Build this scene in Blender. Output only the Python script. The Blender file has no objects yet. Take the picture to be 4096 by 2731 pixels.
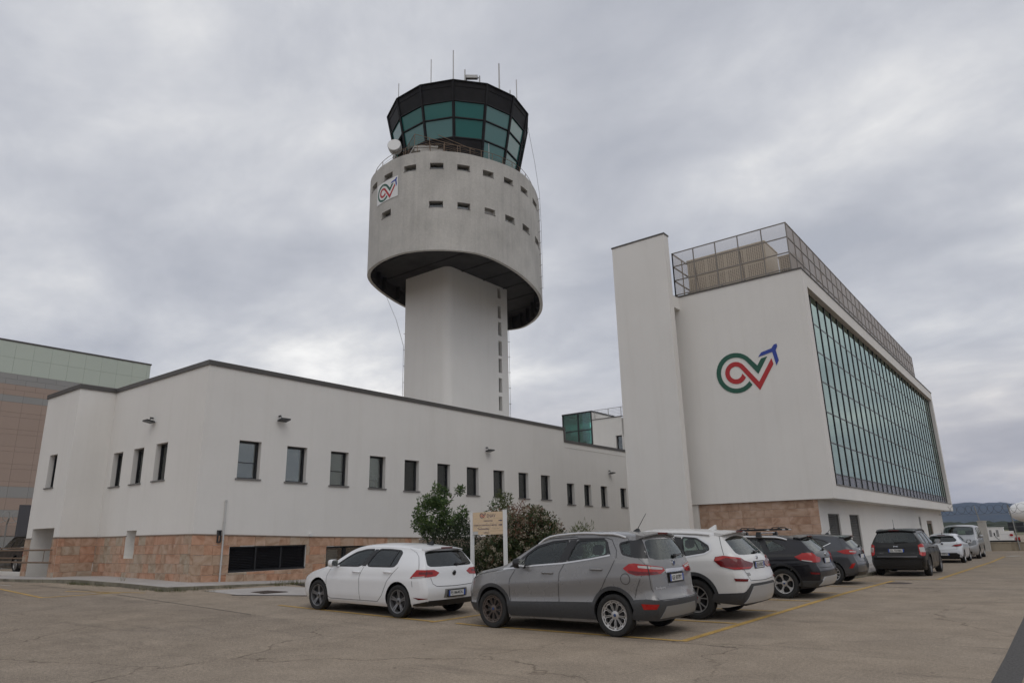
import bpy, bmesh, math, random
import numpy as np
from mathutils import Vector, Matrix
from mathutils.geometry import delaunay_2d_cdt, tessellate_polygon

random.seed(7); np.random.seed(7)
SC = bpy.context.scene
COL = SC.collection
PI = math.pi
R = math.radians

# ------------------------------------------------------------------ camera
CAM_H = 1.593
F_HALF, PITCH, ROLL, YAW = 1.34797, 0.274966, -0.0234977, -0.653907
def camera_axes():
    cp, sp = math.cos(PITCH), math.sin(PITCH); cy, sy = math.cos(YAW), math.sin(YAW)
    fwd = Vector((sy*cp, cy*cp, sp)); right = Vector((cy, -sy, 0)); up = right.cross(fwd)
    cr, sr = math.cos(ROLL), math.sin(ROLL)
    return right*cr + up*sr, -right*sr + up*cr, fwd
cam = bpy.data.cameras.new('camera'); cam_o = bpy.data.objects.new('camera', cam); COL.objects.link(cam_o)
_r, _u, _f = camera_axes()
cam_o.matrix_world = Matrix(((_r.x, _u.x, -_f.x, 0), (_r.y, _u.y, -_f.y, 0), (_r.z, _u.z, -_f.z, CAM_H), (0, 0, 0, 1)))
cam.sensor_width = 36; cam.lens = F_HALF*18; cam.clip_start = .1; cam.clip_end = 30000
SC.camera = cam_o

# ------------------------------------------------------------------ world: daylight sky almost covered by cloud
SUN_EL, SUN_AZ = R(52), R(-35)          # azimuth from +x towards +y of the direction TO the sun
W = bpy.data.worlds.new('World'); SC.world = W; W.use_nodes = True
nt = W.node_tree; N = nt.nodes; N.clear()
def nd(t, **k):
    n = N.new(t)
    for a, b in k.items(): setattr(n, a, b)
    return n
def lk(a, b): nt.links.new(a, b)
def wmath(op, a, b=None, clamp=False):
    n = nd('ShaderNodeMath', operation=op, use_clamp=clamp)
    for i, v in enumerate((a, b)):
        if v is None: continue
        if isinstance(v, (int, float)): n.inputs[i].default_value = v
        else: lk(v, n.inputs[i])
    return n.outputs[0]
sky = nd('ShaderNodeTexSky', sky_type='NISHITA', sun_disc=False, sun_elevation=SUN_EL, sun_rotation=PI/2 - SUN_AZ, altitude=0, air_density=1, dust_density=2, ozone_density=1)
geo = nd('ShaderNodeTexCoord'); sep = nd('ShaderNodeSeparateXYZ'); lk(geo.outputs['Generated'], sep.inputs[0])
zc = wmath('MAXIMUM', sep.outputs[2], 0.0)
den = wmath('ADD', zc, 0.24)
px_ = wmath('DIVIDE', sep.outputs[0], den); py_ = wmath('DIVIDE', sep.outputs[1], den)
cmb = nd('ShaderNodeCombineXYZ'); lk(px_, cmb.inputs[0]); lk(py_, cmb.inputs[1])
mp = nd('ShaderNodeMapping'); lk(cmb.outputs[0], mp.inputs[0])
mp.inputs['Rotation'].default_value = (0, 0, R(28)); mp.inputs['Scale'].default_value = (.95, 1.15, 1); mp.inputs['Location'].default_value = (-2.532, -5.157, 1.598)
def wnoise(scale, det, rough, dist, off=0):
    n = nd('ShaderNodeTexNoise', noise_dimensions='3D')
    n.inputs['Scale'].default_value = scale; n.inputs['Detail'].default_value = det
    n.inputs['Roughness'].default_value = rough; n.inputs['Distortion'].default_value = dist
    a = nd('ShaderNodeVectorMath', operation='ADD'); lk(mp.outputs[0], a.inputs[0]); a.inputs[1].default_value = (off, off*.7, off*.3)
    lk(a.outputs[0], n.inputs['Vector'])
    return n.outputs[0]
n1 = wnoise(1.0, 7, .52, .3); n2 = wnoise(2.7, 9, .6, .25, 4.2); n3 = wnoise(.42, 3, .5, 0, 9.1)
mix1 = wmath('ADD', wmath('MULTIPLY', n1, .48), wmath('ADD', wmath('MULTIPLY', n2, .26), wmath('MULTIPLY', n3, .26)))
ramp = nd('ShaderNodeValToRGB'); lk(mix1, ramp.inputs[0]); cr_ = ramp.color_ramp; cr_.interpolation = 'B_SPLINE'
cr_.elements[0].position = .40; cr_.elements[0].color = (.395, .412, .46, 1)
cr_.elements[1].position = .625; cr_.elements[1].color = (1.0, .99, .965, 1)
for p_, c_ in ((.46, (.47, .485, .53)), (.515, (.57, .582, .615)), (.565, (.71, .71, .715))):
    e_ = cr_.elements.new(p_); e_.color = (*c_, 1)
# cloud is a little warmer low down where the light comes through longer air
hz = nd('ShaderNodeMapRange'); lk(zc, hz.inputs[0]); hz.inputs[1].default_value = 0; hz.inputs[2].default_value = .22
hz.inputs[3].default_value = 1; hz.inputs[4].default_value = 0
warm = nd('ShaderNodeMix', data_type='RGBA', blend_type='MULTIPLY'); lk(hz.outputs[0], warm.inputs[0])
lk(ramp.outputs[0], warm.inputs[6]); warm.inputs[7].default_value = (1.12, 1.02, .93, 1)
skm = nd('ShaderNodeVectorMath', operation='SCALE'); lk(sky.outputs[0], skm.inputs[0]); skm.inputs['Scale'].default_value = .10
cov = nd('ShaderNodeMapRange'); lk(mix1, cov.inputs[0]); cov.inputs[1].default_value = .30; cov.inputs[2].default_value = .42
cov.inputs[3].default_value = .86; cov.inputs[4].default_value = 1
fin = nd('ShaderNodeMix', data_type='RGBA'); lk(cov.outputs[0], fin.inputs[0]); lk(skm.outputs[0], fin.inputs[6]); lk(warm.outputs[2], fin.inputs[7])
bg = nd('ShaderNodeBackground'); lk(fin.outputs[2], bg.inputs[0]); bg.inputs[1].default_value = 1.0
wo = nd('ShaderNodeOutputWorld'); lk(bg.outputs[0], wo.inputs[0])

sun = bpy.data.lights.new('sun', 'SUN'); sun.energy = .5; sun.angle = R(40); sun.color = (1, .965, .91)
sun_o = bpy.data.objects.new('sun', sun); COL.objects.link(sun_o)
_d = Vector((math.cos(SUN_EL)*math.cos(SUN_AZ), math.cos(SUN_EL)*math.sin(SUN_AZ), math.sin(SUN_EL)))
sun_o.rotation_euler = _d.to_track_quat('Z', 'Y').to_euler()
vs_ = SC.view_settings; vs_.view_transform = 'Standard'; vs_.look = 'None'; vs_.exposure = 0.2; vs_.gamma = 1; vs_.use_curve_mapping = False
SC.render.engine = 'CYCLES'
SC.cycles.max_bounces = 8; SC.cycles.transparent_max_bounces = 24; SC.cycles.use_denoising = True
SC.cycles.caustics_reflective = False; SC.cycles.caustics_refractive = False

# ------------------------------------------------------------------ materials
def mat(name, col, rough=.6, metal=0., noise=None, bump=None, spec=.5, coat=0., objrand=None, coord='Object'):
    """noise = (scale, amount[, detail]) varies the colour; bump = (scale, strength); objrand = list of colours picked per object"""
    m = bpy.data.materials.new(name); m.use_nodes = True
    t = m.node_tree; b = t.nodes['Principled BSDF']
    b.inputs['Base Color'].default_value = (*col, 1); b.inputs['Roughness'].default_value = rough
    b.inputs['Metallic'].default_value = metal; b.inputs['Specular IOR Level'].default_value = spec
    b.inputs['Coat Weight'].default_value = coat; b.inputs['Coat Roughness'].default_value = .03
    tc = t.nodes.new('ShaderNodeTexCoord')
    src = None
    if objrand:
        oi = t.nodes.new('ShaderNodeObjectInfo'); rp = t.nodes.new('ShaderNodeValToRGB')
        rp.color_ramp.interpolation = 'LINEAR'
        els = rp.color_ramp.elements
        for i, c in enumerate(objrand):
            p = i/(len(objrand)-1)
            e = els[0] if i == 0 else els[1] if i == len(objrand)-1 else els.new(p)
            e.position = p; e.color = (*c, 1)
        # element order changes when new ones are inserted: set again by position
        for e in els:
            i = int(round(e.position*(len(objrand)-1))); e.color = (*objrand[i], 1)
        t.links.new(oi.outputs['Random'], rp.inputs[0]); src = rp.outputs[0]
    if noise:
        nn = t.nodes.new('ShaderNodeTexNoise'); nn.inputs['Scale'].default_value = noise[0]
        nn.inputs['Detail'].default_value = noise[2] if len(noise) > 2 else 4; nn.inputs['Roughness'].default_value = .6
        t.links.new(tc.outputs[coord], nn.inputs['Vector'])
        mr = t.nodes.new('ShaderNodeMapRange'); mr.inputs[1].default_value = .3; mr.inputs[2].default_value = .7
        mr.inputs[3].default_value = 1-noise[1]; mr.inputs[4].default_value = 1+noise[1]
        t.links.new(nn.outputs[0], mr.inputs[0])
        mx = t.nodes.new('ShaderNodeMix'); mx.data_type = 'RGBA'; mx.blend_type = 'MULTIPLY'; mx.inputs[0].default_value = 1
        if src: t.links.new(src, mx.inputs[6])
        else: mx.inputs[6].default_value = (*col, 1)
        t.links.new(mr.outputs[0], mx.inputs[7]); src = mx.outputs[2]
    if src: t.links.new(src, b.inputs['Base Color'])
    if bump:
        bn = t.nodes.new('ShaderNodeTexNoise'); bn.inputs['Scale'].default_value = bump[0]; bn.inputs['Detail'].default_value = 5
        t.links.new(tc.outputs[coord], bn.inputs['Vector'])
        bu = t.nodes.new('ShaderNodeBump'); bu.inputs['Strength'].default_value = bump[1]; bu.inputs['Distance'].default_value = .02
        t.links.new(bn.outputs[0], bu.inputs['Height']); t.links.new(bu.outputs[0], b.inputs['Normal'])
    return m

def glass(name, tint, refl=.5, rough=.02, see=.6):
    """tinted pane: part of the light goes straight through, the rest meets a dark body; a clear coat reflects"""
    m = bpy.data.materials.new(name); m.use_nodes = True
    t = m.node_tree; t.nodes.clear()
    o = t.nodes.new('ShaderNodeOutputMaterial'); tr = t.nodes.new('ShaderNodeBsdfTransparent'); tr.inputs[0].default_value = (*tint, 1)
    df = t.nodes.new('ShaderNodeBsdfDiffuse'); df.inputs[0].default_value = (tint[0]*.12, tint[1]*.12, tint[2]*.12, 1)
    gl = t.nodes.new('ShaderNodeBsdfGlossy'); gl.inputs['Roughness'].default_value = rough; gl.inputs[0].default_value = (.92, .96, .95, 1)
    m1 = t.nodes.new('ShaderNodeMixShader'); m1.inputs[0].default_value = see
    t.links.new(df.outputs[0], m1.inputs[1]); t.links.new(tr.outputs[0], m1.inputs[2])
    fr = t.nodes.new('ShaderNodeFresnel'); fr.inputs[0].default_value = 1.5
    ad = t.nodes.new('ShaderNodeMath'); ad.operation = 'ADD'; ad.inputs[1].default_value = refl; ad.use_clamp = True
    t.links.new(fr.outputs[0], ad.inputs[0])
    m2 = t.nodes.new('ShaderNodeMixShader'); t.links.new(ad.outputs[0], m2.inputs[0])
    t.links.new(m1.outputs[0], m2.inputs[1]); t.links.new(gl.outputs[0], m2.inputs[2]); t.links.new(m2.outputs[0], o.inputs[0])
    return m

def weathered(name, col, streak=.12, scale=1.2, rough=.85, bumps=.15, patch=.06, dirty=(.8, .78, .74)):
    """plaster or concrete: broad patches, fine grain and vertical run-off streaks"""
    m = bpy.data.materials.new(name); m.use_nodes = True
    t = m.node_tree; b = t.nodes['Principled BSDF']; b.inputs['Roughness'].default_value = rough; b.inputs['Specular IOR Level'].default_value = .25
    tc = t.nodes.new('ShaderNodeTexCoord')
    def nz(sc, det, vec=None):
        n = t.nodes.new('ShaderNodeTexNoise'); n.inputs['Scale'].default_value = sc; n.inputs['Detail'].default_value = det; n.inputs['Roughness'].default_value = .62
        t.links.new(vec or tc.outputs['Object'], n.inputs['Vector']); return n.outputs[0]
    mpn = t.nodes.new('ShaderNodeMapping'); mpn.inputs['Scale'].default_value = (2.6, 2.6, .16); t.links.new(tc.outputs['Object'], mpn.inputs[0])
    def rng(x, a, c, lo, hi):
        r_ = t.nodes.new('ShaderNodeMapRange'); r_.inputs[1].default_value = a; r_.inputs[2].default_value = c
        r_.inputs[3].default_value = lo; r_.inputs[4].default_value = hi; t.links.new(x, r_.inputs[0]); return r_.outputs[0]
    def mul(fac, a, colb):
        x = t.nodes.new('ShaderNodeMix'); x.data_type = 'RGBA'; x.blend_type = 'MULTIPLY'
        if isinstance(fac, float): x.inputs[0].default_value = fac
        else: t.links.new(fac, x.inputs[0])
        if isinstance(a, tuple): x.inputs[6].default_value = (*a, 1)
        else: t.links.new(a, x.inputs[6])
        if isinstance(colb, tuple): x.inputs[7].default_value = (*colb, 1)
        else: t.links.new(colb, x.inputs[7])
        return x.outputs[2]
    c = mul(1.0, tuple(col), rng(nz(.35*scale, 5), .3, .7, 1-patch, 1+patch))
    c = mul(1.0, c, rng(nz(9*scale, 6), .3, .7, 1-patch*.5, 1+patch*.5))
    c = mul(rng(nz(1.0*scale, 6, mpn.outputs[0]), .48, .75, 0., streak*4), c, dirty)
    t.links.new(c, b.inputs['Base Color'])
    bu = t.nodes.new('ShaderNodeBump'); bu.inputs['Strength'].default_value = bumps; bu.inputs['Distance'].default_value = .01
    t.links.new(nz(22, 6), bu.inputs['Height']); t.links.new(bu.outputs[0], b.inputs['Normal'])
    return m

M = {}
M['plaster'] = weathered('white_plaster', (.74, .722, .69), streak=.045, patch=.028, bumps=.1)
M['concrete'] = weathered('bare_concrete', (.47, .455, .425), streak=.13, patch=.16, scale=1.0, bumps=.3, dirty=(.72, .72, .74))
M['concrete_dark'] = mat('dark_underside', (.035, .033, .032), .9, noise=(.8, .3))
M['kerb'] = mat('kerb_concrete', (.185, .17, .13), .9, noise=(1.6, .45), bump=(12, .5))
M['paving'] = mat('paving', (.40, .375, .355), .9, noise=(2, .1), bump=(20, .2))
M['cap'] = mat('parapet_sheet', (.085, .08, .075), .45, noise=(.8, .12), spec=.4)
M['sill'] = mat('sill_stone', (.17, .165, .16), .6)
M['black_frame'] = mat('black_frame', (.018, .019, .021), .35)
M['dark_frame'] = mat('dark_frame', (.035, .036, .038), .4)
M['louvre'] = mat('louvre_black', (.014, .014, .016), .4)
M['louvre_grey'] = mat('louvre_grey', (.13, .127, .12), .5)
M['interior'] = mat('dark_interior', (.03, .03, .032), .9)
M['blind'] = mat('blind', (.72, .73, .71), .6)
M['pane'] = glass('office_pane', (.82, .86, .86), refl=.09, see=.9)
M['cab_teal'] = mat('cab_teal_glass', (.014, .12, .108), .04, spec=.45)
M['cab_pale'] = mat('cab_pale_glass', (.045, .155, .148), .04, spec=.7, coat=.25)
M['teal_clear'] = glass('teal_pane', (.58, .93, .87), refl=.05, see=.97)
M['spandrel'] = mat('spandrel_grey', (.085, .085, .095), .25)
M['cab_dark'] = mat('cab_dark_panel', (.014, .0135, .0145), .6, noise=(1.2, .3), spec=.2)
M['steel'] = mat('galvanised', (.33, .33, .32), .45, .6)
M['steel_brown'] = mat('painted_rail', (.17, .115, .075), .55)
M['white_paint'] = mat('white_paint', (.72, .72, .71), .45)
M['pale_grey'] = mat('pale_grey', (.5, .5, .49), .5)
M['beige_unit'] = mat('beige_sheet', (.56, .49, .385), .55, noise=(.7, .06))
M['beige_dark'] = mat('beige_grille', (.22, .185, .14), .7)
M['green_logo'] = mat('logo_green', (.008, .085, .052), .5)
M['red_logo'] = mat('logo_red', (.42, .016, .02), .5)
M['blue_logo'] = mat('logo_blue', (.02, .05, .30), .5)
M['ink'] = mat('ink_navy', (.02, .022, .09), .6)
M['ink_grey'] = mat('ink_grey', (.17, .14, .16), .6)
M['sign_beige'] = mat('sign_beige', (.66, .50, .33), .45)
M['yellow'] = None
stone_cols = [(.49, .275, .18), (.37, .245, .18), (.51, .395, .305), (.44, .37, .295), (.52, .30, .20), (.36, .285, .215), (.53, .45, .365), (.45, .26, .18), (.42, .34, .26)]
beige_cols = [(.47, .275, .19), (.44, .25, .18), (.50, .33, .24), (.40, .315, .24), (.35, .275, .21), (.45, .37, .29), (.38, .255, .185), (.43, .34, .255), (.32, .26, .20), (.47, .40, .325), (.45, .27, .185), (.39, .325, .255)]
brown_cols = [(.40, .285, .215), (.45, .335, .26), (.36, .265, .205), (.42, .27, .20), (.50, .40, .32), (.38, .29, .225), (.44, .30, .225)]
def stone_mat(name, cols):
    m = mat(name, (.4, .25, .17), .75, objrand=cols, spec=.3)
    t = m.node_tree; b = t.nodes['Principled BSDF']; src = b.inputs['Base Color'].links[0].from_socket
    tc = t.nodes.new('ShaderNodeTexCoord'); oi = t.nodes.new('ShaderNodeObjectInfo')
    ge = t.nodes.new('ShaderNodeNewGeometry')
    ml = t.nodes.new('ShaderNodeMath'); ml.operation = 'MULTIPLY'; ml.inputs[1].default_value = 37
    t.links.new(oi.outputs['Random'], ml.inputs[0])
    cx_ = t.nodes.new('ShaderNodeCombineXYZ'); 
    for i in range(3): t.links.new(ml.outputs[0], cx_.inputs[i])
    av = t.nodes.new('ShaderNodeVectorMath'); av.operation = 'ADD'; t.links.new(ge.outputs['Position'], av.inputs[0]); t.links.new(cx_.outputs[0], av.inputs[1])
    n = t.nodes.new('ShaderNodeTexNoise'); n.inputs['Scale'].default_value = 2.1; n.inputs['Detail'].default_value = 6; n.inputs['Distortion'].default_value = 1.6
    t.links.new(av.outputs[0], n.inputs['Vector'])
    rp = t.nodes.new('ShaderNodeValToRGB'); e = rp.color_ramp.elements
    e[0].position = .32; e[0].color = (.74, .66, .60, 1); e[1].position = .68; e[1].color = (1.16, 1.2, 1.24, 1)
    k = e.new(.5); k.color = (1.0, .98, .95, 1)
    t.links.new(n.outputs[0], rp.inputs[0])
    mx = t.nodes.new('ShaderNodeMix'); mx.data_type = 'RGBA'; mx.blend_type = 'MULTIPLY'; mx.inputs[0].default_value = 1
    t.links.new(src, mx.inputs[6]); t.links.new(rp.outputs[0], mx.inputs[7]); t.links.new(mx.outputs[2], b.inputs['Base Color'])
    return m
M['stone'] = stone_mat('orange_stone', stone_cols); M['stone_beige'] = stone_mat('beige_stone', beige_cols); M['stone_brown'] = stone_mat('brown_stone', brown_cols)
M['stone_bed'] = mat('stone_bed', (.24, .19, .15), .9)

# ------------------------------------------------------------------ mesh helpers
class MB:
    def __init__(s): s.v = []; s.f = []; s.mi = []; s.weld = False
    def add(s, verts, faces, mi=0):
        o = len(s.v); s.v += [tuple(map(float, p)) for p in verts]; s.f += [tuple(i+o for i in f) for f in faces]; s.mi += [mi]*len(faces)
    def quad(s, a, b, c, d, mi=0): s.add([a, b, c, d], [(0, 1, 2, 3)], mi)
    def box(s, x0, x1, y0, y1, z0, z1, mi=0):
        s.add([(x0, y0, z0), (x1, y0, z0), (x1, y1, z0), (x0, y1, z0), (x0, y0, z1), (x1, y0, z1), (x1, y1, z1), (x0, y1, z1)],
              [(0, 3, 2, 1), (4, 5, 6, 7), (0, 1, 5, 4), (1, 2, 6, 5), (2, 3, 7, 6), (3, 0, 4, 7)], mi)
    def tube(s, pts, r, n=8, mi=0, cap=True, closed=False):
        P = [Vector(p) for p in pts]; K = len(P); rings = []
        rr = r if isinstance(r, (list, tuple)) else [r]*K
        up0 = None
        for i in range(K):
            if closed: d = P[(i+1) % K] - P[(i-1) % K]
            else: d = (P[min(i+1, K-1)] - P[max(i-1, 0)])
            d.normalize()
            if up0 is None: a = Vector((0, 0, 1)) if abs(d.z) < .9 else Vector((1, 0, 0))
            else: a = up0
            x = d.cross(a).normalized(); y = d.cross(x).normalized(); up0 = -y if False else a
            rings.append([P[i] + x*rr[i]*math.cos(2*PI*j/n) + y*rr[i]*math.sin(2*PI*j/n) for j in range(n)])
        verts = [p for q in rings for p in q]; faces = []
        for i in range(K if closed else K-1):
            a_, b_ = i*n, ((i+1) % K)*n
            for j in range(n): faces.append((a_+j, a_+(j+1) % n, b_+(j+1) % n, b_+j))
        if cap and not closed:
            faces.append(tuple(range(n))[::-1]); faces.append(tuple((K-1)*n+j for j in range(n)))
        s.add(verts, faces, mi)
    def bar(s, a, b, w, h, mi=0):
        a = Vector(a); b = Vector(b); d = (b-a).normalized(); up = Vector((0, 0, 1)) if abs(d.z) < .95 else Vector((1, 0, 0))
        x = d.cross(up).normalized()*w/2; y = d.cross(x).normalized()*h/2
        vs = [a-x-y, a+x-y, a+x+y, a-x+y, b-x-y, b+x-y, b+x+y, b-x+y]
        s.add(vs, [(0, 3, 2, 1), (4, 5, 6, 7), (0, 1, 5, 4), (1, 2, 6, 5), (2, 3, 7, 6), (3, 0, 4, 7)], mi)
    def prism(s, poly, fn, d0, d1, mi=0):
        """polygon in 2-D, fn(u,v,d) -> point; solid between depths d0 and d1"""
        n = len(poly); tri = tessellate_polygon([[Vector((p[0], p[1], 0)) for p in poly]])
        s.add([fn(p[0], p[1], d1) for p in poly] + [fn(p[0], p[1], d0) for p in poly],
              [tuple(t) for t in tri] + [tuple(i+n for i in t[::-1]) for t in tri] + [(i, (i+1) % n, (i+1) % n+n, i+n) for i in range(n)], mi)
    def lathe(s, prof, axis_o, axis='z', n=24, mi=0, cap=False):
        vs = []; K = len(prof)
        for r_, h in prof:
            for j in range(n):
                a = 2*PI*j/n; c, d = r_*math.cos(a), r_*math.sin(a)
                p = (c, d, h) if axis == 'z' else (c, h, d) if axis == 'y' else (h, c, d)
                vs.append((p[0]+axis_o[0], p[1]+axis_o[1], p[2]+axis_o[2]))
        fs = [(i*n+j, i*n+(j+1) % n, (i+1)*n+(j+1) % n, (i+1)*n+j) for i in range(K-1) for j in range(n)]
        if cap: fs += [tuple(range(n)), tuple((K-1)*n+j for j in range(n))]
        s.add(vs, fs, mi)
    def build(s, name, mats, parent=None, smooth=None, fix=True):
        me = bpy.data.meshes.new(name); me.from_pydata(s.v, [], s.f)
        mats = mats if isinstance(mats, (list, tuple)) else [mats]
        for m in mats: me.materials.append(m)
        if len(mats) > 1: me.polygons.foreach_set('material_index', s.mi)
        if fix:
            bm = bmesh.new(); bm.from_mesh(me)
            if s.weld: bmesh.ops.remove_doubles(bm, verts=bm.verts, dist=1e-5)
            bmesh.ops.recalc_face_normals(bm, faces=bm.faces); bm.to_mesh(me); bm.free()
        if smooth is not None:
            me.polygons.foreach_set('use_smooth', [True]*len(me.polygons)); me.set_sharp_from_angle(angle=R(smooth))
        me.update()
        o = bpy.data.objects.new(name, me); COL.objects.link(o)
        if parent: o.parent = parent
        return o

def tag(o, label=None, cat=None, group=None, kind=None):
    if label: o['label'] = label
    if cat: o['category'] = cat
    if group: o['group'] = group
    if kind: o['kind'] = kind
    return o
def thing(name, label, cat, loc=(0, 0, 0), rz=0, group=None):
    o = bpy.data.objects.new(name, None); COL.objects.link(o); o.location = loc; o.rotation_euler = (0, 0, rz); o.empty_display_size = .3
    return tag(o, label, cat, group)
def sub(name, parent, loc=(0, 0, 0)):
    o = bpy.data.objects.new(name, None); COL.objects.link(o); o.parent = parent; o.location = loc; o.empty_display_size = .2
    return o
def inst(o, name, parent, loc, scale=None, rot=None):
    c = bpy.data.objects.new(name, o.data if not isinstance(o, bpy.types.Mesh) else o); COL.objects.link(c); c.parent = parent; c.location = loc
    if scale: c.scale = scale
    if rot: c.rotation_euler = rot
    return c
def copy_tree(o, parent=None):
    c = o.copy(); COL.objects.link(c); c.parent = parent
    for ch in o.children: copy_tree(ch, c)
    return c
def text_verts(s, size=1., bold=0.):
    cu = bpy.data.curves.new('t', 'FONT'); cu.body = s; cu.size = size; cu.align_x = 'CENTER'; cu.align_y = 'CENTER'; cu.offset = bold; cu.resolution_u = 3
    o = bpy.data.objects.new('t', cu); COL.objects.link(o)
    dg = bpy.context.evaluated_depsgraph_get(); me = bpy.data.meshes.new_from_object(o.evaluated_get(dg))
    v = [tuple(p.co) for p in me.vertices]; f = [tuple(p.vertices) for p in me.polygons]
    bpy.data.objects.remove(o); bpy.data.curves.remove(cu); bpy.data.meshes.remove(me)
    return v, f
def put_text(mb, s, fn, cx, cy, width, height, mi=0, bold=0.):
    """flat lettering fitted to width x height round (cx,cy), mapped by fn(u,v)"""
    v, f = text_verts(s, 1., bold)
    if not v: return
    A = np.array(v)[:, :2]; lo, hi = A.min(0), A.max(0); A = (A-(lo+hi)/2)/(hi-lo)*[width, height] + [cx, cy]
    mb.add([fn(p[0], p[1]) for p in A], f, mi)

def gridwall(mb, fmap, u0, u1, v0, v1, holes, depth, wall=0, reveal=0, back=1, du=None, dv=None, closed_back=True):
    """wall sheet with real openings: fmap(u,v,d) with d measured inwards; holes = (ua,ub,va,vb); reveals run in to depth, closed by a back face"""
    us = {u0, u1}; vs = {v0, v1}
    for a, b, c, d in holes: us |= {a, b}; vs |= {c, d}
    def fill(S, step):
        S = sorted(S)
        if not step: return S
        out = [S[0]]
        for a, b in zip(S, S[1:]):
            k = max(1, int(math.ceil((b-a)/step))); out += [a+(b-a)*i/k for i in range(1, k+1)]
        return out
    us = fill(us, du); vs = fill(vs, dv)
    idx = {}; verts = []; faces = []
    def vid(i, j):
        if (i, j) not in idx: idx[(i, j)] = len(verts); verts.append(fmap(us[i], vs[j], 0))
        return idx[(i, j)]
    for i in range(len(us)-1):
        for j in range(len(vs)-1):
            mu, mv = (us[i]+us[i+1])/2, (vs[j]+vs[j+1])/2
            if any(a < mu < b and c < mv < d for a, b, c, d in holes): continue
            faces.append((vid(i, j), vid(i+1, j), vid(i+1, j+1), vid(i, j+1)))
    mb.add(verts, faces, wall)
    for a, b, c, d in holes:
        hu = [u for u in us if a-1e-9 <= u <= b+1e-9]; hv = [v for v in vs if c-1e-9 <= v <= d+1e-9]
        for x, y in zip(hu, hu[1:]):
            mb.quad(fmap(x, c, 0), fmap(y, c, 0), fmap(y, c, depth), fmap(x, c, depth), reveal)
            mb.quad(fmap(x, d, 0), fmap(x, d, depth), fmap(y, d, depth), fmap(y, d, 0), reveal)
            if closed_back:
                for p, q in zip(hv, hv[1:]): mb.quad(fmap(x, p, depth), fmap(y, p, depth), fmap(y, q, depth), fmap(x, q, depth), back)
        for x, y in zip(hv, hv[1:]):
            mb.quad(fmap(a, x, 0), fmap(a, x, depth), fmap(a, y, depth), fmap(a, y, 0), reveal)
            mb.quad(fmap(b, x, 0), fmap(b, y, 0), fmap(b, y, depth), fmap(b, x, depth), reveal)

def rect_minus(r, h):
    a, b, c, d = r; e, f, g_, i = h
    if e >= b or f <= a or g_ >= d or i <= c: return [r]
    out = []
    if c < g_: out.append((a, b, c, g_))
    if d > i: out.append((a, b, i, d))
    c2, d2 = max(c, g_), min(d, i)
    if a < e: out.append((a, e, c2, d2))
    if b > f: out.append((f, b, c2, d2))
    return out

# ------------------------------------------------------------------ ground: gently graded car park, one sheet out to the horizon
GX = [-60, -30, -26, -21.3, -14, -9]; GZ = [.42, .42, .44, .27, .10, 0.]
def gz(x, y):
    a = float(np.interp(x, GX, GZ)) * min(1, max(.25, 1-.07*max(0, y-11)))
    b = -.22*min(1, max(0, (y-20)/24))*min(1, max(0, (x+20)/8))
    return a + b
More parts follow.
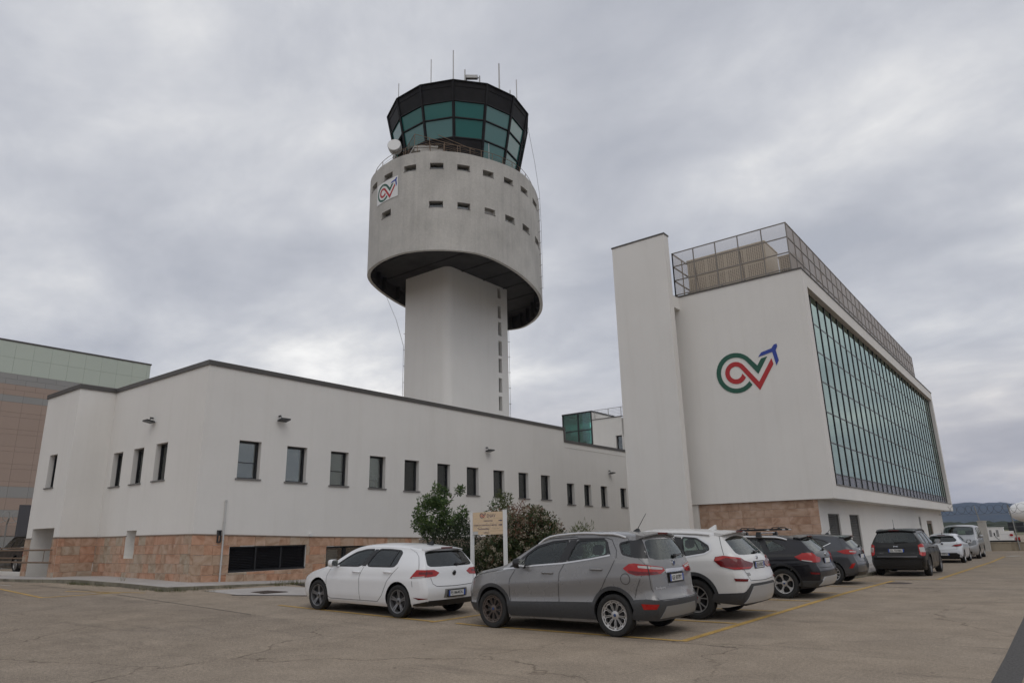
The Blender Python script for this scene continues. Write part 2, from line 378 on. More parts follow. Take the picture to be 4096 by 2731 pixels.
# @@SPLIT
def asphalt_mat():
    m = bpy.data.materials.new('asphalt'); m.use_nodes = True
    t = m.node_tree; b = t.nodes['Principled BSDF']; b.inputs['Roughness'].default_value = .9; b.inputs['Specular IOR Level'].default_value = .25
    tc = t.nodes.new('ShaderNodeTexCoord'); V = tc.outputs['Object']
    def nz(sc, det, rough=.6, dist=0., vec=None):
        n = t.nodes.new('ShaderNodeTexNoise'); n.inputs['Scale'].default_value = sc; n.inputs['Detail'].default_value = det
        n.inputs['Roughness'].default_value = rough; n.inputs['Distortion'].default_value = dist; t.links.new(vec or V, n.inputs['Vector']); return n.outputs[0]
    def rng(x, a, c, lo, hi):
        r_ = t.nodes.new('ShaderNodeMapRange'); r_.inputs[1].default_value = a; r_.inputs[2].default_value = c; r_.inputs[3].default_value = lo; r_.inputs[4].default_value = hi
        t.links.new(x, r_.inputs[0]); return r_.outputs[0]
    def mx(mode, fac, a, c):
        x = t.nodes.new('ShaderNodeMix'); x.data_type = 'RGBA'; x.blend_type = mode
        for i, v in ((0, fac), (6, a), (7, c)):
            if isinstance(v, (int, float)): x.inputs[i].default_value = v
            elif isinstance(v, tuple): x.inputs[i].default_value = (*v, 1)
            else: t.links.new(v, x.inputs[i])
        return x.outputs[2]
    def ma(op, a, c=None):
        n = t.nodes.new('ShaderNodeMath'); n.operation = op
        for i, v in enumerate((a, c)):
            if v is None: continue
            if isinstance(v, (int, float)): n.inputs[i].default_value = v
            else: t.links.new(v, n.inputs[i])
        return n.outputs[0]
    sp = t.nodes.new('ShaderNodeSeparateXYZ'); t.links.new(V, sp.inputs[0])
    base = mx('MIX', rng(nz(.16, 4), .35, .65, 0, 1), (.318, .258, .195), (.288, .238, .186))
    # older, greyer surface on the near side of a joint that runs out from the kerb
    ys = ma('ADD', sp.outputs[1], ma('MULTIPLY', ma('SUBTRACT', nz(.9, 4), .5), .25))
    near = rng(ys, 9.05, 9.15, 1, 0); left = rng(sp.outputs[0], -14.5, -8, 1, 0)
    base = mx('MULTIPLY', ma('MULTIPLY', near, left), base, (.86, .86, .87))
    base = mx('MULTIPLY', 1.0, base, rng(nz(1.1, 7, .7), .3, .7, .80, 1.16))
    # aggregate: pale and dark grains
    base = mx('MULTIPLY', 1.0, base, rng(nz(95, 3, .8), .3, .7, .45, 1.55))
    base = mx('MULTIPLY', 1.0, base, rng(nz(24, 4, .8), .3, .7, .66, 1.34))
    # tyre scuffs and oil stains
    mp_ = t.nodes.new('ShaderNodeMapping'); mp_.inputs['Rotation'].default_value = (0, 0, R(18)); mp_.inputs['Scale'].default_value = (.28, 1.5, 1); t.links.new(V, mp_.inputs[0])
    base = mx('MULTIPLY', rng(nz(.9, 6, .7, .5, mp_.outputs[0]), .57, .72, 0, .62), base, (.5, .5, .52))
    vo = t.nodes.new('ShaderNodeTexVoronoi'); vo.inputs['Scale'].default_value = 1.3; t.links.new(V, vo.inputs['Vector'])
    base = mx('MULTIPLY', rng(vo.outputs['Distance'], .02, .045, .8, 0), base, (.25, .22, .2))
    # hairline cracks
    ve = t.nodes.new('ShaderNodeTexVoronoi'); ve.feature = 'DISTANCE_TO_EDGE'; ve.inputs['Scale'].default_value = .22
    av = t.nodes.new('ShaderNodeVectorMath'); av.operation = 'ADD'; t.links.new(V, av.inputs[0])
    nv = t.nodes.new('ShaderNodeTexNoise'); nv.inputs['Scale'].default_value = 1.2; nv.inputs['Detail'].default_value = 5; t.links.new(V, nv.inputs['Vector'])
    sc_ = t.nodes.new('ShaderNodeVectorMath'); sc_.operation = 'SCALE'; sc_.inputs['Scale'].default_value = 1.1; t.links.new(nv.outputs['Color'], sc_.inputs[0]); t.links.new(sc_.outputs[0], av.inputs[1])
    t.links.new(av.outputs[0], ve.inputs['Vector'])
    base = mx('MULTIPLY', ma('MULTIPLY', rng(ve.outputs['Distance'], .0, .006, .75, 0), rng(nz(.12, 2), .42, .55, 0, 1)), base, (.35, .32, .3))
    # grass and scrub beyond the apron
    far = rng(sp.outputs[1], 64, 66, 0, 1)
    fld = mx('MIX', rng(nz(.03, 4), .4, .6, 0, 1), (.16, .15, .085), (.10, .115, .05))
    far2 = rng(sp.outputs[1], 150, 170, 0, 1)
    base = mx('MIX', ma('MULTIPLY', far, far2), base, fld)
    t.links.new(base, b.inputs['Base Color'])
    bu = t.nodes.new('ShaderNodeBump'); bu.inputs['Strength'].default_value = .55; bu.inputs['Distance'].default_value = .006
    t.links.new(nz(70, 3, .8), bu.inputs['Height']); t.links.new(bu.outputs[0], b.inputs['Normal'])
    return m
M['asphalt'] = asphalt_mat()

def build_ground():
    xs = [-9000, -4000, -1500, -500, -200, -100, -70] + [-60, -55, -50] + list(range(-46, -30)) + [-30, -29, -28, -27, -26, -25, -24, -23, -22, -21.3] + list(range(-21, 12)) + [14, 20, 30, 60, 150, 500, 1500, 4000, 9000]
    ys = [-3000, -500, -100, -40, -20, -10] + list(range(-5, 50)) + [52, 56, 60, 65, 80, 100, 150, 160, 170, 300, 600, 1500, 3000, 5000, 9000]
    v = [(x, y, gz(x, y)) for y in ys for x in xs]; n = len(xs)
    f = [(j*n+i, j*n+i+1, (j+1)*n+i+1, (j+1)*n+i) for j in range(len(ys)-1) for i in range(n-1)]
    mb = MB(); mb.add(v, f); return tag(mb.build('ground', M['asphalt']), kind='structure')
build_ground()

def yellow_mat():
    m = mat('road_paint_yellow', (.50, .315, .085), .8, noise=(2.2, .2))
    t = m.node_tree; o = t.nodes['Material Output']; b = t.nodes['Principled BSDF']
    tc = t.nodes.new('ShaderNodeTexCoord'); n = t.nodes.new('ShaderNodeTexNoise'); n.inputs['Scale'].default_value = 26; n.inputs['Detail'].default_value = 6; n.inputs['Roughness'].default_value = .75
    t.links.new(tc.outputs['Object'], n.inputs['Vector'])
    r_ = t.nodes.new('ShaderNodeMapRange'); r_.inputs[1].default_value = .42; r_.inputs[2].default_value = .6; r_.inputs[3].default_value = 1; r_.inputs[4].default_value = .72
    t.links.new(n.outputs[0], r_.inputs[0]); tr = t.nodes.new('ShaderNodeBsdfTransparent'); mx = t.nodes.new('ShaderNodeMixShader')
    t.links.new(r_.outputs[0], mx.inputs[0]); t.links.new(tr.outputs[0], mx.inputs[1]); t.links.new(b.outputs[0], mx.inputs[2]); t.links.new(mx.outputs[0], o.inputs[0])
    return m
M['yellow'] = yellow_mat()
M['white_line'] = mat('road_paint_white', (.5, .48, .44), .8, noise=(5, .3))
M['dark_patch'] = mat('new_asphalt', (.085, .08, .076), .95, noise=(40, .4), bump=(60, .6))
M['tar'] = mat('tar_seam', (.06, .056, .052), .8, noise=(6, .3))
M['cast_iron'] = mat('cast_iron', (.07, .05, .04), .7, noise=(20, .3))

def strip(mb, a, b, w, lift=.006, mi=0):
    a = np.array(a, float); b = np.array(b, float); L = np.linalg.norm(b-a); d = (b-a)/L; n = np.array([-d[1], d[0]])*w/2
    k = max(1, int(L/.5)); vs = []
    for i in range(k+1):
        p = a+d*L*i/k
        for s in (-1, 1):
            q = p+n*s; vs.append((q[0], q[1], gz(*q)+lift))
    mb.add(vs, [(2*i, 2*i+1, 2*i+3, 2*i+2) for i in range(k)], mi)
def patch(mb, poly, lift=.004, mi=0, step=.7):
    P = [Vector(p) for p in poly]; n = len(P); pts = []
    for i in range(n):
        a, b = P[i], P[(i+1) % n]; k = max(1, int((b-a).length/step)); pts += [a+(b-a)*j/k for j in range(k)]
    m = len(pts); xs = [p.x for p in pts]; ys = [p.y for p in pts]; ext = []
    x = min(xs)+step/2
    while x < max(xs):
        y = min(ys)+step/2
        while y < max(ys): ext.append(Vector((x, y))); y += step
        x += step
    r = delaunay_2d_cdt(pts+ext, [], [list(range(m))], 1, 1e-5)
    mb.add([(p.x, p.y, gz(p.x, p.y)+lift) for p in r[0]], [tuple(f) for f in r[2]], mi)

def markings():
    mb = MB()
    strip(mb, (-4.93, 10.52), (-4.72, 26.0), .13)
    for x0, y in ((-9.6, 10.56), (-9.6, 12.95), (-9.6, 15.2), (-9.6, 17.6), (-9.6, 20.05), (-9.6, 22.6), (-9.6, 25.7)):
        strip(mb, (x0, y), (-4.99, y-.02), .11, .0075)
    strip(mb, (-3.62, 27.2), (-3.25, 52), .15); strip(mb, (-6.3, 26.75), (-3.7, 27.2), .11, .0075)
    strip(mb, (-15.3, 10.5), (-10.1, 10.5), .11, .0075); strip(mb, (-10.12, 10.4), (-10.05, 13.2), .11)
    strip(mb, (-26.5, 7.9), (-22.05, 7.78), .1); strip(mb, (-22.05, 7.75), (-21.9, 9.45), .1, .0075)
    strip(mb, (-23.4, 8.85), (-21.3, 10.15), .1); strip(mb, (-22.3, 9.25), (-21.6, 9.6), .07, .009)
    tag(mb.build('parking_line_markings', M['yellow']), kind='structure')
    mw = MB()
    for x in (-3.1, -1.9, -.7): strip(mw, (x-.05, 52.5), (x+.55, 53.2), .5, .006)
    strip(mw, (-33, 9.1), (-27, 8.6), .06)
    tag(mw.build('white_road_markings', M['white_line']), kind='structure')
    mp = MB(); patch(mp, [(-.95, 40), (-.9, 16), (-.91, 11.2), (-.93, 9.2), (-.96, 3), (-.70, 3), (-.67, 9.6), (-.64, 12), (-.62, 16), (-.66, 40)], .005, step=.5)
    tag(mp.build('dark_asphalt_patch', M['dark_patch']), kind='structure')
    ms = MB(); strip(ms, (-6.2, 26.02), (2.5, 28.2), .05, .009)
    strip(ms, (-21.4, 9.42), (-14.2, 9.08), .025, .005); strip(ms, (-26, 9.0), (-22, 9.5), .03, .005); strip(ms, (-18.6, 11.25), (-16.6, 12.6), .16, .007)
    tag(ms.build('tar_joints', M['tar']), kind='structure')
    mc = MB(); patch(mc, [(-20.6, 11.55), (-18.6, 11.4), (-17.0, 12.6), (-17.2, 14.5), (-20.6, 14.3)], .005)
    tag(mc.build('concrete_apron', M['paving']), kind='structure')
    # drain grate and manhole cover: real castings
    g = MB(); zz = gz(-18.8, 12.4)
    g.box(-19.3, -18.3, 12.05, 12.85, zz-.05, zz+.004)
    for i in range(14):
        x = -19.25+.07*i; g.box(x, x+.035, 12.1, 12.8, zz+.004, zz+.016)
    tag(g.build('drain_grate', M['cast_iron']), 'rusty square drain grate set in the concrete by the kerb', 'drain grate')
    h = MB(); zz = gz(-4.35, 24.75); h.lathe([(.0, .012), (.28, .012), (.3, .006), (.34, .006), (.36, .0)], (-4.35, 24.75, zz+.004), n=32)
    tag(h.build('manhole_cover', M['cast_iron']), 'round iron manhole cover beside the long yellow line', 'manhole cover')
markings()

# ------------------------------------------------------------------ pavements with kerbs
def pavement(name, outer, inner, zo, zi, wkerb=.12, h=.11):
    """outer = kerb line, inner = wall line (same number of points); joints every slab are real grooves"""
    mb = MB()
    for (a, b, c, d, za, zb, zc, zd) in zip(outer, outer[1:], inner[1:], inner, zo, zo[1:], zi[1:], zi):
        a, b, c, d = map(np.array, (a, b, c, d)); k = max(1, int(np.linalg.norm(b-a)/1.0)); gap = .006
        for i in range(k):
            t0, t1 = i/k+gap/2, (i+1)/k-gap/2
            P = lambda t, s: np.append((a+(b-a)*t)*(1-s)+(d+(c-d)*t)*s, (za+(zb-za)*t)*(1-s)+(zd+(zc-zd)*t)*s)
            wk = wkerb/np.linalg.norm(d-a)
            for s0, s1, mi, dz in ((0, wk, 1, 0), (wk+.004, 1, 0, -.004)):
                q = [P(t0, s0), P(t1, s0), P(t1, s1), P(t0, s1)]; e = np.array([0, 0, 1.])
                top = [p+e*dz for p in q]; bot = [p-e*.6 for p in q]
                mb.add(top+bot, [(0, 1, 2, 3), (0, 4, 5, 1), (1, 5, 6, 2), (2, 6, 7, 3), (3, 7, 4, 0)], mi)
    return tag(mb.build(name, [M['paving'], M['kerb']]), kind='structure')
pavement('pavement_by_offices', [(-21.3, 34), (-21.3, 16), (-21.25, 12.6), (-21.2, 10.7), (-23.6, 10.45), (-26, 10.0), (-31.5, 9.75), (-42, 9.4)],
         [(-22.6, 34), (-22.6, 16), (-22.6, 12.6), (-22.6, 12.1), (-24.5, 12.1), (-28.4, 12.1), (-31.5, 10.75), (-42, 10.75)],
         [.1, .21, .32, .38, .47, .56, .50, .44], [.1, .26, .39, .42, .46, .53, .54, .5])
pavement('pavement_by_louvred_doors', [(-6.05, 26.2), (-5.95, 30.3), (-6.0, 64)], [(-7.6, 26.2), (-7.6, 30.3), (-7.6, 64)], [.04, .02, -.12], [.06, .04, -.1])

# ------------------------------------------------------------------ window unit for the white buildings
def window_unit(parent, fmap, a, b, c, d, rec, i, blind=None, bar=False, ajar=False):
    """frame in the reveal, pane, sill and (where the photo shows one) a blind; fmap(u,v,depth)"""
    f = MB(); t = .05
    f.box(0, 1, 0, 1, 0, 1) if False else None
    def fbox(u0, u1, v0, v1, d0, d1, mb=f, mi=0):
        P = [fmap(u, v, dd) for dd in (d0, d1) for v in (v0, v1) for u in (u0, u1)]
        mb.add(P, [(0, 1, 3, 2), (4, 6, 7, 5), (0, 4, 5, 1), (2, 3, 7, 6), (0, 2, 6, 4), (1, 5, 7, 3)], mi)
    fbox(a+.002, b-.002, c+.002, c+t, rec-.06, rec+.01); fbox(a+.002, b-.002, d-t*1.3, d-.002, rec-.06, rec+.01)
    fbox(a+.002, a+t, c+t, d-t*1.3, rec-.06, rec+.01); fbox(b-t*1.5, b-.002, c+t, d-t*1.3, rec-.06, rec+.01)
    if bar: fbox(a+t, b-t*1.5, c+(d-c)*.42, c+(d-c)*.42+.03, rec-.03, rec+.005)
    if ajar:  # tilted sash
        A = fmap(a+.1, c+.1, rec-.05); B = fmap(b-.12, d-.12, rec-.02); f.bar(A, fmap(a+.3, d-.14, rec+.1), .05, .05); f.bar(fmap(b-.2, c+.1, rec-.05), fmap(b-.2, d-.14, rec+.1), .04, .05)
    fo = f.build('window', M['black_frame'], parent)
    p = MB(); fbox(a+t, b-t*1.5, c+t, d-t*1.3, rec-.012, rec-.004, p); p.build('pane', M['pane'], fo)
    s = MB(); fbox(a-.06, b+.06, c-.045, c+.0015, -.05, rec-.065, s); s.build('sill', M['sill'], fo)
    if blind is not None:
        bl = MB(); y = c+t+(d-c)*blind; k = 0
        while y < d-t*1.3-.01:
            fbox(a+t, b-t*1.5, y, y+.02, rec+.045, rec+.052, bl); y += .026; k += 1
        o = bl.build('blind', M['blind'], fo); 
    return fo

def tile_wall(parent, name, fmap, u0, u1, vb, vt, rows, wmin, wmax, holes, proud=.022, seed=1, d_in=.0, m='stone'):
    """stone slabs one by one: real joints, slightly uneven faces. vb/vt are functions of u"""
    rnd = random.Random(seed); unit = MB(); unit.box(-.5, .5, -.5, .5, -.5, .5); base = None; cnt = 0
    P0 = Vector(fmap(0, 0, 0)); ud = (Vector(fmap(1, 0, 0))-P0); nd_ = (P0-Vector(fmap(0, 0, 1)))
    if ud.cross(nd_).z < 0: nd_ = -nd_
    rot = Matrix((ud, nd_, Vector((0, 0, 1)))).transposed()
    for r in range(rows):
        u = u0 - rnd.random()*wmax*.6
        while u < u1:
            w = rnd.uniform(wmin, wmax); a, b = max(u, u0), min(u+w, u1); u += w
            if b-a < .06: continue
            m_ = (a+b)/2; lo, hi = vb(m_), vt(m_); c, d = lo+(hi-lo)*r/rows, lo+(hi-lo)*(r+1)/rows
            rs = [(a, b, c, d)]
            for h in holes: rs = [q for x in rs for q in rect_minus(x, h)]
            for (e, f_, g_, i_) in rs:
                if f_-e < .04 or i_-g_ < .03: continue
                th = proud + rnd.uniform(-.006, .006); gp = .006
                ctr = Vector(fmap((e+f_)/2, (g_+i_)/2, -th/2+d_in))
                if base is None:
                    o = unit.build(name, M[m], parent); base = o
                else: o = bpy.data.objects.new(name, base.data); COL.objects.link(o); o.parent = parent
                o.location = ctr; o.scale = (f_-e-gp, th, i_-g_-gp); o.rotation_euler = rot.to_euler(); cnt += 1
    return cnt

# ------------------------------------------------------------------ low white office building (left)
office = thing('office_building', 'low white rendered office building with orange stone plinth and a row of narrow windows', 'office building', (-26, 20, 0))
def loc_to(o, fm):  # children are built in world coordinates: undo the parent's location
    L = o.location.copy(); return lambda u, v, d: tuple(Vector(fm(u, v, d))-L)
XA, YB, YC, XJ, XL = -22.6, 12.1, 10.75, -29.75, -32.95
fA = loc_to(office, lambda u, v, d: (XA-d, u, v))
fB = loc_to(office, lambda u, v, d: (u, YB+d, v))
fC = loc_to(office, lambda u, v, d: (u, YC+d, v))
fD = loc_to(office, lambda u, v, d: (XJ-d, u, v))     # side of the bay, faces +x
winA = [(13.48, 14.36, 3.77, 5.10), (15.45, 16.35, 3.74, 5.06), (17.47, 18.36, 3.69, 5.03), (19.48, 20.37, 3.67, 5.0), (21.48, 22.37, 3.63, 4.97), (23.56, 24.44, 3.61, 4.945),
        (25.62, 26.51, 3.57, 4.91), (27.67, 28.58, 3.56, 4.885), (29.78, 30.67, 3.535, 4.88), (31.83, 32.74, 3.525, 4.85)]
winW = [(34.46, 35.26, 3.31, 4.52), (36.34, 37.15, 3.29, 4.52), (38.29, 39.1, 3.265, 4.51), (40.78, 41.6, 3.27, 4.48)]
winB = [(-25.8, -24.95, 3.81, 5.14), (-27.54, -26.73, 3.80, 5.115), (-29.25, -28.44, 3.80, 5.105)]
winC = [(-31.8, -31.03, 3.855, 5.145)]
ventA = (13.44, 16.54, .63, 1.475); ventA2 = (17.45, 20.4, .62, 1.38); nookB = (-27.33, -26.55, 1.145, 2.115); portC = (-32.4, -30.25, .3, 2.3)
PLT = lambda y: float(np.interp(y, [12.1, 16.4, 23.2, 34], [1.88, 1.745, 1.6, 1.5]))
wl = MB()
gridwall(wl, fA, YB, 34.3, -.5, 7.6, winA+[ventA, ventA2], .5)
gridwall(wl, fB, XJ, XA, -.5, 7.6, winB+[nookB], .5, back=0)
gridwall(wl, fC, XL, XJ, -.5, 7.6, winC+[portC], .5, closed_back=False)
gridwall(wl, fD, YC, YB, -.5, 7.6, [], .3)
fW = loc_to(office, lambda u, v, d: (XA-.02-d, u, v))
gridwall(wl, fW, 34.3, 62, -.5, 6.9, winW, .5)
Lo = office.location
def obox(mb, x0, x1, y0, y1, z0, z1, mi=0): mb.box(x0-Lo.x, x1-Lo.x, y0-Lo.y, y1-Lo.y, z0-Lo.z, z1-Lo.z, mi)
# remaining sides, roof, portal recess and the backs of the bay window
def oq(*p, mi=0): wl.quad(*[tuple(Vector(q)-Lo) for q in p], mi)
oq((XL, YC, -.5), (XL, 30, -.5), (XL, 30, 7.6), (XL, YC, 7.6)); oq((XL, 30, -.5), (XA-.3, 30, -.5), (XA-.3, 30, 7.6), (XL, 30, 7.6))
oq((XL, YC, 7.25), (XJ, YC, 7.25), (XJ, 30, 7.25), (XL, 30, 7.25)); oq((XJ, YB, 7.25), (XA, YB, 7.25), (XA, 34.3, 7.25), (XJ, 34.3, 7.25))
oq((XA, 34.3, -.5), (-28, 34.3, -.5), (-28, 34.3, 7.6), (XA, 34.3, 7.6)); oq((XA, 34.3, 6.6), (-34, 34.3, 6.6), (-34, 62, 6.6), (XA, 62, 6.6))
oq((portC[0], YC+.5, -.5), (portC[0], 13.2, -.5), (portC[0], 13.2, 2.3), (portC[0], YC+.5, 2.3))
oq((portC[1], YC+.5, -.5), (portC[1], 13.2, -.5), (portC[1], 13.2, 2.3), (portC[1], YC+.5, 2.3))
oq((portC[0], 13.2, -.5), (portC[1], 13.2, -.5), (portC[1], 13.2, 2.3), (portC[0], 13.2, 2.3)); oq((portC[0], YC+.5, 2.3), (portC[1], YC+.5, 2.3), (portC[1], 13.2, 2.3), (portC[0], 13.2, 2.3))
oq((-31.9, YC+.55, 3.7), (-30.9, YC+.55, 3.7), (-30.9, YC+.55, 5.3), (-31.9, YC+.55, 5.3), mi=1)
wl.build('rendered_wall', [M['plaster'], M['interior']], office)
cp = MB()
for (x0, x1, y0, y1, z0) in ((XA-.32, XA+.05, YB-.05, 34.3, 7.6), (XJ-.05, XA-.32, YB-.05, YB+.3, 7.6), (XJ-.3, XJ+.05, YC-.05, YB-.05, 7.6), (XL-.05, XJ-.3, YC-.05, YC+.3, 7.6), (XL-.05, XL+.3, YC+.3, 30, 7.6)):
    obox(cp, x0, x1, y0, y1, z0, z0+.17)
obox(cp, XA-.34, XA+.03, 34.3, 62, 6.9, 7.05); obox(cp, XA-.3, XA+.05, 34.3, 34.45, 7.05, 7.77)
# seams of the sheet capping
for k in range(9): obox(cp, XA+.05, XA+.054, YB+2.4*(k+1), YB+2.4*(k+1)+.03, 7.595, 7.772)
cp.build('parapet_capping', M['cap'], office)
for i, w in enumerate(winA): window_unit(office, fA, *w, .24, i, blind={0: .0, 1: .0, 2: .0, 3: .25, 9: .1}.get(i), bar=i in (0, 2))
for i, w in enumerate(winW): window_unit(office, fW, *w, .24, i, ajar=i == 0, blind=.4 if i == 1 else None)
for i, w in enumerate(winB): window_unit(office, fB, *w, .24, i, blind=.1 if i == 0 else None)
window_unit(office, fC, *winC[0], .24, 0)
# plinth: slabs, ledge
nA = tile_wall(office, 'stone_slab', fA, YB-.022, 22.4, lambda u: float(np.interp(u, [12.1, 16.4, 30], [.30, .16, .0])), PLT, 5, .3, .72, [ventA, ventA2], seed=3)
nB = tile_wall(office, 'stone_slab', fB, XJ, XA, lambda u: .36, lambda u: 1.90, 5, .3, .62, [nookB], seed=5, m='stone_beige')
nD = tile_wall(office, 'stone_slab', fD, YC, YB, lambda u: .4, lambda u: 1.91, 5, .4, .7, [], seed=6, m='stone_beige')
nC = tile_wall(office, 'stone_slab', fC, XL, XJ, lambda u: .4, lambda u: 1.91, 5, .35, .5, [portC], seed=8, m='stone_beige')
lg = MB()
def ledge(fm, u0, u1, v0, v1):
    P = [fm(u, v, d) for (u, v) in ((u0, v0), (u1, v1)) for v in (v, v+.035) for d in (-.045, .03)]
    lg.add(P, [(0, 1, 3, 2), (4, 6, 7, 5), (0, 4, 5, 1), (2, 3, 7, 6), (0, 2, 6, 4), (1, 5, 7, 3)])
for a, b in ((12.06, 12.95), (13.2, 16.4), (16.4, 23.2), (23.2, 34)): ledge(fA, a, b, PLT(a), PLT(b))
ledge(fB, XJ, nookB[0], 1.905, 1.9); ledge(fB, nookB[1], XA, 1.9, 1.88); ledge(fD, YC, YB, 1.915, 1.91); ledge(fC, XL, portC[0], 1.92, 1.92); ledge(fC, portC[1], XJ, 1.92, 1.92)
lg.build('plinth_ledge', M['stone_bed'], office)
# far part of the plinth, hidden behind plants and cars
fp = MB(); obox(fp, XA, XA+.02, 22.4, 34.3, -.3, 1.55); fp.build('plinth_facing', M['stone_bed'], office)
# black louvred openings low in the wall
def louvre(parent, fmap, a, b, c, d, panels, pitch, mf, ms, dep=.12, kick=.07, name='louvre'):
    f = MB(); t = .05
    def fb(mb, u0, u1, v0, v1, d0, d1):
        P = [fmap(u, v, dd) for dd in (d0, d1) for v in (v0, v1) for u in (u0, u1)]
        mb.add(P, [(0, 1, 3, 2), (4, 6, 7, 5), (0, 4, 5, 1), (2, 3, 7, 6), (0, 2, 6, 4), (1, 5, 7, 3)])
    fb(f, a, b, c, c+kick, dep-.1, dep+.02); fb(f, a, b, d-t, d, dep-.06, dep+.02); fb(f, a, a+t, c+kick, d-t, dep-.06, dep+.02); fb(f, b-t, b, c+kick, d-t, dep-.06, dep+.02)
    W_ = (b-a-t)/panels
    for k in range(1, panels): fb(f, a+t/2+W_*k-.03, a+t/2+W_*k+.03, c+kick, d-t, dep-.07, dep+.02)
    fo = f.build(name, mf, parent)
    for k in range(panels):
        s = MB(); y = c+kick+.01; u0, u1 = a+t/2+W_*k+.03, a+t/2+W_*(k+1)-.03
        sm = None
        while y < d-t-.01:
            q = MB(); 
            P = [fmap(u, v, dd) for u in (u0, u1) for (v, dd) in ((y, dep-.045), (y+.008, dep-.05), (y+pitch*.95, dep+.012), (y+pitch*.95-.008, dep+.017))]
            q.add(P, [(0, 1, 5, 4), (1, 2, 6, 5), (2, 3, 7, 6), (3, 0, 4, 7), (0, 3, 2, 1), (4, 5, 6, 7)])
            q.build('slat', ms, fo); y += pitch
    return fo
louvre(office, fA, *ventA, 3, .055, M['black_frame'], M['louvre'])
f2 = MB()
def ob2(mb, u0, u1, v0, v1, d0, d1):
    P = [fA(u, v, dd) for dd in (d0, d1) for v in (v0, v1) for u in (u0, u1)]
    mb.add(P, [(0, 1, 3, 2), (4, 6, 7, 5), (0, 4, 5, 1), (2, 3, 7, 6), (0, 2, 6, 4), (1, 5, 7, 3)])
a, b, c, d = ventA2
for q in ((a, b, c, c+.05), (a, b, d-.06, d), (a, a+.05, c, d), (b-.05, b, c, d), (a+.95, a+1.08, c, d), (a+2.0, a+2.1, c, d)): ob2(f2, *q, .15, .22)
lw = f2.build('window', M['black_frame'], office); p2 = MB(); ob2(p2, a+.05, b-.05, c+.05, d-.06, .2, .205); p2.build('pane', M['pane'], lw)
b2 = MB(); ob2(b2, a+.3, a+.85, c+.1, d-.12, .36, .37); b2.build('blind', M['blind'], lw)
# fittings on the wall
def wall_lamp(fm, u, v, side=1):
    m = MB(); m.bar(fm(u-.1, v+.16, -.0), fm(u-.1, v+.16, -.12), .05, .05); m.bar(fm(u-.1, v+.14, -.1), fm(u-.02, v+.03, -.16), .025, .025)
    P = [fm(u+du, v+dv, -dd) for (dd, dv) in ((.05, -.02), (.34, .035)) for dv in (dv-.03, dv+.025) for du in (-.19, .19)]
    m.add(P, [(0, 1, 3, 2), (4, 6, 7, 5), (0, 4, 5, 1), (2, 3, 7, 6), (0, 2, 6, 4), (1, 5, 7, 3)])
    m.build('floodlight', M['dark_frame'], office)
wall_lamp(fA, 15.1, 5.97); wall_lamp(fA, 27.2, 5.8); wall_lamp(fW, 39.5, 5.35); wall_lamp(fB, -26.2, 6.0)
dp = MB(); dp.tube([fA(13.14, .3, -.06), fA(13.14, 2.2, -.06)], .03, 8); dp.tube([fA(13.14, 2.2, -.06), fA(13.14, 3.02, -.06)], .026, 8)
for z in (.9, 1.7, 2.25, 2.95): dp.tube([fA(13.14, z, -.06), fA(13.14, z+.05, -.06)], .04, 8)
dp.build('drainpipe', M['pale_grey'], office)
jb = MB()
def ob3(mb, u0, u1, v0, v1, d0, d1, fm=fA):
    P = [fm(u, v, dd) for dd in (d0, d1) for v in (v0, v1) for u in (u0, u1)]
    mb.add(P, [(0, 1, 3, 2), (4, 6, 7, 5), (0, 4, 5, 1), (2, 3, 7, 6), (0, 2, 6, 4), (1, 5, 7, 3)])
for q in ((12.93, 13.07, 1.62, 1.66), (12.93, 13.07, 1.98, 2.02), (12.93, 12.96, 1.66, 1.98), (13.04, 13.07, 1.66, 1.98)): ob3(jb, *q, -.07, 0)
ob3(jb, 12.96, 13.04, 1.66, 1.98, -.02, 0); jb.build('junction_box', M['dark_frame'], office)
sb = MB(); ob3(sb, 16.62, 16.74, 1.77, 1.88, -.1, 0); sb.build('alarm_sensor', M['white_paint'], office)

# ------------------------------------------------------------------ stair block with glazed bay behind the office roof
stair = thing('stair_block', 'small white roof block with teal glazed bay and wire railing behind the offices', 'roof block', (-25.2, 42, 6.6))
Ls = stair.location
def sbx(mb, x0, x1, y0, y1, z0, z1, mi=0): mb.box(x0-Ls.x, x1-Ls.x, y0-Ls.y, y1-Ls.y, z0-Ls.z, z1-Ls.z, mi)
w_ = MB(); fS = loc_to(stair, lambda u, v, d: (u, 42+d, v))
gridwall(w_, fS, -25.18, -22.85, 6.6, 9.38, [(-23.38, -22.9, 6.9, 8.1)], .4)
sbx(w_, -25.18, -22.85, 42.41, 50, 6.6, 9.36); sbx(w_, -25.35, -25.2, 42.05, 46, 6.6, 9.98); sbx(w_, -27.7, -25.35, 45.9, 46, 6.6, 7.2)
w_.build('rendered_wall', [M['plaster'], M['interior']], stair)
g_ = MB()
for q in ((-27.75, -25.2, 41.98, 42.12, 9.98, 10.08), (-27.75, -27.62, 42.12, 46, 9.98, 10.08), (-25.28, -25.16, 42.12, 45.2, 9.98, 10.08), (-27.62, -25.28, 45.88, 46, 9.98, 10.08)): sbx(g_, *q)
rf_ = MB(); sbx(rf_, -27.62, -25.36, 42.13, 45.87, 9.99, 10.06); rf_.build('bay_roof', M['teal_clear'], stair)
for x in (-27.7, -26.4, -25.28): sbx(g_, x-.04, x+.04, 42, 42.1, 6.7, 9.98)
for z in (7.55, 8.72, 7.68): sbx(g_, -27.66, -25.24, 42.005, 42.095, z, z+.07)
sbx(g_, -27.74, -27.68, 42.1, 45.9, 9.0, 9.06)
fr_ = g_.build('glazing_frame', M['black_frame'], stair)
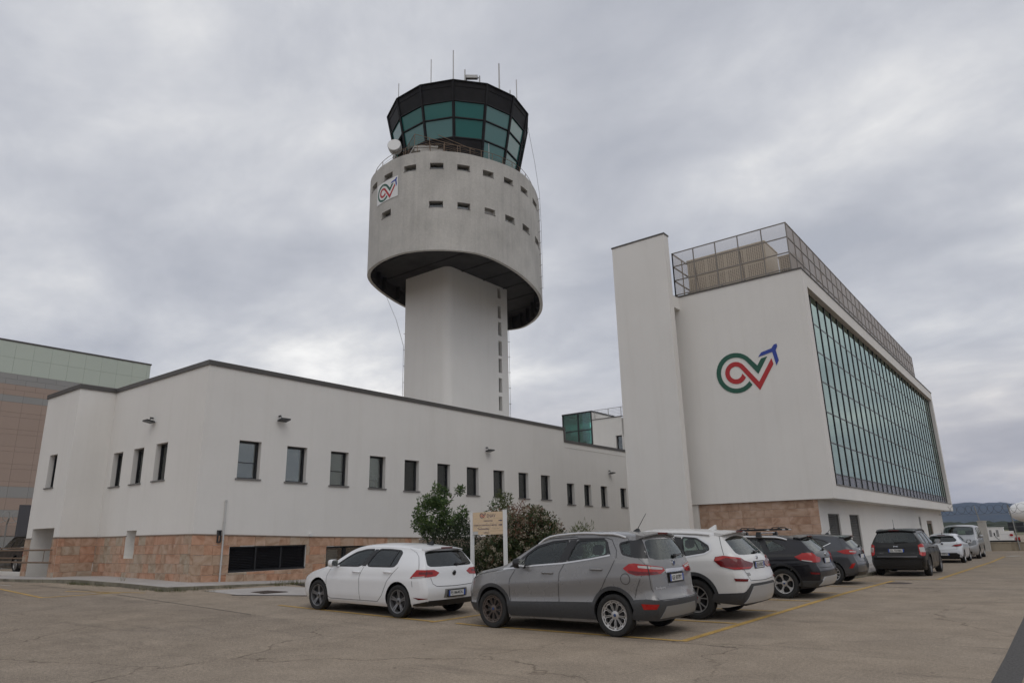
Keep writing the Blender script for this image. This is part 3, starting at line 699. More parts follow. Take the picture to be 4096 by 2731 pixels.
for x0, x1 in ((-27.66, -26.44), (-26.36, -25.32)):
    for z0, z1 in ((7.75, 8.72), (8.79, 9.98), (6.7, 7.55)):
        p_ = MB(); sbx(p_, x0, x1, 42.04, 42.05, z0, z1); p_.build('pane', M['teal_clear'], fr_)
p_ = MB(); sbx(p_, -27.72, -27.71, 42.1, 45.9, 6.7, 9.98); p_.build('pane', M['teal_clear'], fr_)
p_ = MB(); sbx(p_, -27.7, -25.36, 45.94, 45.95, 7.2, 9.97); p_.build('pane', M['teal_clear'], fr_)
bk = MB(); sbx(bk, -27.5, -26.9, 45.5, 45.6, 7.6, 9.5); sbx(bk, -26.3, -25.6, 45.2, 45.3, 7.6, 9.3); bk.build('inner_panel', M['white_paint'], stair)
wfr = MB()
for q in ((-23.38, -23.31, 6.9, 8.1), (-23.31, -22.9, 8.03, 8.1)): ob3(wfr, *q, .15, .22, fm=fS)
wo_ = wfr.build('window', M['black_frame'], stair); pp = MB(); ob3(pp, -23.31, -22.9, 6.9, 8.03, .18, .19, fm=fS); pp.build('pane', M['pane'], wo_)
rl = MB()
for x in (-25.0, -23.9, -22.9): rl.tube([fS(x, 9.38, .08), fS(x, 10.07, .08)], .022, 6)
for k in range(7): rl.tube([fS(-25.0, 9.46+.1*k, .08), fS(-22.7, 9.46+.1*k, .08)], .02 if k == 6 else .008, 5)
rl.build('railing', M['steel'], stair)
cp2 = MB(); sbx(cp2, -25.2, -22.8, 41.96, 42.2, 9.38, 9.42); cp2.build('coping', M['cap'], stair)

# ------------------------------------------------------------------ far stone-clad terminal building (left edge)
term = thing('terminal_building', 'large pink stone clad building with green metal upper storey at the far left', 'building', (-60, 20, 0))
fT = loc_to(term, lambda u, v, d: (-60-d, u, v))
M['pink_a'] = mat('pink_cladding', (.30, .205, .165), .8, objrand=[(.385, .295, .245), (.365, .275, .23), (.40, .31, .26), (.37, .285, .238)])
M['grey_band'] = mat('grey_cladding', (.2, .2, .2), .8, objrand=[(.30, .298, .29), (.275, .275, .27), (.32, .315, .305)])
M['green_panel'] = mat('green_panel', (.37, .42, .36), .5, objrand=[(.50, .555, .49), (.53, .58, .51), (.515, .57, .50)])
tw = MB(); twin = [(-12.0+2.6*k, -10.4+2.6*k, 4.3, 5.0) for k in range(0, 10)] + [(-12.0+2.6*k, -10.4+2.6*k, 2.5, 3.7) for k in range(0, 10)]
gridwall(tw, fT, -14, 26.85, -.5, 16.3, [], .3)
tw.add([fT(26.85, -.5, 0), fT(26.85, -.5, 30), fT(26.85, 16.3, 30), fT(26.85, 16.3, 0)], [(0, 1, 2, 3)]); tw.build('core_wall', M['stone_bed'], term)
unit = MB(); unit.box(-.5, .5, -.5, .5, -.5, .5)
_tm = {}
def cladding(name, mkey, u0, u1, v0, v1, wu, wv, off, th=.06, gap=.01):
    r = 0; v = v0
    while v < v1-.05:
        u = u0-off*(r % 2); h = min(wv, v1-v)
        while u < u1:
            a, b = max(u, u0), min(u+wu, u1); u += wu
            if b-a < .1: continue
            rs = [(a, b, v, v+h)]
            for w in twin: rs = [q for x in rs for q in rect_minus(x, w)]
            for (e, f_, g__, i_) in rs:
                if f_-e < .08 or i_-g__ < .08: continue
                if mkey not in _tm: _tm[mkey] = unit.build(name, M[mkey], term); o = _tm[mkey]
                else: o = bpy.data.objects.new(name, _tm[mkey].data); COL.objects.link(o); o.parent = term
                o.location = fT((e+f_)/2, (g__+i_)/2, -th/2); o.scale = (th, f_-e-gap, i_-g__-gap)
        v += wv; r += 1
cladding('green_wall_panel', 'green_panel', 6, 26.85, 14.1, 16.5, 1.21, 1.2, 0)
cladding('grey_stone_slab', 'grey_band', 14, 26.85, 13.3, 14.1, 1.3, .4, .6)
cladding('pink_stone_slab', 'pink_a', 14, 26.85, 12.5, 13.3, 1.3, .4, .6)
cladding('grey_stone_slab', 'grey_band', 14, 26.85, 12.0, 12.5, 1.3, .5, .6)
z = 5.9; k = 0
while z < 11.9:
    hgt = (.35 if k % 2 == 0 else .9); cladding('pink_stone_slab', 'pink_a', 14, 22.0, z, min(z+hgt, 12.0), 1.3, hgt, .6*(k % 2)); z += hgt; k += 1
cladding('grey_stone_slab', 'grey_band', 14, 22, 5.1, 5.9, 1.3, .8, .6); cladding('pink_stone_slab', 'pink_a', 14, 22, 4.25, 5.1, 1.3, .85, .6)
cladding('grey_stone_slab', 'grey_band', 14, 22, 3.75, 4.25, 1.3, .5, .6); cladding('pink_stone_slab', 'pink_a', 14, 22, 2.45, 3.75, 1.3, 1.3, .6)
cladding('grey_stone_slab', 'grey_band', 14, 22, 0.2, 2.45, 1.3, 1.1, .6)
for w in twin:
    if w[1] < 9: continue
    f_ = MB(); 
    for q in ((w[0], w[1], w[2], w[2]+.12), (w[0], w[1], w[3]-.12, w[3]), (w[0], w[0]+.22, w[2]+.12, w[3]-.12), (w[1]-.22, w[1], w[2]+.12, w[3]-.12)): ob3(f_, *q, -.1, 0, fm=fT)
    wo_ = f_.build('window', M['white_paint'], term); p_ = MB(); ob3(p_, w[0]+.22, w[1]-.22, w[2]+.12, w[3]-.12, -.03, -.02, fm=fT); p_.build('pane', M['cab_pale'], wo_)
tc_ = MB(); ob3(tc_, 6, 26.9, 16.5, 16.62, -.1, .5, fm=fT); tc_.build('roof_edge', M['cap'], term)
# @@SPLIT
EMB = {"G":[[0.5532,0.1022],[0.5129,0.0637],[0.4664,0.0333],[0.4149,0.0122],[0.3601,0.0009],[0.3037,0.0],[0.2475,0.0096],[0.1932,0.0294],[0.1427,0.0589],[0.0977,0.0973],[0.0598,0.1433],[0.0302,0.1955],[0.01,0.2522],[0.0,0.3115],[0.0006,0.3713],[0.0119,0.4296],[0.0333,0.4844],[0.0644,0.5338],[0.1038,0.5761],[0.1503,0.6099],[0.2023,0.634],[0.2579,0.6477],[0.3152,0.6506],[0.3723,0.6428],[0.4274,0.6245],[0.4785,0.5964],[0.5242,0.5597],[0.5629,0.5155],[0.6636,0.3876],[0.7331,0.49],[0.8286,0.5064],[0.6634,0.2565],[0.5016,0.4819],[0.4697,0.5147],[0.4327,0.5414],[0.3918,0.561],[0.3483,0.5729],[0.3037,0.5765],[0.2594,0.5717],[0.2169,0.5587],[0.1777,0.5378],[0.1431,0.5096],[0.1144,0.4752],[0.0925,0.4356],[0.0782,0.3923],[0.0719,0.3468],[0.0739,0.3005],[0.0841,0.2551],[0.1021,0.2121],[0.1272,0.173],[0.1585,0.139],[0.195,0.1112],[0.2354,0.0905],[0.2783,0.0776],[0.3224,0.0727],[0.3662,0.0759],[0.4083,0.0872],[0.4474,0.1061],[0.4822,0.132],[0.5118,0.164]],"R":[[0.4647,0.2299],[0.4405,0.1973],[0.4094,0.1716],[0.373,0.1545],[0.3334,0.1467],[0.2927,0.1488],[0.2531,0.1608],[0.2169,0.1821],[0.1861,0.2114],[0.1626,0.2473],[0.1477,0.2877],[0.1424,0.3302],[0.1469,0.3725],[0.1611,0.4121],[0.1841,0.4467],[0.2146,0.4743],[0.2508,0.4933],[0.2906,0.5027],[0.3317,0.502],[0.3717,0.4913],[0.4085,0.4712],[0.44,0.443],[0.663,0.1298],[0.8898,0.4661],[0.9099,0.3735],[0.6608,0.0007],[0.3968,0.3868],[0.3924,0.3897],[0.3734,0.4084],[0.3505,0.4217],[0.3253,0.4289],[0.2994,0.4294],[0.2744,0.4231],[0.2521,0.4104],[0.2339,0.3922],[0.2209,0.3696],[0.2142,0.3441],[0.2141,0.3175],[0.2206,0.2914],[0.2333,0.2676],[0.2513,0.2477],[0.2734,0.2329],[0.2981,0.2242],[0.3239,0.2221],[0.3491,0.2267],[0.372,0.2377],[0.3913,0.2543],[0.4056,0.2756],[0.4141,0.3001]],"B":[[0.6929,0.5193],[0.7478,0.5847],[0.909,0.6212],[0.9517,0.6734],[0.9942,0.6814],[1.0,0.6389],[0.9687,0.5826],[0.995,0.4169],[0.9531,0.3423],[0.9137,0.563]]}
def emblem(parent, fn, w, d=.015, mats=None, name='emblem', off=0.):
    """interlaced ring and arrow mark: fn(u,v,d) with u,v measured from its lower left corner"""
    o = sub(name, parent)
    for key, nm, m in (('G', 'green_band', 'green_logo'), ('R', 'red_band', 'red_logo'), ('B', 'blue_arrow', 'blue_logo')):
        mb = MB(); mb.prism([(p[0]*w, p[1]*w) for p in EMB[key]], fn, off, off+d); mb.build(nm, M[(mats or {}).get(key, m)], o)
    return o

# ------------------------------------------------------------------ control tower
tower = thing('control_tower', 'tall concrete airport control tower with a round drum and a dark glazed cab', 'control tower', (-33, 37, 0))
Lt = tower.location
def T(p): return (p[0]-Lt.x, p[1]-Lt.y, p[2]-Lt.z)
# shaft: plan rectangle with a rounded front corner, slots near its rear edge
SX0, SX1, SY0, SY1 = -35.38, -31.15, 33.4, 40.12
def shaft_pts():
    r = .55; out = [(SX0, SY0)]
    for k in range(9):
        a = -PI/2 + PI/2*k/8; out.append((SX1-r+r*math.cos(a), SY0+r+r*math.sin(a)))
    return out
sp = shaft_pts(); sm = MB()
for a, b in zip(sp, sp[1:]): sm.quad(T((*a, 0)), T((*b, 0)), T((*b, 20.3)), T((*a, 20.3)))
slots = [(38.97, 39.37, 19.17, 20.05), (38.97, 39.37, 17.55, 18.6), (38.97, 39.37, 16.18, 17.25), (38.97, 39.38, 14.62, 15.76), (38.95, 39.36, 13.3, 14.4), (38.93, 39.34, 11.82, 12.9), (38.9, 39.31, 10.45, 11.52), (38.88, 39.29, 9.0, 10.1), (38.88, 39.29, 7.6, 8.7)]
gridwall(sm, lambda u, v, d: T((SX1-d, u, v)), sp[-1][1], SY1, 0, 20.3, slots, .35)
sm.quad(T((SX1, SY1, 0)), T((SX0, SY1, 0)), T((SX0, SY1, 20.3)), T((SX1, SY1, 20.3))); sm.quad(T((SX0, SY1, 0)), T((SX0, SY0, 0)), T((SX0, SY0, 20.3)), T((SX0, SY1, 20.3)))
sh = sm.build('shaft', [M['plaster'], M['interior']], tower)
for (a, b, c, d) in slots:
    q = MB(); q.box(SX1-.3-Lt.x, SX1-.28-Lt.x, a-Lt.y, b-Lt.y, c, d); wq = q.build('slot_window', M['pane'], tower)
# drum: oval plan
CTL = [(-36.15, 31.0), (-34.6, 29.05), (-32.6, 28.15), (-30.5, 28.0), (-29.0, 28.5), (-27.8, 29.4), (-26.85, 30.6), (-26.3, 31.95), (-26.05, 33.6), (-26.1, 35.4), (-26.5, 37.2), (-27.3, 39.2), (-28.6, 41.3), (-30.2, 43.2), (-32.3, 45.0), (-34.6, 46.1), (-36.9, 45.2), (-38.2, 42), (-38.3, 38.5), (-37.6, 34.6)]
NC = len(CTL)
def oval(s):
    s %= NC*16; i = int(s//16); t = s/16-i; p0, p1, p2, p3 = [np.array(CTL[(i+k) % NC]) for k in (-1, 0, 1, 2)]
    return .5*((2*p1)+(-p0+p2)*t+(2*p0-5*p1+4*p2-p3)*t*t+(-p0+3*p1-3*p2+p3)*t**3)
def oval_n(s):
    d = oval(s+.05)-oval(s-.05); d /= np.linalg.norm(d); return np.array([d[1], -d[0]])   # outward
def warp(s, z):
    s %= NC*16
    k = np.interp(s, [0, 100, 165, 200, 260, 320], [0, 0, 1, .8, 0, 0]); k = k*k*(3-2*k)
    return z + k*np.interp(z, [18.5, 19, 22.2, 25.2, 26, 27.5], [-.6, -.55, .35, .5, .62, .62])
def fDr(s, z, d): p = oval(s)-oval_n(s)*d; return T((p[0], p[1], warp(s, z)))
dwin = [(22.6, 29.5, 24.72, 25.16), (36.4, 43.0, 24.74, 25.16), (51.5, 60.6, 24.75, 25.17), (70.4, 79.7, 24.75, 25.17), (89.1, 98.2, 24.75, 25.16), (108.9, 118, 24.72, 25.13), (127.3, 136.1, 24.72, 25.12), (144.9, 154.9, 24.7, 25.1), (164.1, 173.7, 24.7, 25.1),
        (35.3, 42.4, 22.0, 22.45), (70.0, 79.5, 22.0, 22.43), (89.2, 98.3, 21.98, 22.42), (110, 118.8, 22.0, 22.4), (127.7, 136.8, 21.95, 22.36), (146, 156, 21.93, 22.33), (166.4, 176.5, 21.93, 22.33)]
dm = MB()
gridwall(dm, fDr, 0, 320, 19.05, 26.03, dwin, .45, du=3)
dr = dm.build('drum', [M['concrete'], M['interior']], tower, smooth=40)
un = MB()
for k in range(80):
    s0, s1 = k*4, k*4+4
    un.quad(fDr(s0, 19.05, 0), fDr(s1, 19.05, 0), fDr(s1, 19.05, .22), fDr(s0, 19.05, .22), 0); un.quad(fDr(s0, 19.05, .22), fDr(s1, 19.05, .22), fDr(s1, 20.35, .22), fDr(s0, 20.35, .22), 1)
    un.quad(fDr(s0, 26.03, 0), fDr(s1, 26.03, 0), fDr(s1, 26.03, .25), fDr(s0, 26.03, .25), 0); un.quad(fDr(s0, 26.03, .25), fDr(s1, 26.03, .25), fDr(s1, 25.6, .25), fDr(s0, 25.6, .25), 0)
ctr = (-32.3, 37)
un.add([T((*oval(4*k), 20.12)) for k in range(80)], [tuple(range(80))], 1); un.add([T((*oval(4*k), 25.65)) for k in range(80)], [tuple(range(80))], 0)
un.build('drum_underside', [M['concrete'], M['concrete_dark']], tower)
rb = MB()
for k in range(0, 320, 9):
    p, n = oval(k), oval_n(k); a = p-n*.24; b = p-n*.5; t_ = np.array([-n[1], n[0]])*.06
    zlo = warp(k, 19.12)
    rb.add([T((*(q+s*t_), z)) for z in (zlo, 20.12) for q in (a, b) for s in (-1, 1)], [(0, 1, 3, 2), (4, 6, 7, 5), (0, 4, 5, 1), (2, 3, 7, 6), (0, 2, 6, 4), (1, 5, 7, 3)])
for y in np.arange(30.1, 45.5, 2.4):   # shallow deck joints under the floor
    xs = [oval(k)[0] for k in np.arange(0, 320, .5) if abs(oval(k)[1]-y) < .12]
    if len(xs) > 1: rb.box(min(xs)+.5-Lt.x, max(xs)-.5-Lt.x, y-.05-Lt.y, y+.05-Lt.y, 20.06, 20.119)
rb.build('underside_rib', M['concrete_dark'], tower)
for (a, b, c, d) in dwin:
    q = MB(); q.add([fDr(a+.15, c+.02, .3), fDr(b-.15, c+.02, .3), fDr(b-.15, d-.02, .3), fDr(a+.15, d-.02, .3)], [(0, 1, 2, 3)])
    wq = q.build('drum_window', M['pane'] if (a, c) != (110, 22.0) else M['pale_grey'], tower)
    s_ = MB(); s_.add([fDr(u, v, dd) for u in (a-.2, b+.2) for v in (c-.035, c+.003) for dd in (-.03, .3)], [(0, 1, 3, 2), (4, 6, 7, 5), (0, 4, 5, 1), (2, 3, 7, 6), (0, 2, 6, 4), (1, 5, 7, 3)]); s_.build('sill', M['sill'], wq)
# banner with the emblem, hung on the drum
bn = MB()
u0_, u1_, v0_, v1_ = 30.5, 47.5, 23.18, 24.66
for k in range(8):
    a, b = u0_+(u1_-u0_)*k/8, u0_+(u1_-u0_)*(k+1)/8; bn.quad(fDr(a, v0_, -.03), fDr(b, v0_, -.03), fDr(b, v1_, -.03), fDr(a, v1_, -.03))
ban = thing('emblem_banner', 'white banner with a green, red and blue ring and arrow emblem on the tower drum', 'banner', tuple(Lt))
bn.build('sheet', M['white_paint'], ban)
bw = np.linalg.norm(oval(u1_)-oval(u0_)); sc = (u1_-u0_)/bw
emblem(ban, lambda u, v, d: fDr(u0_+(.12+u)*sc, v0_+.06+v*.97, -.03-d), bw*.9, .006, off=.004)

# cab: 14-sided, leaning outwards
CX, CY = -31.07, 34.5; NF = 14; PH = R(-129.31)
def cabr(z): return 5.35-.205*(32-z)
def cabp(k, z, dr=0.): a = PH+2*PI*k/NF; r = cabr(z)+dr; return np.array([CX+r*math.cos(a), CY+r*math.sin(a), z])
def cabf(k, u, z, dr=0.): p = cabp(k, z, dr)*(1-u)+cabp(k+1, z, dr)*u; return T(p)
LV = [26.1, 28.02, 29.4, 30.58, 32.0]
cabe = MB()   # dark core, floor and roof
for k in range(NF):
    cabe.quad(cabf(k, 0, 25.7, -.5), cabf(k, 1, 25.7, -.5), cabf(k, 1, 31.9, -.5), cabf(k, 0, 31.9, -.5), 1)
    cabe.quad(cabf(k, 0, 32.0), cabf(k, 1, 32.0), cabf(k, 1, 32.04, -.4), cabf(k, 0, 32.04, -.4), 0)
cabe.add([cabf(k, 0, 31.95) for k in range(NF)], [tuple(range(NF))], 0)
cabe.add([cabf(k, 0, 26.1) for k in range(NF)], [tuple(range(NF))], 0)
cabe.build('cab_core', [M['cab_dark'], M['interior']], tower)
fasc = MB()
def panel(k, z0, z1, name, m, inset=.045, dr=-.03, th=.05, u0=0., u1=1.):
    q = MB(); L_ = 2*cabr(z0)*math.sin(PI/NF); e = inset/L_
    P = [cabf(k, u, z, dr-dd) for dd in (0, th) for z in (z0+inset*.6, z1-inset*.6) for u in (u0+e, u1-e)]
    q.add(P, [(0, 1, 3, 2), (4, 6, 7, 5), (0, 4, 5, 1), (2, 3, 7, 6), (0, 2, 6, 4), (1, 5, 7, 3)]); return q.build(name, m, tower)
for k in range(NF):
    panel(k, LV[3], LV[4], 'fascia_panel', M['cab_dark'], dr=.0, inset=.01)
    dark_bottom = k in (0, 1, 2, 3, 12, 13)
    panel(k, LV[2], LV[3], 'cab_pane', M['cab_teal'] if k in (1, 2, 3) else M['cab_pale'])
    if k == 0: continue
    panel(k, LV[1], LV[2], 'cab_pane', M['cab_teal'] if k in (3,) else M['cab_pale'])
    if k in (0, 1, 2, 3): panel(k, LV[0], LV[1], 'cab_sill_panel', M['cab_dark'], dr=-.0, inset=.01)
    else: panel(k, 26.2, LV[1], 'cab_pane', M['cab_pale'])
# open door in the facet that faces the landing
q = MB(); panel(0, LV[0], LV[1]-.4, 'cab_sill_panel', M['cab_dark'], u1=.14); panel(0, LV[0], LV[2], 'door_jamb', M['cab_dark'], u0=.84)
panel(0, LV[1]-.35, LV[2], 'cab_pane', M['cab_pale'], u1=.12)
for k in range(NF):
    q = MB(); q.bar(cabf(k, 0, LV[0], .0), cabf(k, 0, LV[4]-.02, .0), .15, .15); q.build('cab_mullion', M['cab_dark'], tower)
for k in range(NF):
    def tbar(a, b, w, h):
        q = MB(); q.bar(a, b, w, h); q.build('cab_transom', M['cab_dark'], tower)
    for z in (LV[2], LV[3]): tbar(cabf(k, 0, z, .0), cabf(k, 1, z, .0), .1, .09)
    if k != 0: tbar(cabf(k, 0, LV[1], .0), cabf(k, 1, LV[1], .0), .1, .09)
    tbar(cabf(k, 0, 31.97, .03), cabf(k, 1, 31.97, .03), .1, .08); tbar(cabf(k, 0, 31.6, .015), cabf(k, 1, 31.6, .015), .03, .03)
dl = MB(); p_ = [cabf(0, .25, 28.9, -.45), cabf(0, .7, 28.9, -.45), cabf(0, .7, 28.98, -.45), cabf(0, .25, 28.98, -.45)]; dl.add(p_, [(0, 1, 2, 3)]); dl.build('ceiling_lamp', M['pale_grey'], tower)
# rail round the drum, landing and stair
rr = MB()
prev = None
for k in np.arange(0, 320, 2.5):
    for h, r_ in ((.18, .008), (.32, .008), (.46, .008), (.72, .02)):
        rr.tube([fDr(k, 26.03+h, .33), fDr(k+2.5, 26.03+h, .33)], r_, 5, cap=False)
for k in np.arange(0, 320, 10): rr.tube([fDr(k, 25.7, .33), fDr(k, 26.75, .33)], .022, 6)
rr.build('drum_railing', M['steel_brown'], tower)
ld = MB()
A_, B_, C_, D_ = (-32.6, 30.3), (-30.35, 29.2), (-29.2, 30.3), (-31.3, 31.2)
ld.add([T((*p, z)) for z in (27.25, 27.4) for p in (A_, B_, C_, D_)], [(0, 1, 2, 3), (4, 5, 6, 7), (0, 1, 5, 4), (1, 2, 6, 5), (2, 3, 7, 6), (3, 0, 4, 7)])
n_ = 8
for i in range(n_):   # flight down to the deck
    t0, t1 = i/n_, (i+1)/n_; z = 27.25-(27.25-25.8)*t1
    for (e, f_) in (((B_, (-27.45, 30.6)), (C_, (-27.0, 31.6))),):
        a0 = np.array(e[0])*(1-t0)+np.array(e[1])*t0; a1 = np.array(e[0])*(1-t1)+np.array(e[1])*t1; b0 = np.array(f_[0])*(1-t0)+np.array(f_[1])*t0; b1 = np.array(f_[0])*(1-t1)+np.array(f_[1])*t1
        ld.add([T((*p, zz)) for zz in (z-.12, z+.06) for p in (a0, a1, b1, b0)], [(0, 1, 2, 3), (4, 5, 6, 7), (0, 1, 5, 4), (1, 2, 6, 5), (2, 3, 7, 6), (3, 0, 4, 7)])
ld.build('stair_landing', M['concrete'], tower)
lr = MB()
for h, r_ in ((.2, .01), (.35, .01), (.5, .01), (.65, .01), (.85, .024)):
    lr.tube([T((*A_, 27.4+h)), T((*B_, 27.4+h))], r_, 5); lr.tube([T((*B_, 27.4+h)), T((-27.45, 30.6, 25.95+h))], r_, 5)
    if h > .6: lr.tube([T((*C_, 27.4+h)), T((-27.0, 31.6, 25.95+h))], r_, 5)
for p in (A_, B_, tuple((np.array(A_)+np.array(B_))/2)): lr.tube([T((*p, 27.4)), T((*p, 28.25))], .024, 6)
for t in (.33, .66, 1): lr.tube([T((B_[0]+(-27.45-B_[0])*t, B_[1]+(30.6-B_[1])*t, 27.4-1.45*t)), T((B_[0]+(-27.45-B_[0])*t, B_[1]+(30.6-B_[1])*t, 28.25-1.45*t))], .022, 6)
lr.build('stair_railing', M['steel_brown'], tower)
# lightning conductor wires
lw_ = MB()
p1_ = cabp(6, 31, .15); lw_.tube([T((-26.6, 36.6, 30.9)), T((-26.3, 36.9, 30.9))], .02, 5); lw_.tube([T((-26.3, 36.9, 30.9)), T((-26.5, 37.9, 28.5)), T((-26.8, 38.8, 26.4)), T((-26.95, 39.1, 24.0)), T((-27.0, 39.1, 18.9))], .012, 5)
for z in np.arange(19, 26.5, .9): lw_.tube([T((-27.3, 39.2, z)), T((-27.0, 39.1, z))], .014, 5)
lw_.tube([T((-35.9, 33.0, 17.0)), T((-35.45, 33.35, 15.0)), T((-35.45, 33.35, 7))], .014, 5); lw_.tube([T((-37.0, 33.0, 19.0)), T((-35.9, 33.0, 17.0))], .012, 5)
lw_.tube([T((-31.1, 40.2, 18)), T((-31.1, 40.2, 7))], .014, 5)
for z in np.arange(7.5, 16, 1.2): lw_.tube([T((-35.45, 33.35, z)), T((-35.3, 33.45, z))], .02, 4); lw_.tube([T((-31.2, 40.1, z)), T((-31.05, 40.25, z))], .02, 4)
lw_.build('lightning_conductor', M['dark_frame'], tower)

# things standing on the tower
def az_pos(az, r=4.7, near=True):
    d = np.array([math.cos(R(az)), math.sin(R(az))]); c = np.array([CX, CY]); b = d@c; disc = b*b-(c@c-r*r)
    t = b-math.sqrt(disc) if disc > 0 else b
    return d*t, t
ants = [(137.69, 35.99, 'short pale whip antenna at the left edge of the tower cab roof', .03), (134.66, 37.87, 'thin tall whip antenna left of the highest one on the cab roof', .03), (132.53, 38.58, 'tallest white whip antenna on the tower cab roof', .038),
        (131.41, 37.23, 'short stout antenna between the tallest one and the roof camera', .045), (128.11, 37.68, 'thick tall beige antenna right of the roof camera', .05), (127.09, 35.74, 'stub antenna just left of the rightmost whip on the cab roof', .04), (126.46, 36.49, 'rightmost whip antenna on the tower cab roof', .035)]
for az_, el_, lab, r_ in ants:
    p, t = az_pos(az_); zt = CAM_H+t*math.tan(R(el_)); m = MB()
    m.tube([(0, 0, 0), (0, 0, zt-32.05)], [r_*1.15, r_], 8); m.tube([(0, 0, 0), (0, 0, .3)], r_*1.7, 8)
    o = m.build('whip_antenna', M['pale_grey']); o.location = (p[0], p[1], 32.05); tag(o, lab, 'antenna', 'antennas on the tower')
pa = oval(118)-oval_n(118)*.45; m = MB(); m.tube([(0, 0, 0), (0, 0, 2.0)], [.03, .018], 6); m.tube([(0, 0, 0), (0, 0, .8)], .045, 6)
o = m.build('whip_antenna', M['pale_grey']); o.location = (pa[0], pa[1], 25.66); tag(o, 'single slim antenna clamped at the drum railing below the cab', 'antenna', 'antennas on the tower')
p, t = az_pos(130.0); cam_ = thing('roof_camera', 'boxy grey camera on a bent post on the tower cab roof', 'camera', (p[0], p[1], 32.05))
m = MB(); m.tube([(0, 0, 0), (0, 0, .95)], .05, 6); m.tube([(0, 0, .8), (-.25, -.12, .8)], .035, 6); m.build('post', M['steel'], cam_)
m = MB(); d0 = Vector((-.79, -.6, 0)); m.bar(Vector((-.12, -.08, .85)), Vector((-.85, -.52, .95)), .26, .24); m.build('housing', M['pale_grey'], cam_)
m = MB(); m.bar(Vector((-.8, -.5, .8)), Vector((-.9, -.55, .8)), .3, .36); m.build('lens_plate', M['spandrel'], cam_)
dish = thing('dish_antenna', 'white drum shaped microwave dish on the left rim of the tower drum', 'dish antenna', (-31.66, 28.6, 26.0))
ax = Vector((.55, -.80, .12)).normalized(); m = MB(); c0 = Vector((0, 0, 1.5))
xq = ax.orthogonal().normalized(); yq = ax.cross(xq)
def ring(r, h): return [c0+ax*h+xq*r*math.cos(2*PI*j/28)+yq*r*math.sin(2*PI*j/28) for j in range(28)]
rs_ = [ring(.30, -.42), ring(.44, -.3), ring(.47, -.1), ring(.47, .22), ring(.44, .25)]
m.add([p for q in rs_ for p in q], [(i*28+j, i*28+(j+1) % 28, (i+1)*28+(j+1) % 28, (i+1)*28+j) for i in range(4) for j in range(28)]+[tuple(range(28))]); m.build('shroud', M['pale_grey'], dish, smooth=40)
m = MB(); m.add(ring(.445, .245), [tuple(range(28))]); m.build('radome_face', M['white_paint'], dish)
m = MB(); m.tube([(0, 0, -.2), (0, 0, 1.2)], .07, 8); m.bar((-.1, 0, .75), (.25, -.1, .55), .14, .2); m.bar((0, 0, 1.0), Vector((0, 0, 1.5))-ax*.4, .12, .12); m.build('mount', M['steel'], dish)

# ------------------------------------------------------------------ operations building (right): white slab, logo wall, glass front
ops = thing('operations_building', 'tall white building with an emblem on its end wall and a long teal glass front', 'building', (-6.91, 29.3, 0))
Lp = ops.location
YL, XF = 29.3, -6.91
fL = loc_to(ops, lambda u, v, d: (u, YL+d, v)); fF = loc_to(ops, lambda u, v, d: (XF-d, u, v)); fX = loc_to(ops, lambda u, v, d: (-7.6-d, u, v)); fP = loc_to(ops, lambda u, v, d: (u, 28.2+d, v))
def pbx(mb, x0, x1, y0, y1, z0, z1, mi=0): mb.box(x0-Lp.x, x1-Lp.x, y0-Lp.y, y1-Lp.y, z0-Lp.z, z1-Lp.z, mi)
ow = MB()
GO = (29.92, 65.75, 3.31, 11.62)
ow.quad(fL(-13.2, 2.74, 0), fL(XF, 2.74, 0), fL(XF, 12.25, 0), fL(-13.2, 12.25, 0))
gridwall(ow, fF, YL, 66.3, 2.74, 12.25, [GO], .27, closed_back=False)
ow.quad(fL(-13.2, 2.74, 0), fL(XF, 2.74, 0), fL(XF, 2.74, 37), fL(-13.2, 2.74, 37))      # underside of the overhang
ow.quad(fL(-13.2, 12.2, .0), fL(XF, 12.2, .0), fL(XF, 12.2, 37), fL(-13.2, 12.2, 37)); ow.quad(fL(XF, 2.74, 37), fL(-13.2, 2.74, 37), fL(-13.2, 12.25, 37), fL(XF, 12.25, 37))
ow.quad(fL(-13.2, -.5, 0), fL(-13.2, -.5, 37), fL(-13.2, 12.25, 37), fL(-13.2, 12.25, 0))
DO = [(30.8, 32.66, -.1, 2.2), (34.45, 36.33, -.1, 2.2), (53.45, 54.3, .2, 2.25), (56.65, 59.1, -.1, 2.0)]
gridwall(ow, fX, 29.45, 64.85, -.6, 2.745, DO, .2)
ow.quad(fL(-13.2, -.5, .15), fL(-7.6, -.5, .15), fL(-7.6, 2.745, .15), fL(-13.2, 2.745, .15)); ow.quad(fX(64.85, -.6, 0), fX(64.85, -.6, 8), fX(64.85, 2.745, 8), fX(64.85, 2.745, 0))
pbx(ow, -13.0, -12.52, 29.36, 29.449, -.5, 2.735)
# slab standing clear of the end wall, tied to it at roof level
pbx(ow, -15.25, -12.47, 28.2, 28.65, -.5, 15.13); pbx(ow, -14.6, -12.475, 28.651, 29.299, 11.63, 12.2); pbx(ow, -14.4, -13.6, 28.651, 29.29, -.5, 11.628)
ow.build('rendered_wall', [M['plaster'], M['interior']], ops)
cp = MB(); pbx(cp, -15.28, -12.44, 28.17, 28.68, 15.13, 15.2); pbx(cp, -12.46, XF+.04, YL-.04, YL+.3, 12.251, 12.31); pbx(cp, XF-.3, XF+.04, YL+.3, 66.34, 12.251, 12.31)
cp.build('parapet_capping', M['cap'], ops)
pb = MB()
for a, b in ((29.5, 30.75), (32.7, 34.4), (36.38, 53.4), (54.35, 56.6), (59.15, 64.8)): ob3(pb, a, b, -.3, .36, -.004, .05, fm=fX)
pb.build('plinth_band', M['pale_grey'], ops)
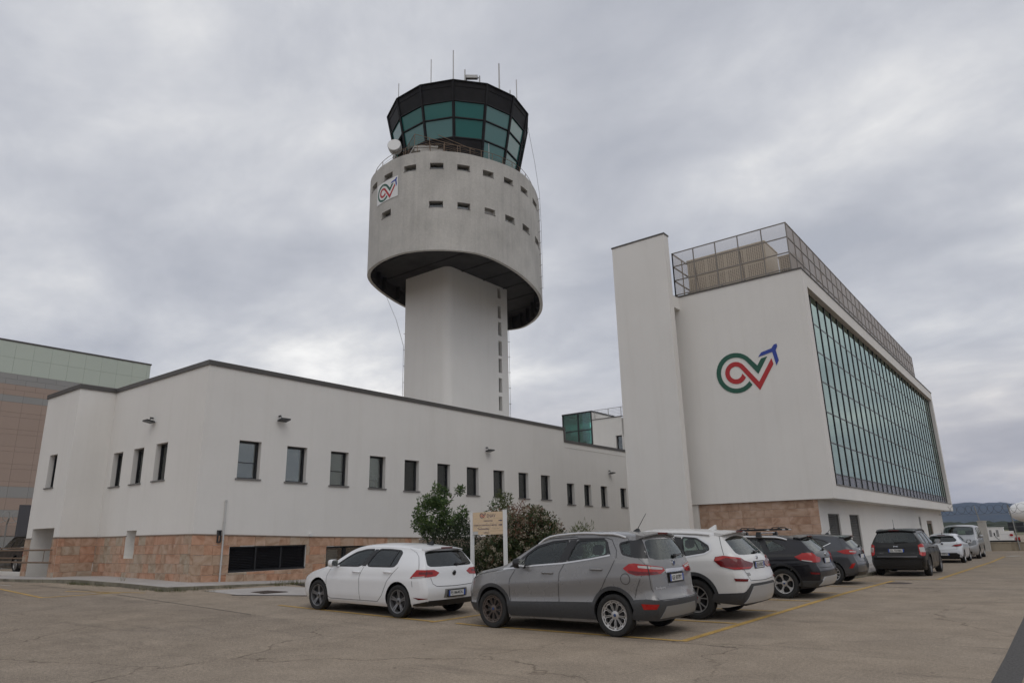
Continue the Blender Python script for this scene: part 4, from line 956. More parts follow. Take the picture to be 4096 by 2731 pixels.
nS = tile_wall(ops, 'stone_slab', loc_to(ops, lambda u, v, d: (u, 29.45+d, v)), -12.5, -7.57, lambda u: -.1, lambda u: 2.735, 9, .45, .95, [], seed=12, proud=.03, m='stone_brown')
for i, dd in enumerate(DO[:2]): louvre(ops, fX, *dd, 1, .075, M['louvre_grey'], M['louvre_grey'], name='louvred_door', kick=.06)
q = MB(); ob3(q, *DO[2], .1, .15, fm=fX); q.build('wall_cabinet', M['pale_grey'], ops)
q = MB(); ob3(q, 53.5, 54.25, 1.7, 2.2, .04, .1, fm=fX); q.build('cabinet_window', M['louvre_grey'], ops)
q = MB()
for w in ((56.65, 56.85, -.1, 2.0), (58.9, 59.1, -.1, 2.0), (56.85, 58.9, 1.8, 2.0), (57.85, 57.95, -.1, 1.8)): ob3(q, *w, .05, .15, fm=fX)
wd = q.build('double_door', M['steel_brown'], ops); q = MB(); ob3(q, 56.85, 58.9, -.1, 1.8, .12, .13, fm=fX); q.build('pane', M['cab_pale'], wd)
# curtain wall: every pane, spandrel, mullion and transom
cw = sub('curtain_wall', ops)
NBAY = 30; uw = (GO[1]-GO[0])/NBAY; TZ = [3.31, 3.78, 5.08, 6.38, 7.7, 9.02, 10.3, 11.62]
def cwbox(mb, u0, u1, v0, v1, d0, d1): ob3(mb, u0, u1, v0, v1, d0, d1, fm=fF)
M['curtain'] = glass('curtain_pane', (.10, .30, .27), refl=.32, see=.12, rough=.015)
M['curtain'].node_tree.nodes['Glossy BSDF'].inputs[0].default_value = (.66, .80, .735, 1)
base_p = {}
rnd = random.Random(4)
for j in range(len(TZ)-1):
    for i in range(NBAY):
        u0, u1 = GO[0]+uw*i+.05, GO[0]+uw*(i+1)-.05
        if j not in base_p:
            mb = MB(); L_ = u1-u0; h = TZ[j+1]-TZ[j]-.06; mb.box(-.012, .012, -L_/2, L_/2, -h/2, h/2)
            o = mb.build('spandrel_panel' if j == 0 else 'glass_pane', M['spandrel'] if j == 0 else M['curtain'], cw); base_p[j] = o
        else:
            o = bpy.data.objects.new('spandrel_panel' if j == 0 else 'glass_pane', base_p[j].data); COL.objects.link(o); o.parent = cw
        o.location = fF((u0+u1)/2, (TZ[j]+TZ[j+1])/2, .27); 
        if j: o.rotation_euler = (0, rnd.uniform(-.0022, .0022), rnd.uniform(-.0022, .0022))
mm = None
for i in range(NBAY+1):
    u = min(max(GO[0]+uw*i, GO[0]+.04), GO[1]-.04)
    if mm is None:
        mb = MB(); mb.box(-.16, .015, -.03, .03, 0, GO[3]-GO[2]); mm = mb.build('mullion', M['black_frame'], cw); o = mm
    else: o = bpy.data.objects.new('mullion', mm.data); COL.objects.link(o); o.parent = cw
    o.location = fF(u, GO[2], .24)
for z in TZ:
    mb = MB(); cwbox(mb, GO[0]+.001, GO[1]-.001, max(z-.03, GO[2]+.001), min(z+.03, GO[3]-.001), .25, .3); mb.build('transom', M['dark_frame'], cw)
mb = MB(); cwbox(mb, GO[0]-.02, GO[1]+.02, GO[2]-.05, GO[2]-.003, -.03, .26); mb.build('sill', M['sill'], cw)
# emblem on the end wall
emblem(ops, lambda u, v, d: fL(-11.04+u, 7.34+v*1.0, -d), 2.75, .015, off=.003)
# screen of perforated sheet round the roof plant
M['screen_steel'] = mat('screen_steel', (.22, .2, .18), .5, .1)
def mesh_mat(name, col, a):
    m = mat(name, col, .6); t = m.node_tree; b = t.nodes['Principled BSDF']; o = t.nodes['Material Output']
    tr = t.nodes.new('ShaderNodeBsdfTransparent'); mx = t.nodes.new('ShaderNodeMixShader'); mx.inputs[0].default_value = a
    t.links.new(tr.outputs[0], mx.inputs[1]); t.links.new(b.outputs[0], mx.inputs[2]); t.links.new(mx.outputs[0], o.inputs[0]); return m
M['mesh_end'] = mesh_mat('perforated_sheet', (.42, .36, .31), .33); M['mesh_side'] = mesh_mat('fine_perforated_sheet', (.31, .268, .238), .9)
scr = thing('roof_screen', 'grey framed mesh screen around the plant on the tall white building', 'mesh screen', (-7.36, 29.6, 12.3))
Lq = scr.location
def S3(x, y, z): return (x-Lq.x, y-Lq.y, z-Lq.z)
PX = [-12.75, -11.68, -10.6, -9.53, -8.45, -7.36]; RZ = [12.5, 13.24, 13.96, 14.64]
fr = MB()
for x in PX: fr.bar(S3(x, 29.6, 12.3), S3(x, 29.6, 14.66), .045, .045)
for z in RZ: fr.bar(S3(PX[0], 29.6, z), S3(PX[-1], 29.6, z), .035, .045)
ys = list(np.linspace(29.6, 62.2, 31))
for y in ys[1:]: fr.bar(S3(-7.36, y, 12.3), S3(-7.36, y, 14.66), .045, .045)
for z in RZ: fr.bar(S3(-7.36, 29.6, z), S3(-7.36, 62.2, z), .045, .035)
for y in (31.6, 35, 39, 43, 47, 51, 55): fr.bar(S3(-7.4, y+.6, 14.0), S3(-8.6, y+.6, 12.35), .05, .05); fr.bar(S3(-7.4, y, 13.9), S3(-7.4, y+1.0, 12.4), .04, .04)
for y in ys[:8]: fr.bar(S3(-12.75, y, 12.3), S3(-12.75, y, 14.66), .045, .045)
for z in RZ: fr.bar(S3(-12.75, 29.6, z), S3(-12.75, 36, z), .05, .05)
for x in (-11.7, -9.5): fr.bar(S3(x, 29.65, 13.9), S3(x-.25, 30.8, 12.35), .045, .045)
for x in (-12.0, -10.4, -8.3): fr.bar(S3(x, 29.35, 12.37), S3(x, 29.62, 12.37), .07, .07)
fr.build('screen_frame', M['screen_steel'], scr)
for a, b in zip(PX, PX[1:]):
    q = MB(); q.quad(S3(a+.03, 29.6, 12.5), S3(b-.03, 29.6, 12.5), S3(b-.03, 29.6, 14.62), S3(a+.03, 29.6, 14.62)); q.build('mesh_panel', M['mesh_end'], scr)
for a, b in zip(ys, ys[1:]):
    q = MB(); q.quad(S3(-7.36, a+.03, 12.33), S3(-7.36, b-.03, 12.33), S3(-7.36, b-.03, 14.62), S3(-7.36, a+.03, 14.62)); q.build('mesh_panel', M['mesh_side'], scr)
for a, b in zip(ys[:8], ys[1:8]):
    q = MB(); q.quad(S3(-12.75, a+.03, 12.5), S3(-12.75, b-.03, 12.5), S3(-12.75, b-.03, 14.62), S3(-12.75, a+.03, 14.62)); q.build('mesh_panel', M['mesh_end'], scr)
def air_unit(x0, x1, y0, y1, z0, z1, nx, nz_, label, name='air_handling_unit'):
    t = thing(name, label, 'air handling unit', ((x0+x1)/2, (y0+y1)/2, z0)); L_ = t.location
    b = MB(); b.box(x0-L_.x, x1-L_.x, y0-L_.y, y1-L_.y, 0, z1-z0); b.box(x0-.03-L_.x, x1+.03-L_.x, y0-.03-L_.y, y1+.03-L_.y, z1-z0, z1-z0+.06); b.build('casing', M['beige_unit'], t)
    dx, dz = (x1-x0)/nx, (z1-z0)/nz_
    for i in range(nx):
        for k in range(nz_):
            g = MB(); a, c = x0+dx*i+.07, z0+dz*k+.07; w, h = dx-.12, dz-.12; g.box(a-L_.x, a+w-L_.x, y0-.012-L_.y, y0-.002-L_.y, c-z0, c+h-z0, 1)
            nh = int(w/.085); nv = int(h/.07)
            for p in range(nh+1): xx = a+w*p/nh; g.box(xx-.016-L_.x, xx+.016-L_.x, y0-.035-L_.y, y0-.013-L_.y, c-z0, c+h-z0)
            for p in range(nv+1): zz = c+h*p/nv; g.box(a-L_.x, a+w-L_.x, y0-.03-L_.y, y0-.0135-L_.y, zz-.013-z0, zz+.013-z0)
            g.build('grille', [M['beige_unit'], M['beige_dark']], t)
    return t
air_unit(-12.6, -8.75, 31.0, 32.9, 12.75, 14.6, 4, 2, 'large beige rooftop cooling unit with grilles behind the mesh screen')
air_unit(-8.3, -7.6, 31.3, 33.2, 12.6, 13.75, 1, 1, 'smaller beige rooftop unit at the corner of the mesh screen')
q = MB(); q.add([(-14.2, 30, 12.25), (-12.75, 30, 12.25), (-12.75, 34, 12.25), (-14.2, 34, 12.25), (-14.2, 30, 13.2), (-12.75, 30, 12.55), (-12.75, 34, 12.55), (-14.2, 34, 13.2)], [(0, 1, 5, 4), (1, 2, 6, 5), (2, 3, 7, 6), (3, 0, 4, 7), (4, 5, 6, 7)])
tag(q.build('roof_hatch', M['steel']), 'sloping metal roof hatch behind the tall white slab', 'roof hatch')
# @@SPLIT
# ------------------------------------------------------------------ vehicles
def paint(name, col, metal=.0, rough=.32, coat=.7, dust=.22):
    m = mat(name, col, rough, metal, coat=coat, spec=.2)
    t = m.node_tree; b = t.nodes['Principled BSDF']; tc = t.nodes.new('ShaderNodeTexCoord')   # a thin film of dust, more towards the sills
    n = t.nodes.new('ShaderNodeTexNoise'); n.inputs['Scale'].default_value = 2.5; n.inputs['Detail'].default_value = 6; t.links.new(tc.outputs['Object'], n.inputs['Vector'])
    r_ = t.nodes.new('ShaderNodeMapRange'); r_.inputs[1].default_value = .4; r_.inputs[2].default_value = .75; r_.inputs[3].default_value = rough; r_.inputs[4].default_value = rough+.22
    t.links.new(n.outputs[0], r_.inputs[0]); t.links.new(r_.outputs[0], b.inputs['Roughness'])
    s = t.nodes.new('ShaderNodeSeparateXYZ'); t.links.new(tc.outputs['Object'], s.inputs[0])
    d = t.nodes.new('ShaderNodeMapRange'); d.inputs[1].default_value = .15; d.inputs[2].default_value = .75; d.inputs[3].default_value = dust; d.inputs[4].default_value = .012; t.links.new(s.outputs[2], d.inputs[0])
    mu = t.nodes.new('ShaderNodeMath'); mu.operation = 'MULTIPLY'; t.links.new(d.outputs[0], mu.inputs[0]); t.links.new(n.outputs[0], mu.inputs[1])
    mx = t.nodes.new('ShaderNodeMix'); mx.data_type = 'RGBA'; t.links.new(mu.outputs[0], mx.inputs[0]); mx.inputs[6].default_value = (*col, 1); mx.inputs[7].default_value = (.28, .24, .2, 1)
    t.links.new(mx.outputs[2], b.inputs['Base Color'])
    return m
M['p_white'] = paint('paint_white', (.74, .745, .755)); M['p_grey'] = paint('paint_mid_grey', (.225, .222, .222), .3, .25); M['p_pearl'] = paint('paint_pearl', (.66, .655, .64), .1, .3)
M['p_black'] = paint('paint_black', (.007, .007, .010), coat=.6, dust=.06); M['p_dgrey'] = paint('paint_dark_grey', (.062, .066, .075), .3); M['p_silver'] = paint('paint_silver', (.38, .385, .39), .5, .3)
M['p_black2'] = paint('paint_black_dusty', (.006, .006, .006), coat=.4, dust=.05); M['p_white2'] = paint('paint_cool_white', (.66, .69, .73)); M['p_suv'] = paint('paint_charcoal', (.012, .012, .013), dust=.06)
M['plastic'] = mat('grey_plastic', (.042, .043, .045), .55, noise=(30, .15), bump=(300, .05)); M['plastic_black'] = mat('black_plastic', (.013, .013, .014), .4); M['rubber'] = mat('tyre_rubber', (.017, .0165, .016), .8, noise=(9, .25))
M['chrome'] = mat('chrome', (.68, .68, .68), .12, 1.); M['alu'] = mat('brushed_trim', (.62, .62, .625), .32, .6); M['skid'] = mat('skid_plate', (.25, .245, .235), .45, .3)
M['rim_silver'] = mat('rim_silver', (.50, .49, .48), .32, .7); M['rim_dark'] = mat('rim_dark', (.21, .21, .215), .32, .6); M['rim_dusty'] = mat('rim_brake_dust', (.115, .092, .08), .5, .4); M['rim_white'] = mat('rim_bright', (.5, .5, .5), .35, .4)
M['lamp_red'] = mat('lamp_red', (.36, .010, .008), .14, coat=.5, spec=.3); M['lamp_deep'] = mat('lamp_deep_red', (.13, .004, .006), .15, coat=.5, spec=.3); M['headlamp'] = mat('headlamp', (.13, .135, .14), .08, .3, coat=.8); M['lamp_clear'] = mat('lamp_clear', (.44, .42, .40), .15, .2, coat=.6)
M['car_glass'] = glass('car_glass', (.55, .66, .62), refl=.02, see=.88); M['privacy_glass'] = glass('privacy_glass', (.13, .145, .145), refl=.03, see=.6)
M['seat'] = mat('seat_cloth', (.035, .035, .038), .9); M['trim'] = mat('cabin_trim', (.03, .03, .032), .85)
M['plate_white'] = mat('plate_white', (.62, .62, .60), .5); M['plate_blue'] = mat('plate_blue', (.02, .07, .36), .5); M['letter_black'] = mat('letter_black', (.012, .012, .013), .6); M['badge_blue'] = mat('badge_blue', (.02, .05, .15), .3)

class Shell:
    """car body as a loft: x from nose (0) to tail (L), y half widths, z up"""
    def __init__(s, sp):
        s.sp = sp; L = sp['L']; s.L = L
        s.U = np.unique(np.round(np.concatenate([np.linspace(0, .25, 9), np.linspace(.25, L-.3, int((L-.55)/.055)), np.linspace(L-.3, L, 13)]), 4))
        def tab(k, sm=5):
            p = np.array(sp[k]); y = np.interp(s.U, p[:, 0], p[:, 1])
            if sm: 
                w = np.hanning(sm+2)[1:-1]; w /= w.sum(); yy = np.pad(y, sm//2, mode='edge'); y2 = np.convolve(yy, w, 'valid'); e = (s.U > .3) & (s.U < L-.35); y = np.where(e, y2, y)
            return y
        s.zb = tab('zb'); s.zs = tab('zs'); s.ws = tab('ws', 7); s.zr = tab('zr', 7); s.wr = tab('wr', 7); s.zt = tab('zt', 7)
        s.zr = np.maximum(s.zr, s.zs+.012); s.zt = np.maximum(s.zt, s.zr+.02)
        s.ft = np.array(sp.get('ftab', [[0, .90], [.1, .955], [.25, .985], [.45, .992], [.70, 1.0], [.75, .99], [.9, .975], [1, .955]]))
        rp = np.array(sp['rear']); fp = np.array(sp['front'])
        s.xr = lambda z: np.interp(z, rp[:, 0], rp[:, 1]); s.xf = lambda z: np.interp(z, fp[:, 0], fp[:, 1])
        s.br = np.clip((s.U-(L-sp.get('lr', 1.0)))/sp.get('lr', 1.0), 0, 1)**1.15; s.bf = np.clip(1-s.U/sp.get('lf', .6), 0, 1)**1.2
        s.bulge = sp.get('bulge', .07); s.ex = np.interp(s.U, [0, sp['hx']*.85, sp['hx']+.5], [4.2, 4.2, 2.4])
    def W(s, z):
        """half widths [len(z), stations] at heights z"""
        z = np.asarray(z, float)[:, None]; q = np.clip((z-s.zb)/(s.zs-s.zb), 0, 1)
        low = s.ws*np.interp(q, s.ft[:, 0], s.ft[:, 1]); w1 = s.ws*s.ft[-1, 1]
        t = np.clip((z-s.zs)/(s.zr-s.zs), 0, 1); mid = w1+(s.wr-w1)*t + .016*np.sin(PI*t)*np.minimum(1, (s.zr-s.zs)*3)
        e = s.ex; q2 = np.clip((z-s.zr)/(s.zt-s.zr), 0, 1); top = s.wr*np.power(np.clip(1-q2**e, 0, 1), 1/e)
        w = np.where(z <= s.zs, low, np.where(z <= s.zr, mid, top)); return np.where(z > s.zt, 0, w)
    def X(s, z):
        z = np.asarray(z, float)[:, None]; return s.U + s.xf(z)*s.bf - (s.L-s.xr(z))*s.br
    def side(s, P, sgn=-1):
        P = np.asarray(P, float); Wm, Xm = s.W(P[:, 1]), s.X(P[:, 1])
        y = np.array([np.interp(P[i, 0], Xm[i], Wm[i]) for i in range(len(P))]); return np.c_[P[:, 0], sgn*y, P[:, 1]]
    def rearc(s, P):
        """P = (s,z): s = distance along the horizontal outline from the tail centre, positive towards -y"""
        P = np.asarray(P, float); Wm, Xm = s.W(P[:, 1]), s.X(P[:, 1]); out = []
        for i in range(len(P)):
            wE = max(Wm[i, -1], .01); ys = np.linspace(0, wE, 14); xs = Xm[i, -1]+s.bulge*(1-(ys/wE)**2)
            ok = Wm[i] > .005; xs = np.r_[xs, Xm[i][ok][::-1][1:]]; yy = np.r_[ys, Wm[i][ok][::-1][1:]]
            d = np.r_[0, np.cumsum(np.hypot(np.diff(xs), np.diff(yy)))]; a = abs(P[i, 0]); g = -1 if P[i, 0] >= 0 else 1
            out.append((np.interp(a, d, xs), g*np.interp(a, d, yy), P[i, 1]))
        return np.array(out)
    def frontc(s, P):
        P = np.asarray(P, float); Wm, Xm = s.W(P[:, 1]), s.X(P[:, 1]); out = []
        for i in range(len(P)):
            wE = max(Wm[i, 0], .01); ys = np.linspace(0, wE, 12); xs = Xm[i, 0]-s.bulge*(1-(ys/wE)**2)
            ok = Wm[i] > .005; xs = np.r_[xs, Xm[i][ok][1:]]; yy = np.r_[ys, Wm[i][ok][1:]]
            d = np.r_[0, np.cumsum(np.hypot(np.diff(xs), np.diff(yy)))]; a = abs(P[i, 0]); g = -1 if P[i, 0] >= 0 else 1
            out.append((np.interp(a, d, xs), g*np.interp(a, d, yy), P[i, 1]))
        return np.array(out)
    def top(s, P):
        P = np.asarray(P, float); zr = np.interp(P[:, 0], s.U, s.zr); zt = np.interp(P[:, 0], s.U, s.zt); wr = np.interp(P[:, 0], s.U, s.wr)
        q = np.clip(np.abs(P[:, 1])/wr, 0, 1); return np.c_[P[:, 0], P[:, 1], zr+(zt-zr)*np.power(1-q**np.interp(P[:, 0], s.U, s.ex), 1/np.interp(P[:, 0], s.U, s.ex))]
    def mesh(s, inset=None):
        """closed body; inset = (dw, dz, x0, x1, zfloor) gives the cabin hollow"""
        lv = sorted(set([0, .05, .12, .22, .35, .5, .62, .70, .75, .82, .9, 1.]) | set(float(q) for q in s.ft[:, 0])); rings = []
        U = s.U; idx = np.arange(len(U))
        if inset: idx = np.where((U >= inset[2]) & (U <= inset[3]))[0]
        for k in idx:
            zb, zs, zr, zt = s.zb[k], s.zs[k], s.zr[k], s.zt[k]; w1 = s.ws[k]*s.ft[-1, 1]; half = []
            if inset: zb = max(zb, inset[4]); 
            zz = [zb+(zs-zb)*q for q in lv] + [zs+(zr-zs)*q for q in (.2, .4, .6, .8, 1)]
            for z in zz:
                q = min(max((z-s.zb[k])/(zs-s.zb[k]), 0), 1)
                if z <= zs+1e-9: y = s.ws[k]*np.interp(q, s.ft[:, 0], s.ft[:, 1])
                else: t = (z-zs)/(zr-zs); y = w1+(s.wr[k]-w1)*t+.016*math.sin(PI*t)*min(1, (zr-zs)*3)
                half.append((y, z))
            for a in np.linspace(0, PI/2, 10)[1:]:
                half.append((s.wr[k]*max(math.cos(a), 0)**(2/s.ex[k]), zr+(zt-zr)*math.sin(a)**(2/s.ex[k])))
            if inset: half = [(max(y-inset[0], 0) if y > 1e-6 else 0, min(z, zt-inset[1])-(0 if z < zs else 0)) for y, z in half]
            r_ = []
            for (y, z) in half:
                x = U[k] + s.xf(z)*s.bf[k] - (s.L-s.xr(z))*s.br[k]; r_.append((x, y, z))
            rings.append(r_)
        v = []; n = len(rings[0]); m = 2*n-1
        for r_ in rings:
            v += [(x, -y, z) for x, y, z in r_] + [(x, y, z) for x, y, z in r_[-2::-1]]
        f = []; K = len(rings)
        for i in range(K-1):
            for j in range(m): f.append((i*m+j, i*m+(j+1) % m, (i+1)*m+(j+1) % m, (i+1)*m+j))
        # end caps as rows between the left and right point of each level
        def cap(base, sgn):
            nc = 10; grid = []
            for j in range(n):
                a = v[base+j]; b = v[base+m-1-j]; row = [base+j]
                for c in range(1, nc if j else 1):
                    t = c/nc; y = a[1]+(b[1]-a[1])*t; w = max(abs(a[1]), 1e-6); v.append((a[0]+sgn*(0 if inset else s.bulge)*(1-(y/w)**2)*(1 if j < n-1 else 0), y, a[2])); row.append(len(v)-1)
                row.append(base+m-1-j); grid.append(row)
            f.append(tuple([grid[0][0], grid[0][-1]]+grid[1][::-1]) if sgn < 0 else tuple(grid[1]+[grid[0][-1], grid[0][0]]))
            for j in range(1, n-2):
                for c in range(nc): f.append((grid[j][c], grid[j][c+1], grid[j+1][c+1], grid[j+1][c]) if sgn < 0 else (grid[j][c], grid[j+1][c], grid[j+1][c+1], grid[j][c+1]))
            top = base+n-1; j = n-2
            for c in range(nc): f.append((grid[j][c], grid[j][c+1], top) if sgn < 0 else (grid[j][c], top, grid[j][c+1]))
        cap(0, -1); cap((K-1)*m, 1)
        return v, f

def dens(poly, h):
    out = []
    for i in range(len(poly)):
        a, b = np.array(poly[i], float), np.array(poly[(i+1) % len(poly)], float); k = max(1, int(np.linalg.norm(b-a)/h)); out += [tuple(a+(b-a)*j/k) for j in range(k)]
    return out
def rnd_poly(poly, it=2, q=.2):
    for _ in range(it):
        o = []
        for i in range(len(poly)):
            a, b = np.array(poly[i], float), np.array(poly[(i+1) % len(poly)], float); o += [tuple(a*(1-q)+b*q), tuple(a*q+b*(1-q))]
        poly = o
    return poly
def normals(fn, P, out_dir):
    e = .004; a = fn(P+[e, 0]); b = fn(P-[e, 0]); c = fn(P+[0, e]); d = fn(P-[0, e]); n = np.cross(a-b, c-d); l = np.linalg.norm(n, axis=1, keepdims=True); n = n/np.maximum(l, 1e-9)
    return n*np.where((n*out_dir).sum(1) < 0, -1, 1)[:, None]
def overlay(mb, fn, poly, off=.006, th=.02, h=.07, od=(0, -1, .15), mi=0, skirt=True):
    poly = dens(poly, h); n = len(poly); A = np.array(poly); lo, hi = A.min(0), A.max(0)
    gx, gy = np.meshgrid(np.arange(lo[0]+h/2, hi[0], h), np.arange(lo[1]+h/2, hi[1], h)); ext = np.c_[gx.ravel(), gy.ravel()]
    if len(ext): ext = ext[[np.min(np.hypot(*(A-p).T)) > h*.35 for p in ext]]
    r = delaunay_2d_cdt([Vector(p) for p in A]+[Vector(p) for p in ext], [], [list(range(n))], 1, 1e-6)
    keep = sorted(set(range(n)) | {i for f in r[2] for i in f}); re_ = {a: i for i, a in enumerate(keep)}
    P = np.array([(r[0][i].x, r[0][i].y) for i in keep]); fc = [tuple(re_[i] for i in f) for f in r[2]]; S = fn(P); Nn = normals(fn, P, np.array(od, float)); V = S+Nn*off
    mb.add(V, fc, mi)
    if skirt:
        k = len(V); mb.v += [tuple(map(float, p)) for p in S[:n]+Nn[:n]*(off-th)]; b0 = len(mb.v)-n-k
        mb.f += [(b0+i, b0+(i+1) % n, b0+k+(i+1) % n, b0+k+i) for i in range(n)]; mb.mi += [mi]*n
def ribbon(mb, fn, line, w=.007, off=.003, od=(0, -1, .15), mi=0, h=.06):
    pts = []
    for a, b in zip(line, line[1:]):
        a, b = np.array(a, float), np.array(b, float); k = max(1, int(np.linalg.norm(b-a)/h)); pts += [a+(b-a)*j/k for j in range(k)]
    pts.append(np.array(line[-1], float)); pts = np.array(pts); t = np.gradient(pts, axis=0); t /= np.maximum(np.linalg.norm(t, axis=1, keepdims=True), 1e-9); nn = np.c_[-t[:, 1], t[:, 0]]*w/2
    A, B = pts+nn, pts-nn; o = np.array(od, float); VA = fn(A)+normals(fn, A, o)*off; VB = fn(B)+normals(fn, B, o)*off; k = len(pts)
    mb.add(list(VA)+list(VB), [(i, i+1, k+i+1, k+i) for i in range(k-1)], mi)

def boolean(o, cutters):
    obs = []
    for v, f in cutters:
        me = bpy.data.meshes.new('cut'); me.from_pydata(v, [], f)
        bm = bmesh.new(); bm.from_mesh(me); bmesh.ops.recalc_face_normals(bm, faces=bm.faces); bm.to_mesh(me); bm.free()
        me.materials.append(o.data.materials[0]); me.materials.append(o.data.materials[1]); me.polygons.foreach_set('material_index', [1]*len(me.polygons))
        c = bpy.data.objects.new('cut', me); COL.objects.link(c); c.parent = o.parent; obs.append(c)
        md = o.modifiers.new('b', 'BOOLEAN'); md.operation = 'DIFFERENCE'; md.solver = 'EXACT'; md.object = c
    dg = bpy.context.evaluated_depsgraph_get(); me = bpy.data.meshes.new_from_object(o.evaluated_get(dg))
    old = o.data; o.modifiers.clear(); o.data = me; bpy.data.meshes.remove(old)
    for c in obs: m_ = c.data; bpy.data.objects.remove(c); bpy.data.meshes.remove(m_)
def prism_y(poly, y0, y1):
    n = len(poly); tri = tessellate_polygon([[Vector((p[0], p[1], 0)) for p in poly]])
    return [(p[0], y0, p[1]) for p in poly]+[(p[0], y1, p[1]) for p in poly], [tuple(t) for t in tri]+[tuple(i+n for i in t[::-1]) for t in tri]+[(i, (i+1) % n, (i+1) % n+n, i+n) for i in range(n)]
def cyl_y(x, z, r, y0, y1, n=40):
    v = [(x+r*math.cos(2*PI*i/n), y, z+r*math.sin(2*PI*i/n)) for y in (y0, y1) for i in range(n)]
    return v, [tuple(range(n))[::-1], tuple(range(n, 2*n))]+[(i, (i+1) % n, (i+1) % n+n, i+n) for i in range(n)]

def wheel(parent, x, y, r, rr, sgn, style, rim_m, width=.215):
    """sgn = -1: outer face towards -y"""
    w = sub('wheel', parent, (x, y, r)); h = width/2; t = MB()
    pr = [(rr*.98, -h*.78), (rr+.012, -h*.92), (r*.86, -h), (r*.955, -h*.93), (r*.99, -h*.78), (r, -h*.45), (r, h*.45), (r*.99, h*.78), (r*.955, h*.93), (r*.86, h), (rr+.012, h*.92), (rr*.98, h*.78)]
    t.lathe(pr, (0, 0, 0), 'y', 44)
    for q in (-.45, 0, .45): t.lathe([(r+.0015, h*(q-.03)), (r+.0015, h*(q+.03))], (0, 0, 0), 'y', 44)
    t.build('tyre', M['rubber'], w, smooth=35)
    m = MB(); f = sgn*h*.80
    m.lathe([(rr*1.0, f), (rr*.985, f+sgn*.012), (rr*.93, f+sgn*.008), (rr*.90, f-sgn*.02), (rr*.86, -f*.8)], (0, 0, 0), 'y', 48)
    def P(rad, a, d): return (rad*math.cos(a), f+sgn*d, rad*math.sin(a))
    def spoke(pts_l, pts_r, d0, d1):
        """ribbon solid between two lines of (radius, angle)"""
        k = len(pts_l); vs = []
        for d in (0, -.028):
            for i, (p, q) in enumerate(zip(pts_l, pts_r)):
                dd = d0+(d1-d0)*i/(k-1)+d; vs += [P(p[0], p[1], dd), P(q[0], q[1], dd)]
        fs = []
        for i in range(k-1): a = 2*i; fs += [(a, a+1, a+3, a+2), (2*k+a, 2*k+a+2, 2*k+a+3, 2*k+a+1), (a, a+2, 2*k+a+2, 2*k+a), (a+1, 2*k+a+1, 2*k+a+3, a+3)]
        m.add(vs, fs)
    def two(n, hub, half_in, half_out, split, a0=PI/2, tw=0.):
        for i in range(n):
            a = a0+2*PI*i/n
            for g in (-1, 1):
                c0, c1 = a+g*split[0], a+g*split[1]+tw
                spoke([(hub, c0-half_in/hub), (rr*.55, (c0+c1)/2-half_in*.8/(rr*.55)), (rr*.93, c1-half_out/rr)], [(hub, c0+half_in/hub), (rr*.55, (c0+c1)/2+half_in*.8/(rr*.55)), (rr*.93, c1+half_out/rr)], -.03, -.004)
    if style == 'double5': two(5, rr*.24, .016, .017, (.13, .11))
    elif style == 'v10': two(5, rr*.24, .011, .012, (.1, .27))
    elif style == 'fat5':
        for i in range(5):
            a = PI/2+.25+2*PI*i/5
            spoke([(rr*.22, a-.32), (rr*.42, a-.17), (rr*.62, a-.12), (rr*.80, a-.20), (rr*.94, a-.30)], [(rr*.22, a+.32), (rr*.42, a+.17), (rr*.62, a+.12), (rr*.80, a+.20), (rr*.94, a+.30)], -.025, -.002)
    elif style == 'loop9':
        for i in range(9):   # nine loops: each a pair of legs closed at the rim
            a = PI/2+2*PI*i/9; hw = PI/9
            for g in (-1, 1):
                L_ = [(rr*.30, a+g*hw*.95), (rr*.45, a+g*hw*.83), (rr*.68, a+g*hw*.90), (rr*.84, a+g*hw*.72), (rr*.90, a+g*hw*.0)]
                T_ = [(rr*.30, a+g*hw*.55), (rr*.45, a+g*hw*.60), (rr*.68, a+g*hw*.70), (rr*.775, a+g*hw*.55), (rr*.82, a+g*hw*0.)]
                spoke(L_, T_, -.02, -.004)
            spoke([(rr*.82, a-hw), (rr*.97, a-hw)], [(rr*.82, a+hw), (rr*.97, a+hw)], -.012, -.006) if False else None
            spoke([(rr*.80, a+hw-.09), (rr*.96, a+hw-.11)], [(rr*.80, a+hw+.09), (rr*.96, a+hw+.11)], -.012, -.004)
    elif style == 'multi':
        for i in range(12):
            a = PI/2+2*PI*i/12; spoke([(rr*.22, a-.13), (rr*.6, a-.07), (rr*.94, a-.06)], [(rr*.22, a+.13), (rr*.6, a+.07), (rr*.94, a+.06)], -.03, -.004)
    m.lathe([(rr*.30, f-sgn*.05), (rr*.29, f-sgn*.022), (rr*.18, f-sgn*.018), (rr*.10, f-sgn*.014)], (0, 0, 0), 'y', 20)
    nb = 5 if style != 'loop9' else 5
    ro = m.build('rim', rim_m, w, smooth=30)
    b = MB(); b.lathe([(rr*.88, -f*.2), (.01, -f*.2)], (0, 0, 0), 'y', 24); b.lathe([(rr*.62, f*.45), (rr*.25, f*.45)], (0, 0, 0), 'y', 24); b.lathe([(rr*.62, f*.45), (rr*.62, f*.3)], (0, 0, 0), 'y', 24)
    b.build('brake_disc', M['plastic_black'], w)
    c = MB(); c.lathe([(rr*.105, f-sgn*.02), (rr*.10, f-sgn*.008), (.002, f-sgn*.006)], (0, 0, 0), 'y', 18)
    for i in range(nb):
        a = PI/2+.6+2*PI*i/nb; q = rr*.215; c.lathe([(.011, 0), (.011, sgn*.008), (.001, sgn*.009)], (q*math.cos(a), f-sgn*.03, q*math.sin(a)), 'y', 8)
    c.build('centre_cap', M['badge_blue'] if style in ('v10', 'fat5', 'loop9') else M['plastic_black'], w)
    return w

